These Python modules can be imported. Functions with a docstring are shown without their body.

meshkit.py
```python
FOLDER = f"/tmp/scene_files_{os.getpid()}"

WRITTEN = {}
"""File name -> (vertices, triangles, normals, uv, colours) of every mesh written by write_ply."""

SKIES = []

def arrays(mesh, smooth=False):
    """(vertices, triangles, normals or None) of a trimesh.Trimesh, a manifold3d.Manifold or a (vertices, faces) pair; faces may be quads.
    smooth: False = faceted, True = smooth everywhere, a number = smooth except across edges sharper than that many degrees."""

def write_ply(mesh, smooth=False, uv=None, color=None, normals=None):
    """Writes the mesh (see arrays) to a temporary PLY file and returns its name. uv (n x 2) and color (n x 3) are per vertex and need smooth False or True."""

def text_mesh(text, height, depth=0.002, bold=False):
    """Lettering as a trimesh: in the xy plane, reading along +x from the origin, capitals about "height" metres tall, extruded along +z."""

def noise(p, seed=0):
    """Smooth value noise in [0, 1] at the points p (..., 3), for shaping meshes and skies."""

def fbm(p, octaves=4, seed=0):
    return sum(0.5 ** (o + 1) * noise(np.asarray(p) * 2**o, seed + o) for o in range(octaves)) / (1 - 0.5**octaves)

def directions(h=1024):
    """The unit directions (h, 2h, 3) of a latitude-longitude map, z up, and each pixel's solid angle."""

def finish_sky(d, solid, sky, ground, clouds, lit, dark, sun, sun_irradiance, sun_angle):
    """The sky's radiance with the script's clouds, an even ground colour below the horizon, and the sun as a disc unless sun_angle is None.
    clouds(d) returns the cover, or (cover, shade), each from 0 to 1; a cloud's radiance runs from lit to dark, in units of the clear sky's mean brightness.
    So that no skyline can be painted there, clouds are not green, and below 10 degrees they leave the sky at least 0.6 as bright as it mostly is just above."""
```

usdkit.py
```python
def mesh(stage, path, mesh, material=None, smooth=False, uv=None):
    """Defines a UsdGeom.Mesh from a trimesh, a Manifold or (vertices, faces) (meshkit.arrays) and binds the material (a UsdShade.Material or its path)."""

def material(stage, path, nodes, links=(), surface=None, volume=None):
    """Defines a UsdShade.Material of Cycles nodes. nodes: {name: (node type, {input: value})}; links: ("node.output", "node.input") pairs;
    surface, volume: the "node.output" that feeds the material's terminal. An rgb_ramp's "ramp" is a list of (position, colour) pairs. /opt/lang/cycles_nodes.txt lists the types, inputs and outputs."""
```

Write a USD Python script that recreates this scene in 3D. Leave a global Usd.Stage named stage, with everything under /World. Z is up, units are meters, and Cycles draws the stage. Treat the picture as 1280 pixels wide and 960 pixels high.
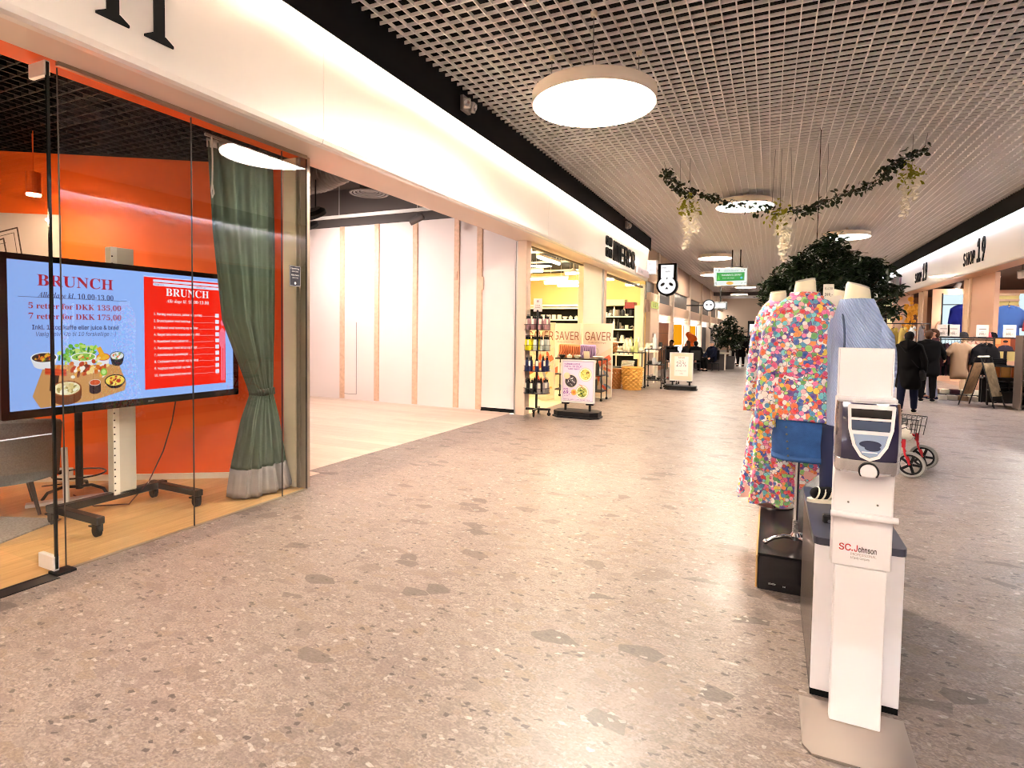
import math, random, glob
import numpy as np, trimesh, manifold3d, usdkit, meshkit
import shapely
from shapely import affinity
from shapely.geometry import Polygon, Point, LineString, box as sbox
from shapely.ops import unary_union
from scipy.spatial import Delaunay
from pxr import Usd, UsdGeom, UsdLux, UsdShade, Gf, Sdf, Vt

stage = Usd.Stage.CreateInMemory()
UsdGeom.SetStageUpAxis(stage, 'Z'); UsdGeom.SetStageMetersPerUnit(stage, 1.0)
stage.SetDefaultPrim(UsdGeom.Xform.Define(stage, '/World').GetPrim())
UsdGeom.Scope.Define(stage, '/World/Looks')
# ---------------------------------------------------------------- camera, sky, exposure
EYE = (0.0, 0.0, 1.6)
cam = UsdGeom.Camera.Define(stage, '/World/camera')
cam.CreateFocalLengthAttr(36 * 700 / 1280); cam.CreateHorizontalApertureAttr(36.0)
cam.CreateVerticalApertureOffsetAttr(-40 * 36 / 1280)        # a shifted (cropped) lens
cam.CreateClippingRangeAttr((0.05, 500.0)); EXPO = 2.95; KS = 2.0 ** -EXPO                                   # KS: radiance that shows as full white
cam.CreateExposureAttr(EXPO)
_d = np.array([324.0, -24.0, 700.0]); _d /= np.linalg.norm(_d)
_n = np.array([-0.0145, 1.0, 0.0]); _n[2] = -(_d[0] * _n[0] + _d[1] * _n[1]) / _d[2]; _n /= np.linalg.norm(_n)
_up = -_n; _r = np.cross(_n, _d)
if _r[0] < 0: _r = -_r
_M = np.stack([_r, _d, _up], 1)                               # world -> camera (x right, y down, z ahead)
cam.AddTransformOp().Set(Gf.Matrix4d(*_M[0], 0, *(-_M[1]), 0, *(-_M[2]), 0, *EYE, 1))
dome = UsdLux.DomeLight.Define(stage, '/World/ambient_sky'); dome.CreateIntensityAttr(0.25); dome.CreateColorAttr(Gf.Vec3f(1.0, 0.97, 0.94))
LAMP, COVE_L, COVE_R = 17.0, 28.0, 22.0                        # radiances of the round lamps and of the cove strips
# ---------------------------------------------------------------- helpers
PI = math.pi
rng = random.Random(7); nrng = np.random.default_rng(7)
def lin(c):
    c = np.asarray(c, float) / 255.0
    return tuple(float(x) for x in np.where(c <= 0.04045, c / 12.92, ((c + 0.055) / 1.055) ** 2.4))
_mats = {}
def mat(name, rgb=(200, 200, 200), rough=0.5, metal=0.0, spec=0.5, emit=0.0, coat=0.0, noise=None, bump=None, ecol=None, trans=0.0, alpha=None):
    """Principled. noise=(scale, amount): colour mottling; bump=(scale, strength)."""
    if name in _mats: return _mats[name]
    c = lin(rgb)
    p = {'base_color': c, 'roughness': rough, 'metallic': metal, 'specular_ior_level': spec}
    if emit: p['emission_color'] = lin(ecol or rgb); p['emission_strength'] = emit
    if coat: p['coat_weight'] = coat; p['coat_roughness'] = 0.04
    if trans: p['transmission_weight'] = trans
    nodes, links = {'p': ('principled_bsdf', p)}, []
    if noise or bump: nodes['tc'] = ('texture_coordinate', {})
    if noise:
        s, a = noise
        nodes['n'] = ('noise_texture', {'scale': s, 'detail': 4.0}); links.append(('tc.object', 'n.vector'))
        lo = tuple(max(0, x * (1 - a)) for x in c); hi = tuple(min(1, x * (1 + a)) for x in c)
        nodes['r'] = ('rgb_ramp', {'ramp': [(0.3, lo), (0.7, hi)]}); links += [('n.fac', 'r.fac'), ('r.color', 'p.base_color')]
    if bump:
        nodes['bn'] = ('noise_texture', {'scale': bump[0], 'detail': 3.0}); nodes['b'] = ('bump', {'strength': bump[1], 'distance': 0.01})
        links += [('tc.object', 'bn.vector'), ('bn.fac', 'b.height'), ('b.normal', 'p.normal')]
    _mats[name] = usdkit.material(stage, '/World/Looks/' + name, nodes, links, surface='p.BSDF')
    return _mats[name]
def emitter(name, rgb, strength):
    if name not in _mats:
        _mats[name] = usdkit.material(stage, '/World/Looks/' + name, {'e': ('emission', {'color': lin(rgb), 'strength': strength})}, surface='e.emission')
    return _mats[name]
def printed(name, emit=0.0, rough=0.5, gain=1.0):
    """Flat print: colour from the mesh's own 'col' primvar; emit>0: a lit screen."""
    if name not in _mats:
        nodes = {'a': ('attribute', {'attribute': 'col'})}
        if emit:
            nodes['e'] = ('emission', {'strength': emit}); nodes['g'] = ('principled_bsdf', {'base_color': (0.01, 0.01, 0.01), 'roughness': 0.15}); nodes['s'] = ('add_closure', {})
            _mats[name] = usdkit.material(stage, '/World/Looks/' + name, nodes, [('a.color', 'e.color'), ('e.emission', 's.closure1'), ('g.BSDF', 's.closure2')], surface='s.closure')
        else:
            nodes['p'] = ('principled_bsdf', {'roughness': rough, 'specular_ior_level': 0.3})
            _mats[name] = usdkit.material(stage, '/World/Looks/' + name, nodes, [('a.color', 'p.base_color')], surface='p.BSDF')
    return _mats[name]
def pane_mat(name, tint=(1, 1, 1), k=1.0, ior=1.5):
    if name not in _mats:
        _mats[name] = usdkit.material(stage, '/World/Looks/' + name, {
            't': ('transparent_bsdf', {'color': tint}), 'g': ('glossy_bsdf', {'color': (k, k, k), 'roughness': 0.005}),
            'f': ('fresnel', {'IOR': ior}), 'm': ('mix_closure', {}), 'ge': ('geometry', {}), 'iv': ('math', {'math_type': 'subtract', 'value1': 1.0}), 'mu': ('math', {'math_type': 'multiply'})},
            [('ge.backfacing', 'iv.value2'), ('iv.value', 'mu.value1'), ('f.fac', 'mu.value2'), ('mu.value', 'm.fac'), ('t.BSDF', 'm.closure1'), ('g.BSDF', 'm.closure2')], surface='m.closure')
    return _mats[name]

_used = {}
def numbered(path):
    n = _used.get(path, 0); _used[path] = n + 1
    return path if n == 0 else f'{path}_{n:03d}'
def meta(prim, label=None, cat=None, group=None, kind=None):
    for k, v in (('label', label), ('category', cat), ('group', group), ('kind', kind)):
        if v: prim.SetCustomDataByKey(k, v)
class N:
    """A prim of the scene: a thing, a part or a sub-part."""
    def __init__(s, path): s.path = path
    @property
    def prim(s): return stage.GetPrimAtPath(s.path)
def thing(name, label, cat, loc=(0, 0, 0), rz=0.0, group=None, kind=None):
    p = numbered('/World/' + name); x = UsdGeom.Xform.Define(stage, p)
    x.AddTranslateOp().Set(Gf.Vec3d(*map(float, loc))); x.AddRotateZOp().Set(float(math.degrees(rz)))
    meta(x.GetPrim(), label, None if kind == 'structure' else cat, group, kind)
    return N(p)
def M(*ms):
    ms = [m for m in ms if m is not None]
    return ms[0] if len(ms) == 1 else trimesh.util.concatenate(ms)
def part(parent, name, mesh, m, smooth=False, label=None, kind=None):
    if isinstance(mesh, (list,)): mesh = M(*mesh)
    p = numbered(parent.path + '/' + name)
    usdkit.mesh(stage, p, mesh, m, smooth=smooth)
    meta(stage.GetPrimAtPath(p), label, None, None, kind)
    return N(p)
def solo(name, mesh, m, label, cat, group=None, kind=None, smooth=False, loc=(0, 0, 0), rz=0.0):
    """A thing that is one mesh."""
    if isinstance(mesh, (list,)): mesh = M(*mesh)
    p = numbered('/World/' + name); g = usdkit.mesh(stage, p, mesh, m, smooth=smooth)
    g.AddTranslateOp().Set(Gf.Vec3d(*map(float, loc))); g.AddRotateZOp().Set(float(math.degrees(rz)))
    meta(g.GetPrim(), label, None if kind == 'structure' else cat, group, kind)
    return N(p)
def struct(name, mesh, m, label=None, smooth=False): return solo(name, mesh, m, label, None, None, 'structure', smooth)
def dup(src, loc, rz=0.0, label=None, group=None, scale=None):
    was = src.prim.GetCustomData(); name = src.path.rsplit('/', 1)[1]
    name = name[:-4] if name[-4:-3] == '_' and name[-3:].isdigit() else name
    p = numbered('/World/' + name); x = UsdGeom.Xform.Define(stage, p)
    x.GetPrim().GetReferences().AddInternalReference(src.path)
    x.GetPrim().SetInstanceable(True)
    x.ClearXformOpOrder()
    x.AddTranslateOp().Set(Gf.Vec3d(*map(float, loc))); x.AddRotateZOp().Set(float(math.degrees(rz)))
    if scale: x.AddScaleOp().Set(Gf.Vec3f(*scale))
    meta(x.GetPrim(), label or was.get('label'), was.get('category'), group or was.get('group'), was.get('kind'))
    return N(p)
# ---------------------------------------------------------------- shapes
def T(m, loc=(0, 0, 0), rz=0.0, rx=0.0, ry=0.0, s=None):
    m = m.copy()
    if s is not None: m.apply_scale(s)
    if rx: m.apply_transform(trimesh.transformations.rotation_matrix(rx, [1, 0, 0]))
    if ry: m.apply_transform(trimesh.transformations.rotation_matrix(ry, [0, 1, 0]))
    if rz: m.apply_transform(trimesh.transformations.rotation_matrix(rz, [0, 0, 1]))
    m.apply_translation(loc); return m
def bx(x0, y0, z0, x1, y1, z1):
    m = trimesh.creation.box([abs(x1 - x0), abs(y1 - y0), abs(z1 - z0)]); m.apply_translation([(x0 + x1) / 2, (y0 + y1) / 2, (z0 + z1) / 2]); return m
def rbx(x0, y0, z0, x1, y1, z1, r=0.005):
    """Box with chamfered edges."""
    c = np.array([(x0 + x1) / 2, (y0 + y1) / 2, (z0 + z1) / 2]); h = np.abs([x1 - x0, y1 - y0, z1 - z0]) / 2
    r = min(r, h.min() * 0.9); pts = []
    for sx in (-1, 1):
        for sy in (-1, 1):
            for sz in (-1, 1):
                s = np.array([sx, sy, sz])
                for k in range(3):
                    q = h - r; q[k] = h[k]; pts.append(c + s * q)
    return trimesh.convex.convex_hull(np.array(pts))
def frame_of(t):
    t = t / (np.linalg.norm(t) + 1e-12); a = np.cross(t, [0, 0, 1.0] if abs(t[2]) < 0.95 else [1.0, 0, 0]); a /= np.linalg.norm(a); return a, np.cross(t, a)
def tube(pts, r, n=8, cap=True):
    p = np.asarray(pts, float); t = np.gradient(p, axis=0); rad = np.broadcast_to(np.asarray(r, float), (len(p),))
    a0, _ = frame_of(t[0]); vs = []; ang = np.arange(n) * 2 * PI / n
    for i in range(len(p)):
        ti = t[i] / (np.linalg.norm(t[i]) + 1e-12); a0 = a0 - ti * (a0 @ ti)
        a0 = a0 / np.linalg.norm(a0) if np.linalg.norm(a0) > 1e-6 else frame_of(ti)[0]
        b0 = np.cross(ti, a0); vs.append(p[i] + rad[i] * (np.cos(ang)[:, None] * a0 + np.sin(ang)[:, None] * b0))
    return skin(np.array(vs), cap)
def skin(rings, cap=True, closed=True):
    """Mesh through rings (k, n, 3)."""
    k, n = rings.shape[:2]; v = rings.reshape(-1, 3); f = []
    for i in range(k - 1):
        for j in range(n if closed else n - 1):
            a, b, c, d = i * n + j, i * n + (j + 1) % n, (i + 1) * n + (j + 1) % n, (i + 1) * n + j
            f += [[a, b, c], [a, c, d]]
    if cap and closed:
        v = np.vstack([v, rings[0].mean(0), rings[-1].mean(0)]); c0, c1 = k * n, k * n + 1
        for j in range(n): f += [[c0, (j + 1) % n, j], [c1, (k - 1) * n + j, (k - 1) * n + (j + 1) % n]]
    m = trimesh.Trimesh(v, f, process=False)
    if cap and closed and m.volume < 0: m.invert()
    return m
def ring(prof, n=40):
    """A ring turned from a closed (radius, z) outline."""
    a = np.arange(n) * 2 * PI / n; pr = list(prof) + [prof[0]]; m = skin(np.array([np.stack([r * np.cos(a), r * np.sin(a), 0 * a + z], 1) for r, z in pr]), cap=False)
    m.merge_vertices(); m.fix_normals(); return m
def cyl(p0, p1, r, n=16, r1=None): return tube([p0, p1], [r, r if r1 is None else r1], n)
def lathe(prof, n=32, loc=(0, 0, 0)):
    """prof: (radius, z) pairs."""
    a = np.arange(n) * 2 * PI / n; rings = np.array([np.stack([r * np.cos(a), r * np.sin(a), 0 * a + z], 1) for r, z in prof])
    m = skin(rings); m.apply_translation(loc); return m
def prism(poly, d, loc=(0, 0, 0), ux=(1, 0, 0), uy=(0, 1, 0)):
    """Extrude a shapely polygon by d along ux x uy, its plane at loc."""
    if not hasattr(poly, 'geom_type'): poly = Polygon(poly)
    ms = []
    for g in getattr(poly, 'geoms', [poly]):
        if g.is_empty or g.geom_type != 'Polygon' or g.area < 1e-9: continue
        ms.append(trimesh.creation.extrude_polygon(g, d, engine='earcut'))
    m = M(*ms); ux, uy = np.array(ux, float), np.array(uy, float); w = np.cross(ux, uy)
    m.vertices = np.asarray(loc, float) + m.vertices @ np.stack([ux, uy, w]); return m
def ball(c, r, sub=2, s=(1, 1, 1)):
    m = trimesh.creation.icosphere(sub, 1.0); m.vertices = m.vertices * (np.array(s) * r) + np.asarray(c); return m
def ellipse(cx, cy, rx, ry=None, n=24, rot=0.0):
    a = np.arange(n) * 2 * PI / n; p = Polygon(np.stack([rx * np.cos(a), (ry or rx) * np.sin(a)], 1))
    return affinity.translate(affinity.rotate(p, rot, origin=(0, 0)), cx, cy)
def arc(cx, cy, r, a0, a1, n=16): return [(cx + r * math.cos(a0 + (a1 - a0) * i / n), cy + r * math.sin(a0 + (a1 - a0) * i / n)) for i in range(n + 1)]
def stroke(pts, w, cap=2): return LineString(pts).buffer(w / 2, cap_style=cap, join_style=1, quad_segs=4)
def rrect(x0, y0, x1, y1, r): return sbox(x0 + r, y0 + r, x1 - r, y1 - r).buffer(r, quad_segs=4)
_fonts = {}
def _font(kind):
    from PIL import ImageFont
    if kind not in _fonts:
        hit = glob.glob('/opt/blender-*/*/datafiles/fonts/' + ('NotoSansMath-Regular.woff2' if kind == 'serif' else 'Inter.woff2'))
        _fonts[kind] = ImageFont.truetype(hit[0], 96)
    return _fonts[kind]
def text(s, height, serif=False, bold=False, italic=False, width=None):
    """Lettering as a shapely shape, capitals about height tall, from the origin along +x; width stretches it to that length."""
    from PIL import Image, ImageDraw
    font = _font('sans')
    if serif:
        try:
            font = _font('serif'); o = ''
            for ch in s:
                if 'A' <= ch <= 'Z': o += chr((0x1D468 if italic else 0x1D400) + ord(ch) - 65)
                elif 'a' <= ch <= 'z': o += chr((0x1D482 if italic else 0x1D41A) + ord(ch) - 97)
                elif '0' <= ch <= '9': o += chr(0x1D7CE + ord(ch) - 48)
                else: o += ch
            s = o; italic = False
        except Exception: font = _font('sans')
    x0, y0, x1, y1 = font.getbbox(s, anchor='ls', stroke_width=2 * bold)
    im = Image.new('L', (int(x1 - x0 + 8), int(y1 - y0 + 8))); ImageDraw.Draw(im).text((4 - x0, 4 - y0), s, 255, font, anchor='ls', stroke_width=2 * bold)
    on = np.pad(np.asarray(im) > 127, ((0, 0), (1, 1))).astype(np.int8)
    rows, st = np.nonzero(np.diff(on, axis=1) == 1); en = np.nonzero(np.diff(on, axis=1) == -1)[1]
    g = unary_union(list(shapely.box(st, -rows - 1, en, -rows))).buffer(0.6).buffer(-0.6).simplify(0.8)
    k = height / 70.0; g = affinity.affine_transform(g, [k, k * 0.2 if italic else 0, 0, k, -4 * k, (4 - y0) * k])
    if width: g = affinity.scale(g, width / (g.bounds[2] - g.bounds[0]), 1, origin=(0, 0))
    return g
def at(g, x, y, center=False):
    if center: x -= (g.bounds[0] + g.bounds[2]) / 2
    return affinity.translate(g, x, y)
def decal(parent, name, items, m, loc, ux, uy, step=0.0006, label=None):
    """A printed surface: (shape, srgb colour) pairs stacked in order, as one mesh with its colours on the vertices."""
    ux, uy = np.array(ux, float), np.array(uy, float); w = np.cross(ux, uy); V, F, Cc, n = [], [], [], 0
    for i, (g, c) in enumerate(items):
        for q in getattr(g, 'geoms', [g]):
            if q.is_empty or q.geom_type != 'Polygon' or q.area < 1e-10: continue
            v, f = trimesh.creation.triangulate_polygon(q, engine='earcut')
            v3 = np.asarray(loc) + v[:, :1] * ux + v[:, 1:2] * uy + w * step * i
            V.append(v3); F.append(np.asarray(f) + n); n += len(v); Cc.append(np.tile(lin(c), (len(v), 1)))
    V, F, Cc = np.vstack(V), np.vstack(F), np.vstack(Cc)
    nn = np.cross(V[F[:, 1]] - V[F[:, 0]], V[F[:, 2]] - V[F[:, 0]]) @ w; F[nn < 0] = F[nn < 0][:, ::-1]
    p = numbered((parent.path if parent else '/World') + '/' + name); g = usdkit.mesh(stage, p, (V, F), m)
    UsdGeom.PrimvarsAPI(g).CreatePrimvar('col', Sdf.ValueTypeNames.Color3fArray, 'vertex').Set(Vt.Vec3fArray.FromNumpy(Cc.astype(np.float32)))
    meta(g.GetPrim(), label); return N(p)
def puff(poly, t, step=0.03, wr=0.0, seed=0, k=0.12):
    """A soft flat garment: a polygon (x, z) blown up to half thickness t; lies in the xz plane, y is depth."""
    x0, y0, x1, y1 = poly.bounds; gx, gy = np.meshgrid(np.arange(x0, x1, step), np.arange(y0, y1, step))
    inner = np.stack([gx.ravel() + step * 0.3 * np.sin(gy.ravel() * 37), gy.ravel()], 1)
    inside = shapely.contains_xy(poly.buffer(-step * 0.45), inner[:, 0], inner[:, 1]); inner = inner[inside]
    L = poly.exterior.length; nb = max(12, int(L / step)); b = np.array([poly.exterior.interpolate(L * i / nb).coords[0] for i in range(nb)])
    p = np.vstack([b, inner]); tri = Delaunay(p).simplices; cen = p[tri].mean(1); tri = tri[shapely.contains_xy(poly, cen[:, 0], cen[:, 1])]
    d = shapely.distance(shapely.points(p), poly.exterior); d[:nb] = 0
    h = t * np.sqrt(np.clip(d / k, 0, 1)); h = h + (h > 0) * wr * (meshkit.noise(np.c_[p * 9, 0 * d + seed]) - 0.5 + 0.7 * np.sin(p[:, 0] * 60 + 3 * np.sin(p[:, 1] * 5 + seed)) * 0.4)
    n = len(p); idx = np.arange(n); back = np.where(idx < nb, idx, idx + n - nb)
    V = np.vstack([np.c_[p[:, 0], -h, p[:, 1]], np.c_[p[nb:, 0], h[nb:], p[nb:, 1]]]); F = np.vstack([tri, back[tri][:, ::-1]])
    m = trimesh.Trimesh(V, F, process=False); m.fix_normals(); return m
def hull(*sph):
    """Convex hull of spheres (centre, radius) as a Manifold."""
    ms = [manifold3d.Manifold.sphere(r, 12).translate([float(x) for x in c]) for c, r in sph]
    return manifold3d.Manifold.batch_hull(ms)
def flesh(bones, edge=0.03, it=6):
    """Union of hulls, refined and smoothed to one continuous surface."""
    m = manifold3d.Manifold.batch_boolean([hull(*b) for b in bones], manifold3d.OpType.Add).refine_to_length(edge)
    mm = m.to_mesh(); t = trimesh.Trimesh(mm.vert_properties[:, :3], mm.tri_verts, process=True)
    trimesh.smoothing.filter_taubin(t, iterations=it); return t
def tm(man):
    mm = man.to_mesh(); return trimesh.Trimesh(mm.vert_properties[:, :3], mm.tri_verts, process=True)
# ================================================================ the setting
def terrazzo():
    def cells(tag, scale, keep, edge):
        return {f'v{tag}': ('voronoi_texture', {'scale': scale, 'randomness': 1.0, 'dimensions': '2D'}), f'e{tag}': ('voronoi_texture', {'scale': scale, 'feature': 'distance_to_edge', 'randomness': 1.0, 'dimensions': '2D'}),
                f's{tag}': ('separate_color', {}), f'k{tag}': ('math', {'math_type': 'greater_than', 'value2': keep}), f'd{tag}': ('math', {'math_type': 'greater_than', 'value2': edge}),
                f'm{tag}': ('math', {'math_type': 'multiply'})}
    def wire(tag, src):
        return [(src, f'v{tag}.vector'), (src, f'e{tag}.vector'), (f'v{tag}.color', f's{tag}.color'), (f's{tag}.r', f'k{tag}.value1'), (f'e{tag}.distance', f'd{tag}.value1'),
                (f'k{tag}.value', f'm{tag}.value1'), (f'd{tag}.value', f'm{tag}.value2')]
    n = {'g': ('geometry', {}), 'wn': ('noise_texture', {'scale': 7.0, 'detail': 2.0}), 'ws': ('vector_math', {'math_type': 'scale', 'scale': 0.02}), 'wa': ('vector_math', {'math_type': 'add'}),
         'st': ('mapping', {'scale': (1.0, 1.7, 1.0), 'rotation': (0, 0, 0.5)}),
         'n1': ('noise_texture', {'scale': 1.1, 'detail': 3.0}), 'r1': ('rgb_ramp', {'ramp': [(0.3, lin((130, 115, 110))), (0.55, lin((139, 125, 118))), (0.75, lin((148, 132, 124)))]}),
         'n2': ('noise_texture', {'scale': 90.0, 'detail': 4.0}), 'r2': ('rgb_ramp', {'ramp': [(0.35, lin((89, 79, 74))), (0.5, lin((139, 124, 117))), (0.66, lin((181, 167, 158)))]}),
         'b0': ('mix', {'fac': 0.5}), 'p': ('principled_bsdf', {'roughness': 0.3, 'specular_ior_level': 0.45}),
         'bn': ('noise_texture', {'scale': 2.2, 'detail': 4.0}), 'rr': ('rgb_ramp', {'ramp': [(0.3, (0.34, 0.34, 0.34)), (0.7, (0.46, 0.46, 0.46))]})}
    l = [('g.position', 'wn.vector'), ('wn.color', 'ws.vector1'), ('g.position', 'wa.vector1'), ('ws.vector', 'wa.vector2'), ('wa.vector', 'st.vector'),
         ('g.position', 'n1.vector'), ('g.position', 'n2.vector'), ('n1.fac', 'r1.fac'), ('n2.fac', 'r2.fac'), ('r1.color', 'b0.color1'), ('r2.color', 'b0.color2'), ('g.position', 'bn.vector'), ('bn.fac', 'rr.fac'), ('rr.color', 'p.roughness')]
    prev = 'b0.color'
    for tag, sc, keep, edge, ramp in (('a', 70.0, 0.25, 0.05, [(125, 111, 104), (147, 132, 124), (137, 122, 113), (156, 142, 135), (119, 104, 99), (141, 124, 111)]),
                                      ('b', 27.0, 0.5, 0.04, [(131, 118, 111), (142, 128, 120), (125, 111, 104), (150, 136, 127), (138, 121, 110)]),
                                      ('c', 11.0, 0.7, 0.03, [(130, 115, 109), (139, 125, 118), (122, 108, 102), (145, 129, 120), (135, 118, 104)]),
                                      ('d', 6.0, 0.9, 0.03, [(101, 88, 83), (120, 106, 99), (91, 79, 75), (131, 115, 104)]),
                                      ('f', 36.0, 0.95, 0.04, [(82, 70, 67), (176, 165, 158), (93, 81, 76), (165, 151, 142)])):
        n.update(cells(tag, sc, keep, edge)); l += wire(tag, 'st.vector')
        n['c' + tag] = ('rgb_ramp', {'ramp': [(i / len(ramp), lin(c)) for i, c in enumerate(ramp)], 'interpolate': False}); l.append((f's{tag}.g', f'c{tag}.fac'))
        n['q' + tag] = ('math', {'math_type': 'multiply', 'value2': 0.72 if tag != 'f' else .9}); n['x' + tag] = ('mix', {})
        l += [(f'm{tag}.value', f'q{tag}.value1'), (f'q{tag}.value', f'x{tag}.fac'), (prev, f'x{tag}.color1'), (f'c{tag}.color', f'x{tag}.color2')]; prev = f'x{tag}.color'
    n.update({'gn': ('noise_texture', {'scale': 60.0, 'detail': 6.0, 'roughness': .7}), 'gm': ('map_range', {'from_min': .3, 'from_max': .7, 'to_min': .62, 'to_max': 1.3}), 'gx': ('vector_math', {'math_type': 'scale'}),
              'w2': ('noise_texture', {'scale': 38.0, 'detail': 3.0}), 'wq': ('vector_math', {'math_type': 'scale', 'scale': 0.016}), 'wb': ('vector_math', {'math_type': 'add'})})
    l = [q for q in l if q != ('wa.vector', 'st.vector')] + [('g.position', 'w2.vector'), ('w2.color', 'wq.vector1'), ('wa.vector', 'wb.vector1'), ('wq.vector', 'wb.vector2'), ('wb.vector', 'st.vector'), ('st.vector', 'gn.vector'), ('gn.fac', 'gm.value'), ('gm.result', 'gx.scale'), (prev, 'gx.vector1')]
    l.append(('gx.vector', 'p.base_color'))
    return usdkit.material(stage, '/World/Looks/terrazzo', n, l, surface='p.BSDF')
def wood(name, lo, hi, axis=1, rough=0.4):
    sc = (16, 1.2, 16) if axis == 1 else (1.2, 16, 16)
    n = {'g': ('geometry', {}), 'mp': ('mapping', {'scale': sc}), 'n': ('noise_texture', {'scale': 1.6, 'detail': 6.0, 'roughness': 0.6}), 'oi': ('object_info', {}), 'of': ('vector_math', {'math_type': 'add'}),
         'os': ('vector_math', {'math_type': 'scale', 'vector1': (7.0, 3.0, 5.0)}), 'r': ('rgb_ramp', {'ramp': [(0.25, lin(lo)), (0.75, lin(hi))]}), 'p': ('principled_bsdf', {'roughness': rough}),
         'mm': ('map_range', {'from_min': 0.0, 'from_max': 1.0, 'to_min': 0.9, 'to_max': 1.07}), 'sc': ('vector_math', {'math_type': 'scale'})}
    l = [('oi.random', 'os.scale'), ('g.position', 'of.vector1'), ('os.vector', 'of.vector2'), ('of.vector', 'mp.vector'), ('mp.vector', 'n.vector'), ('n.fac', 'r.fac'), ('oi.random', 'mm.value'),
         ('r.color', 'sc.vector1'), ('mm.result', 'sc.scale'), ('sc.vector', 'p.base_color')]
    return usdkit.material(stage, '/World/Looks/' + name, n, l, surface='p.BSDF')
TERR = terrazzo(); OAK = wood('oak', (196, 150, 96), (224, 182, 126)); LAM = wood('laminate', (206, 178, 158), (226, 202, 184), axis=0)
WHITE = mat('white_panel', (246, 240, 234), 0.3, coat=0.5); BLACK = mat('black_paint', (10, 10, 11), 0.7, spec=0.25); GRILLE = mat('grid_white', (250, 246, 244), 0.5)
SOFFIT = mat('soffit_paint', (226, 205, 190), 0.5); CREAM = mat('cream', (238, 224, 196), 0.5); TAUPE = mat('taupe_metal', (170, 156, 140), 0.35, metal=0.6); STEEL = mat('steel', (190, 188, 186), 0.25, metal=1.0)
ORANGE = mat('orange_paint', (246, 96, 10), 0.55); DARKGREY = mat('dark_grey', (92, 84, 82), 0.6); BOARD = mat('white_board', (240, 226, 222), 0.5); CHROME = mat('chrome', (205, 205, 208), 0.12, metal=1.0)
BEIGE = mat('beige_wall', (206, 178, 152), 0.6); ALU = mat('aluminium', (200, 198, 194), 0.35, metal=0.9); BLKMET = mat('black_metal', (16, 16, 18), 0.4); BLKPLA = mat('black_plastic', (18, 18, 21), 0.45, spec=.3); GLASS = pane_mat('clear_glass', (0.97, 0.985, 0.975), ior=1.55)
Z0, ZC, ZS = -8.0, 4.60, 3.23        # near end, ceiling, soffit
XL, XR, XG = -3.70, 4.62, -4.10      # fascia planes and the glass line
END = 53.8
f = struct('floor', [bx(-4.12, Z0, -0.1, 5.4, END, 0), bx(-4.7, 4.16, -0.1, -4.12, 9.5, 0), bx(-4.9, 12.98 + 1.7, -0.1, -4.12, END, 0)], TERR, 'grey brown terrazzo floor of the mall with dark stone chips')
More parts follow.
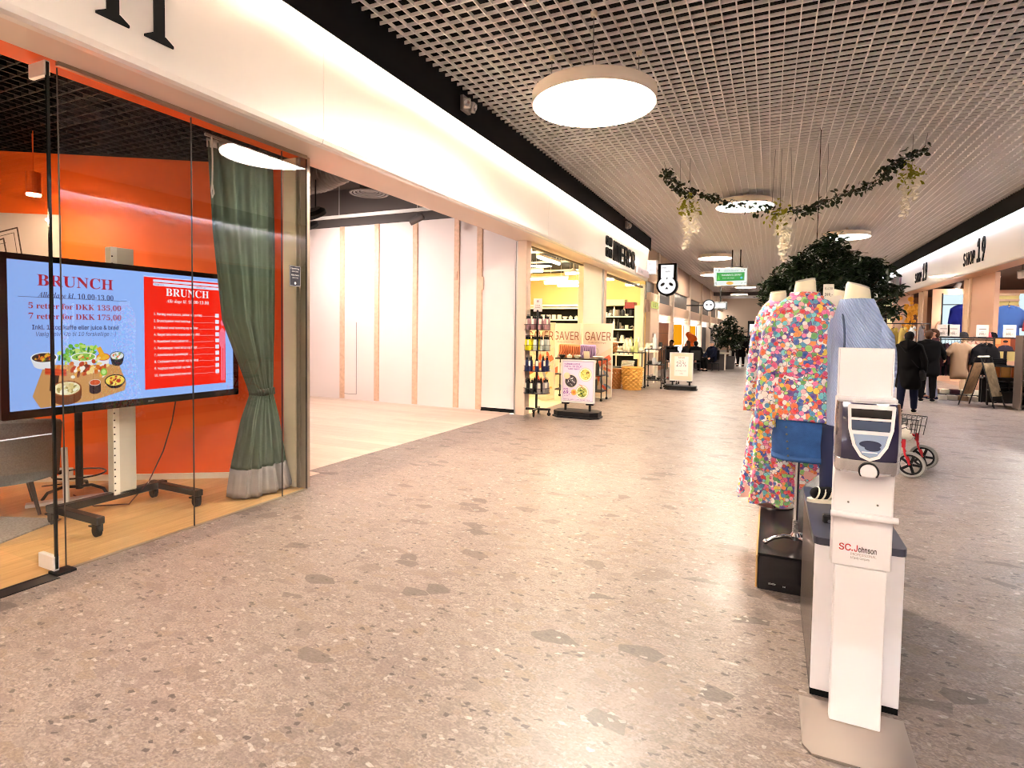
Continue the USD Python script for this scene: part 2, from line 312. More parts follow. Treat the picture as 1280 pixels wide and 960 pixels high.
# ---- open-cell ceiling
cl = thing('ceiling', 'white open-cell grid ceiling over the mall with a black void above', None, kind='structure')
part(cl, 'void', [bx(-4.3, Z0, 5.0, 5.2, END, 5.05), bx(-4.35, Z0, 4.45, -4.3, 18.5, 5.05), bx(5.15, Z0, 4.45, 5.2, END, 5.05)], BLACK, label='black void above the grid')
P, TH, HB = 0.137, 0.010, 0.037
xs = np.arange(XL + 0.03, XR - 0.02, P)
for x in xs: part(cl, 'grid_blade', bx(x - TH / 2, Z0, ZC, x + TH / 2, END, ZC + HB), GRILLE)
for x in (XL + 0.03 - P, XL + 0.03 - 2 * P): part(cl, 'grid_blade', bx(x - TH / 2, 18.5, ZC, x + TH / 2, END, ZC + HB), GRILLE)
ys = np.arange(Z0, END, P); near = [y for y in ys if 3.2 < y < 33]; rest = [y for y in ys if not 3.2 < y < 33]
cross = lambda y: bx(XL if y < 18.5 else -4.06, y - TH / 2, ZC + 0.001, XR, y + TH / 2, ZC + HB - 0.001)
for y in near: part(cl, 'grid_blade', cross(y), GRILLE)
part(cl, 'grid_blade', [cross(y) for y in rest], GRILLE, kind='stuff', label='far blades of the grid')
# ---- left fascia: panels, black bulkhead with cove strip, soffit
def fascia(name, X, sgn, seams, y1, label, cove, letters=None):
    t = thing(name, label, None, kind='structure')
    prof = [(0, ZS + 0.05), (0.012, ZS + 0.012), (0.045, ZS), (0.10, ZS), (0.10, 4.28), (0, 4.28)]     # depth behind the face, z
    for a, b in zip(seams[:-1], seams[1:]):
        part(t, 'panel', prism(Polygon([(d, z) for d, z in prof]), b - a - 0.006, (X, b - 0.003, 0), (sgn, 0, 0), (0, 0, 1)) if sgn > 0 else prism(Polygon([(d, z) for d, z in prof]), b - a - 0.006, (X, a + 0.003, 0), (sgn, 0, 0), (0, 0, 1)), WHITE)
    xb = X - sgn * 0.075
    part(t, 'bulkhead', [bx(xb, Z0, 4.29, X + sgn * 0.5, y1, ZC + 0.4), bx(xb, Z0, 4.20, xb + sgn * 0.012, y1, 4.29)], BLACK, label='black bulkhead above the fascia')
    part(t, 'light_strip', bx(X - sgn * 0.05, Z0, 4.262, X - sgn * 0.02, y1 - 0.02, 4.275), emitter('cove_' + name, *cove), label='glowing cove strip')
    return t
fl = fascia('trim_1', XL, -1, [Z0, -4, -0.4, 3.91, 9.5, 14.9, 18.45], 18.5, 'white lit fascia over the shops along the left side', ((255, 225, 195), COVE_L))
fr = fascia('trim_2', XR, 1, [Z0, -2, 3.9, 9.5, 15.0, 20.7, 26.3, 32, 38, 44, 50], 50, 'white lit fascia over the clothes shop along the right side', ((232, 236, 255), COVE_R))
so = thing('trim_3', 'pale soffit under the left fascia', None, kind='structure')
part(so, 'soffit', [bx(-4.1, Z0, ZS, XL - 0.1, 18.45, ZS + 0.06), bx(-4.32, 4.12, ZS, -4.1, 18.45, ZS + 0.06)], SOFFIT)
part(so, 'inner_soffit', bx(-4.32, Z0, ZS, -4.1, 4.12, ZS + 0.06), ORANGE, label='orange painted strip behind the glass')
part(so, 'end_return', bx(-4.3, 18.45, ZS, XL, 18.5, 4.24), mat('end_wall_pink', (222, 200, 188), 0.55))
part(so, 'back_board', bx(-4.32, Z0, ZS + 0.06, -4.30, 18.5, 5.0), DARKGREY)
sr = thing('trim_4', 'tan soffit under the right fascia', None, kind='structure')
part(sr, 'soffit', bx(XR + 0.1, Z0, ZS, 5.12, 50, ZS + 0.06), mat('tan_soffit', (214, 168, 132), 0.5)); part(sr, 'back_board', bx(5.10, Z0, ZS + 0.06, 5.13, 50, 5.0), DARKGREY)
# ---- far end
ew = thing('wall_back', 'tan end wall far down the mall with a bright doorway', None, kind='structure')
part(ew, 'wall', [bx(-5, END, 0, -1.9, END + 0.2, 5), bx(0.4, END, 0, 5.4, END + 0.2, 5), bx(-1.9, END, 2.6, 0.4, END + 0.2, 5)], BEIGE)
part(ew, 'ceiling_beam', bx(-4.1, 45, 4.35, 5, 45.4, 4.62), DARKGREY)
dn = thing('door_2', 'black framed bright glass door in the far end wall', None, kind='structure')
part(dn, 'frame', [bx(-1.9, END - .06, 0, -1.75, END + .1, 2.6), bx(0.25, END - .06, 0, 0.4, END + .1, 2.6), bx(-1.9, END - .06, 2.35, 0.4, END + .1, 2.62), bx(-0.8, END - .06, 0, -0.7, END + .1, 2.4)], BLKMET)
part(dn, 'daylight_pane', bx(-1.75, END, 0, 0.25, END + .03, 2.4), emitter('daylight', (235, 240, 250), 1.3 * KS), label='pane bright with daylight')
wb = thing('wall_rear', 'pale closing wall of the mall behind the viewer', None, kind='structure')
part(wb, 'wall', bx(-9, Z0 - 0.2, 0, 9, Z0, 5), mat('rear_wall', (205, 190, 178), 0.6))
# ================================================================ ceiling lamps
LAMPW = emitter('lamp_face', (255, 249, 240), LAMP); RIM = mat('lamp_rim', (240, 226, 206), 0.5)
def lamp_parts(t, wires, D=1.18, H=0.12, three=False):
    part(t, 'rim', lathe([(D / 2 - 0.012, 0.004), (D / 2 - .012, 0.0), (D / 2, 0.0), (D / 2, H), (D / 2 - 0.02, H + 0.01), (0.02, H + 0.012)], 64), RIM, smooth=35)
    part(t, 'diffuser', lathe([(0.001, 0.004), (D / 2 - 0.012, 0.004), (D / 2 - 0.012, 0.02), (0.001, 0.02)], 64), LAMPW, label='glowing round diffuser')
    part(t, 'sensor', cyl((0.02, 0, -0.004), (0.02, 0, 0.01), 0.012, 10), mat('sensor', (150, 140, 120)))
    top = ZC + 0.03 - wires
    for a in ((-1.3, .8, 2.9) if three else (0,)):
        q = .42 * D if three else 0.0; x, y = q * math.cos(a), q * math.sin(a)
        w_ = part(t, 'suspension_wire', tube([(x, y, H), (x, y, top)], 0.004, 6), STEEL)
        part(w_, 'ceiling_rose', lathe([(.001, top - 0.06), (0.03, top - 0.06), (0.035, top - 0.02), (0.015, top)], 16, (x, y, 0)), RIM)
L1 = thing('pendant_lamp', 'largest round white pendant lamp, nearest and lowest under the grid ceiling', 'lamp', (-1.76, 5.76, 3.95), group='round pendant lamps'); lamp_parts(L1, 3.95, 1.29, .125, True)
LZ = 4.33
L2 = thing('pendant_lamp', 'round pendant lamp just behind the left leaf garland', 'lamp', (-0.61, 13.3, LZ), group='round pendant lamps'); lamp_parts(L2, LZ)
for x, y, lab in ((1.86, 18.5, 'round pendant lamp half hidden by the top of the big tree'), (-1.98, 22.2, 'round pendant lamp beyond the left hanging blossoms, left of the hanging screen'),
                  (-2.6, 28.6, 'round pendant lamp partly behind the left edge of the hanging screen'), (-1.5, 37, 'larger of the far pendant lamps below the hanging screen'), (-2.2, 44, 'farthest pendant lamp seen below the hanging screen'),
                  (2.0, 32, 'round pendant lamp behind the big tree'), (1.9, -0.8, 'round pendant lamp behind the viewer at the right'), (-1.7, -1.2, 'round pendant lamp behind the viewer at the left'), (1.9, -4.6, 'round pendant lamp far behind the viewer on the right'), (-1.7, -5.0, 'round pendant lamp far behind the viewer on the left')):
    dup(L2, (x, y, LZ), 0, lab)  # those behind the viewer are unseen, placed to light the foreground

def unseen_lamp(x, y, z, r, power, rgb, lab, aim=None):
    """An unseen round lamp placed to light a shop: rim and glowing face, facing down or tilted."""
    t = thing('ceiling_lamp', lab, 'lamp', (x, y, z)); Rm = (lambda m: T(m, rx=aim)) if aim else (lambda m: m)
    part(t, 'housing', Rm(lathe([(.001, .10), (r * .8, .10), (r + .03, .05), (r + .03, -.004), (r + .005, -.004), (r + .005, .02), (.001, .02)], 32)), BLKMET, smooth=35)
    part(t, 'lamp_face', Rm(lathe([(.001, .004), (r, .004), (r, .015), (.001, .015)], 32)), emitter('face_%d_%d' % (power * 10, int(rgb[2])), rgb, power), label='glowing lamp face')
    part(t, 'stem', cyl((0, 0, .06), (0, 0, .06 + (.5 if aim else .04)), .012, 8), BLKMET)
    return t
# ================================================================ the café behind glass (left)
WD = np.array([0.839, 0.544]); W0 = np.array([-5.13, 4.03]); WN = np.array([-0.544, 0.839])
def wallpt(s, off=0.0): return W0 + WD * s - WN * off            # off: towards the room
ow = thing('wall_left', 'bright orange slanting café wall behind the screen', None, kind='structure')
def slab(s0, s1, z0, z1, off0, off1):
    a, b, c, d = wallpt(s0, off0), wallpt(s1, off0), wallpt(s1, off1), wallpt(s0, off1)
    return prism(Polygon([a, b, c, d]), z1 - z0, (0, 0, z0))
part(ow, 'wall', slab(-6.5, 0.75, 0, 3.26, 0, -0.12), ORANGE)
part(ow, 'baseboard', slab(-6.5, 0.75, 0, 0.06, 0.015, 0), mat('skirting_white', (238, 226, 212), 0.45), label='white skirting board')
part(ow, 'upper_wall', slab(-6.5, 0.75, 3.26, 5.0, 0, -0.12), BLACK)
yw = lambda x: 4.03 + (x + 5.13) * 0.648
# ceiling of the café
cc = thing('ceiling_001', 'black open-cell grid ceiling of the café', None, kind='structure')
GB = mat('grid_black', (8, 7, 8), 0.6, spec=.2)
part(cc, 'void', bx(-9.4, -4, 3.75, -4.3, 4.6, 3.8), BLACK)
for x in np.arange(-9.3, -4.32, 0.1): part(cc, 'grid_blade', bx(x - .005, -2, 3.27, x + .005, min(yw(x) - 0.02, 4.5), 3.31), GB)
for y in np.arange(-2, 4.5, 0.1):
    x0 = max(-9.4, (y - 4.03) / 0.648 - 5.13 + 0.03)
    if x0 < -4.4: part(cc, 'grid_blade', bx(x0, y - .005, 3.272, -4.32, y + .005, 3.308), GB)
# plank floor
pf = thing('floor_001', 'light oak plank floor of the café', None, kind='structure')
i = 0
for x in np.arange(-9.3, -4.13, 0.19):
    y = -3.5 - 0.7 * (i % 3); i += 1
    while y < 4.5:
        y2 = y + 1.9; a, b = max(y, -3.5), min(y2, yw(x + 0.1) + 0.06, 4.5 if x < -4.66 else 4.15)
        if b - a > 0.1: part(pf, 'plank', bx(x, a, -0.05, min(x + 0.1885, -4.122), b - 0.002, 0.001), OAK)
        y = y2
ws = thing('wall_side', 'dark closing wall at the back of the café', None, kind='structure')
part(ws, 'wall', [bx(-9.5, -4, 0, -9.4, 1.4, 5), bx(-9.5, -3.6, 0, -4.3, -3.5, 5)], mat('cafe_dark_wall', (120, 66, 48), 0.6))
# rug
A = np.array([-4.97, 2.03]); U = np.array([-0.375, 0.927]); Vv = np.array([-0.927, -0.375])
solo('rug', prism(Polygon([A - 1.5 * U, A + .55 * U, A + .55 * U + 2.4 * Vv, A - 1.5 * U + 2.4 * Vv]), 0.012, (0, 0, 0.002)), mat('rug_grey', (168, 158, 152), 0.95, spec=0.1, noise=(60, 0.25), bump=(220, 0.6)), 'flat grey rug under the café armchair', 'rug')
# glass front: three fixed panes
for k, (a, b, lab) in enumerate(((2.035, 2.925, 'glass pane of the café front nearest the viewer'), (2.925, 3.805, 'middle glass pane of the café front'), (3.805, 4.10, 'narrow end glass pane of the café front'))):
    w = thing('window_%d' % (k + 1), lab, None, kind='structure')
    part(w, 'pane', bx(-4.106, a + .002, 0.004, -4.094, b - .002, 3.19), GLASS)
    part(w, 'edge_seal', [bx(-4.107, a - .0015, 0.004, -4.093, a + .0015, 3.19)], mat('seal', (60, 50, 45), 0.4))
    part(w, 'head_channel', bx(-4.115, a, 3.203, -4.085, b, 3.235), TAUPE); part(w, 'floor_channel', bx(-4.115, a, -0.002, -4.085, b, 0.006), TAUPE)
d = thing('door_1', 'glass leaf turned square to the café front with white clamps', None, kind='structure')
part(d, 'pane', bx(-5.02, 1.972, 0.03, -4.10, 1.984, 3.2), GLASS)
part(d, 'edge', bx(-4.10, 1.970, 0.03, -4.085, 1.986, 3.2), mat('glass_edge', (14, 20, 18), 0.15), label='dark front edge of the leaf')
CL = mat('clamp_white', (232, 228, 224), 0.3)
part(d, 'clamp', rbx(-4.27, 1.962, 0.015, -4.09, 1.994, 0.11, .004), CL); part(d, 'clamp', rbx(-4.27, 1.962, 3.12, -4.09, 1.994, 3.21, .004), CL)
part(d, 'bottom_pivot', [bx(-4.13, 1.95, 0, -4.03, 2.06, 0.016)], BLKMET)
g = thing('floor_grille', 'narrow black recessed track in the floor at the open end of the café front', 'grille', (0, 0, 0))
part(g, 'frame', [bx(-4.13, 1.2, -0.002, -4.115, 1.95, 0.004), bx(-4.01, 1.2, -0.002, -3.995, 1.95, 0.004)], BLKMET); part(g, 'tray', bx(-4.115, 1.2, -0.002, -4.01, 1.95, 0.002), mat('tray_dark', (66, 60, 58), 0.4, metal=0.6))
# pilaster at the end of the café front
p = thing('trim_5', 'cream and taupe end post between the café and the empty shop', None, kind='structure')
part(p, 'post', bx(-4.40, 4.10, 0, -4.235, 4.17, ZS), CREAM); part(p, 'profile', [bx(-4.235, 4.12, 0, -4.12, 4.17, ZS), bx(-4.225, 4.10, 0, -4.19, 4.13, ZS)], TAUPE); part(p, 'corner_glass', bx(-4.11, 4.104, 0.004, -4.095, 4.112, 3.2), mat('seal', (60, 50, 45)))
part(p, 'side_wall', bx(-4.50, 4.17, 0, -4.46, 4.45, ZS), ORANGE)
st = thing('notice', 'dark navy opening notice stuck on the end of the café glass', 'notice', (0, 0, 0))
part(st, 'card', bx(-4.0935, 3.887, 1.972, -4.0915, 4.023, 2.166), mat('navy_card', (24, 26, 44), 0.4))
decal(st, 'print', [(sbox(.004, .004, .132, .19).difference(sbox(.007, .007, .129, .187)), (210, 205, 205)), (at(text('Opening', .015, width=.1), .066, .16, True), (235, 230, 230)), (at(text('10.00-18.00', .012, width=.08), .066, .135, True), (235, 230, 230)),
    (at(text('kitchen', .014, width=.09), .066, .10, True), (235, 230, 230)), (at(text('10.00-17.00', .012, width=.07), .066, .075, True), (225, 220, 220)), (ellipse(.066, .03, .012), (240, 236, 230))], printed('print_matte'), (-4.0912, 3.887, 1.972), (0, 1, 0), (0, 0, 1))
# ---------------------------------------------------------------- the H of the café sign
h = solo('sign_letter', prism(unary_union([sbox(.06, 0, .13, .78), sbox(.345, 0, .415, .78), sbox(.13, .37, .345, .42), Polygon([(0, 0), (.19, 0), (.19, .015), (.135, .05), (.055, .05), (0, .015)]), Polygon([(.285, 0), (.475, 0), (.475, .015), (.42, .05), (.34, .05), (.285, .015)]),
    Polygon([(0, .78), (.19, .78), (.19, .765), (.135, .73), (.055, .73), (0, .765)]), Polygon([(.285, .78), (.475, .78), (.475, .765), (.42, .73), (.34, .73), (.285, .765)])]), 0.012, (XL, 2.04, 3.44), (0, 1, 0), (0, 0, 1)), BLACK, 'black serif letter H high on the white fascia over the café', 'letter')
# ---------------------------------------------------------------- big screen on a rolling stand
tv = thing('display_screen', 'large black-framed screen showing a brunch menu on a wheeled stand behind the glass', 'screen', (-4.85, 2.99, 0))
y0, y1, zb, zt = -0.955, 0.955, 0.905, 2.085
part(tv, 'casing', [rbx(-0.075, y0, zb, -0.004, y1, zt, .008)], BLKPLA)
part(tv, 'bezel', [rbx(-.01, y0, zb, .006, y1, zb + .06, .004), rbx(-.01, y0, zt - .045, .006, y1, zt, .004), rbx(-.01, y0, zb, .006, y0 + .045, zt, .004), rbx(-.01, y1 - .06, zb, .006, y1, zt, .004)], mat('gloss_black', (8, 8, 10), 0.12))
Sx, Sz = y0 + .045, zb + .06                                              # lower left of the lit picture
W_, H_ = 1.805, 1.075
scr = printed('screen_light', emit=1.0 * KS)
def SY(y): return y - 2.99 - Sx
def SZ(z): return z - Sz
RD, NV = (176, 30, 52), (58, 62, 110)
items = [(sbox(0, 0, W_, H_), (150, 186, 255))]
def tx(s, ya, yb, z, h, c, **k): items.append((at(text(s, h, width=yb - ya, **k), SY(ya), SZ(z)), c))
items += [(sbox(.06, .815, .80, .819), (90, 100, 140)),
    (Polygon([(SY(3.02), SZ(1.035)), (SY(3.80), SZ(1.035)), (SY(3.80), SZ(2.0)), (SY(3.02), SZ(2.0))]), (255, 34, 14)), (sbox(SY(3.1), SZ(1.963), SY(3.76), SZ(1.985)), (225, 228, 255)), (sbox(SY(3.02), SZ(2.003), SY(3.80), SZ(2.008)), (235, 235, 255)), (sbox(SY(3.1), SZ(1.93), SY(3.76), SZ(1.955)), (228, 230, 255))]
tx('BRUNCH', 2.254, 2.772, 1.868, .085, RD, serif=True); tx('Alle dage kl. 10.00-13.00', 2.257, 2.776, 1.782, .042, NV, italic=True, serif=True)
tx('5 retter for DKK 135,00', 2.198, 2.831, 1.70, .044, RD, serif=True); tx('7 retter for DKK 175,00', 2.198, 2.831, 1.624, .044, RD, serif=True)
tx('Inkl. 1 kop kaffe eller juice & brød', 2.219, 2.810, 1.548, .032, NV, bold=True); tx('Vælg selv! Op til 10 forskellige :-)', 2.243, 2.791, 1.498, .032, NV, italic=True)
tx('BRUNCH', 3.207, 3.624, 1.848, .07, (250, 246, 250), serif=True); tx('Alle dage kl. 10.00-13.00', 3.213, 3.624, 1.79, .03, (250, 240, 240), italic=True, serif=True)
tx('Navn', 3.11, 3.19, 1.936, .014, NV); tx('Bord nr.', 3.5, 3.6, 1.936, .014, NV)
for k, s in enumerate(['1. Røræg med bacon, pølser og purløg', '2. Brunchpølser med ketchup', '3. Hytteost med honning og nødder', '4. Røget laks med asparges og dild', '5. Roastbeef med peberrod', '6. Pandekager med sirup og frugt', '7. Amerikanske pandekager', '8. Croissant med smør og syltetøj', '9. Yoghurt med müsli og bær', '10. Hjemmebagt brød med ost']):
    z = 1.676 - k * 0.0594
    tx(s, 3.099, 3.099 + 0.0125 * len(s), z, .021, (252, 240, 240), bold=True); items.append((sbox(SY(3.11 + .0125 * len(s)), SZ(z), SY(3.68), SZ(z + .0025)), (250, 200, 200)))
    items.append((rrect(SY(3.69), SZ(z - .008), SY(3.73), SZ(z + .03), .004), (240, 236, 255)))
items += [(unary_union([ellipse(SY(3.765), SZ(1.47), .035, .10), ellipse(SY(3.77), SZ(1.62), .022, .03), sbox(SY(3.75), SZ(1.06), SY(3.768), SZ(1.4)), sbox(SY(3.775), SZ(1.06), SY(3.79), SZ(1.4))]), (255, 120, 150))]
R2 = random.Random(3)
fd = lambda y, z: (SY(y), SZ(z))
items += [(Polygon([fd(2.23, 1.06), fd(2.27, .985), fd(2.6, 1.0), fd(2.84, 1.06), fd(2.85, 1.11), fd(2.8, 1.25), fd(2.3, 1.27)]).buffer(.015), (206, 150, 92)), (Polygon([fd(2.32, 1.09), fd(2.37, 1.09), fd(2.39, 1.24), fd(2.33, 1.24)]), (60, 34, 24))]
def bowl(y, z, rx, ry, body, rim, fill, bits, nb, dep=.05):
    c = fd(y, z); items.append((unary_union([ellipse(*c, rx, ry), sbox(c[0] - rx, c[1] - dep, c[0] + rx, c[1]), ellipse(c[0], c[1] - dep, rx, ry)]) if dep > .06 else unary_union([ellipse(*c, rx, ry), affinity.translate(ellipse(*c, rx * .8, ry * .9), 0, -dep)]).convex_hull, body))
    items.append((ellipse(*c, rx, ry), rim)); items.append((ellipse(*c, rx * .9, ry * .84), fill))
    for _ in range(nb):
        a, q = R2.uniform(0, 6.28), R2.uniform(0, .75) ** .5; items.append((ellipse(c[0] + rx * .82 * q * math.cos(a), c[1] + ry * .75 * q * math.sin(a), R2.uniform(.1, .22) * rx, R2.uniform(.12, .3) * ry, 10, R2.uniform(0, 90)), R2.choice(bits)))
G_ = [(88, 168, 50), (140, 200, 70), (52, 128, 40), (196, 220, 110)]
for _ in range(70): items.append((ellipse(SY(2.55) + R2.gauss(0, .06), SZ(1.37) + R2.gauss(0, .035), R2.uniform(.012, .028), R2.uniform(.008, .018), 8, R2.uniform(0, 180)), R2.choice(G_)))
bowl(2.29, 1.34, .085, .04, (236, 232, 236), (244, 242, 244), (70, 50, 40), [(226, 70, 40), (240, 170, 50), (40, 36, 40), (120, 130, 50), (238, 120, 40)], 26)
bowl(2.55, 1.335, .09, .035, (225, 225, 230), (244, 244, 244), (150, 190, 80), G_ + [(240, 120, 60), (244, 222, 150)], 24); bowl(2.69, 1.33, .05, .03, (236, 232, 240), (210, 40, 44), (240, 180, 60), [(244, 190, 60), (236, 150, 40)], 6)
items.append((affinity.rotate(sbox(SY(2.655), SZ(1.33), SY(2.69), SZ(1.41)), 25), (240, 170, 40)))
bowl(2.795, 1.335, .055, .036, (40, 40, 48), (40, 40, 48), (225, 226, 230), [(240, 130, 80), (244, 244, 246), (120, 170, 90)], 12)
for _ in range(60): items.append((ellipse(SY(2.6) + R2.gauss(0, .085), SZ(1.235) + R2.gauss(0, .025), R2.uniform(.012, .03), R2.uniform(.01, .02), 9, R2.uniform(0, 90)), R2.choice([(238, 170, 70), (214, 110, 40), (246, 214, 140), (190, 70, 40), (244, 236, 220), (120, 50, 30)])))
for k in range(4): items.append((affinity.rotate(sbox(SY(2.29), SZ(1.205 + .012 * k), SY(2.43), SZ(1.217 + .012 * k)), -8), [(214, 80, 40), (196, 60, 30)][k % 2]))
bowl(2.43, 1.10, .10, .06, (112, 58, 30), (150, 84, 44), (238, 226, 180), [(246, 238, 210), (214, 190, 120), (170, 150, 90), (228, 206, 150)], 40, .065)
bowl(2.625, 1.13, .042, .026, (50, 36, 40), (236, 226, 220), (214, 84, 40), [(226, 100, 50)], 4, .065); bowl(2.775, 1.135, .08, .05, (28, 28, 32), (28, 28, 32), (246, 214, 90), [(250, 226, 110), (190, 60, 40), (120, 40, 30), (246, 200, 70)], 26, .02)
items += [(ellipse(*fd(2.69, 1.21), .025, .03), (130, 190, 60)), (ellipse(*fd(2.69, 1.21), .016, .02), (200, 230, 140))]
decal(tv, 'lit_picture', items, scr, (0.0005, Sx, Sz), (0, 1, 0), (0, 0, 1), step=0.00003)
decal(tv, 'maker_badge', [(at(text('SHARP', .011, bold=True), 0, 0), (160, 160, 165))], printed('print_matte'), (0.0066, 0.05, zb + .024), (0, 1, 0), (0, 0, 1))
part(tv, 'rear_mount', [bx(-.2, -.3, 1.3, -.07, .25, 1.7)], BLKMET)
ux = -0.26
up = part(tv, 'upright', [rbx(ux, -.13, .13, ux + .09, .055, 2.24, .006)], mat('upright_beige', (206, 198, 186), 0.4), label='pale steel upright behind the screen')
part(up, 'perforated_strip', [bx(ux + .0905, -.135, .14, ux + .093, -.085, 2.24)], mat('strip_white', (240, 236, 228), 0.4)); part(up, 'hole', [cyl((ux + .092, -.125, z), (ux + .0945, -.125, z), .007, 8) for z in np.arange(.18, 2.2, .06)], BLKMET, label='row of dark holes')
part(tv, 'cross_bar', rbx(-.24, -.56, .10, -.17, .33, .16, .005), BLKMET)
for yy in (-.53, .27):
    lg = part(tv, 'foot_bar', rbx(-.32, yy - .03, .10, .36, yy + .03, .155, .005), BLKMET)
    for xx in (-.28, .31):
        part(lg, 'castor', [cyl((xx, yy - .014, .045), (xx, yy + .014, .045), .045, 18), bx(xx - .02, yy - .026, .04, xx + .03, yy - .016, .1), bx(xx - .02, yy + .016, .04, xx + .03, yy + .026, .1), cyl((xx + .01, yy, .085), (xx + .01, yy, .105), .022, 12), bx(xx - .075, yy - .02, .07, xx - .02, yy + .02, .08)], BLKPLA)
cab = [(-4.93, 3.35, .93), (-4.95, 3.32, .7), (-4.97, 3.25, .45), (-5.0, 3.14, .2), (-5.06, 3.0, .02), (-5.3, 2.85, .01), (-5.8, 2.95, .01)]
solo('power_cable', tube(trimesh.path.simplify.resample_spline(np.array(cab), count=30) if False else np.array(cab), .006, 6), mat('cable_red', (70, 20, 20), 0.5), 'dark cable hanging from the lower edge of the brunch screen to the floor', 'cable', smooth=True)
# ---------------------------------------------------------------- curtain
cu = thing('curtain', 'long dark green curtain gathered by a tieback with a grey hem beside the brunch screen', 'curtain', (-4.42, 3.72, 0.0))
def curtain_rings(zs, n=220):
    rows = []
    for z in zs:
        lo = np.interp(z, [0, .1, .3, .72, .95, 1.12, 1.64, 2.4, 3.2], [-.20, -.19, -.155, -.06, .03, -.04, -.26, -.36, -.42]); hi = np.interp(z, [0, .2, .3, .72, .95, 1.12, 1.64, 2.4, 3.2], [.43, .37, .345, .29, .235, .24, .26, .275, .27])
        dp = np.interp(z, [0, .3, .95, 1.6, 3.2], [.17, .15, .07, .09, .07]); t = np.arange(n) * 2 * PI / n; c, w = (lo + hi) / 2, (hi - lo) / 2
        ph = 0.35 * math.sin(z * 2.1); amp = np.interp(z, [0, .6, .95, 1.4, 3.2], [.15, .16, .06, .17, .21])
        k = 1 + amp * np.sin(13 * t + ph + 1.3 * np.sin(2 * t)) + 0.07 * np.sin(29 * t + z * 1.5)
        rows.append(np.stack([dp * np.sin(t) * k * 1.1 + 0.02 * np.sin(3 * t + z), c + w * np.cos(t) * (0.93 + 0.07 * k), np.full(n, z)], 1))
    return np.array(rows)
GREEN = mat('curtain_green', (88, 102, 88), 0.8, spec=0.2, bump=(180, 0.25))
part(cu, 'cloth', skin(curtain_rings(np.concatenate([np.linspace(.27, .9, 14), np.linspace(.93, 1.0, 4), np.linspace(1.05, 3.17, 26)]))), GREEN, smooth=True)
part(cu, 'hem', skin(curtain_rings(np.linspace(.02, .275, 6)) * np.array([1.03, 1.012, 1])), mat('hem_grey', (166, 160, 160), 0.85, spec=0.2, bump=(200, 0.4)), smooth=True, label='grey hem band')
part(cu, 'tieback', skin(curtain_rings(np.linspace(.935, 1.0, 3)) * np.array([1.12, 1.06, 1])), mat('tie_green', (74, 84, 72), 0.8), smooth=True)
part(cu, 'heading_tape', skin(curtain_rings(np.linspace(3.12, 3.19, 3)) * np.array([1.06, 1.02, 1])), mat('tape_white', (200, 196, 190), 0.8), smooth=True, label='ragged white heading tape')
rl = thing('curtain_rail', 'thin pale curtain rail under the orange strip', 'rail'); part(rl, 'track', bx(-4.43, 3.28, 3.21, -4.41, 4.03, 3.23), ALU); part(rl, 'hook', [cyl((-4.42, y, 3.17), (-4.42, y, 3.21), .005, 6) for y in np.arange(3.34, 4.0, .09)], ALU)
solo('pull_cord', tube([(-4.36, 3.30, 3.2), (-4.36, 3.305, 3.0), (-4.36, 3.30, 2.8), (-4.36, 3.315, 2.72), (-4.36, 3.30, 2.68), (-4.36, 3.29, 2.74), (-4.36, 3.30, 2.82)], .006, 6), mat('cord_white', (215, 208, 200), 0.7), 'short white cord hanging at the left top corner of the green curtain', 'cord')
# ---------------------------------------------------------------- armchair
ch = thing('armchair', 'grey upholstered tub armchair with dark legs behind the glass', 'armchair', (-5.74, 2.40, 0.014), math.radians(-20))
GREYF = mat('chair_grey', (112, 114, 118), 0.9, spec=0.15, noise=(90, .2), bump=(300, 0.4))
def shell(a0, a1, r0, r1, zlo, ztop, n=26, m=10):
    out = []
    for i in range(n + 1):
        a = a0 + (a1 - a0) * i / n; q = 1 - abs(2 * i / n - 1); zt = ztop[0] + (ztop[1] - ztop[0]) * (q ** .7)
        loop = []
        for j in range(m): z = zlo + (zt - zlo) * j / (m - 1); r = r1 + .06 * (z - zlo); loop.append((r * math.cos(a), r * math.sin(a), z))
        for k in range(5): b = PI * k / 4; loop.append(((r1 + .06 * (zt - zlo) - (r1 - r0) * .5 * (1 - math.cos(b))) * math.cos(a), (r1 + .06 * (zt - zlo) - (r1 - r0) * .5 * (1 - math.cos(b))) * math.sin(a), zt + .03 * math.sin(b)))
        for j in range(m): z = zt - (zt - zlo) * j / (m - 1); r = r0 + .06 * (z - zlo); loop.append((r * math.cos(a), r * math.sin(a), z))
        out.append(loop)
    return skin(np.array(out))
part(ch, 'shell', shell(math.radians(-125), math.radians(125), .30, .37, .30, (.66, .80)), GREYF, smooth=40); part(ch, 'back_cushion', T(shell(math.radians(-55), math.radians(55), .21, .30, .46, (.72, .86)), (0.0, 0, 0)), GREYF, smooth=40)
part(ch, 'seat', lathe([(.001, .30), (.29, .30), (.31, .34), (.31, .42), (.28, .46), (.001, .47)], 36), GREYF, smooth=40)
for a in (40, 140, 220, 320): part(ch, 'leg', cyl((.24 * math.cos(math.radians(a)), .24 * math.sin(math.radians(a)), .32), (.33 * math.cos(math.radians(a)), .33 * math.sin(math.radians(a)), .0), .02, 10, .012), mat('leg_dark', (40, 34, 32), 0.4))
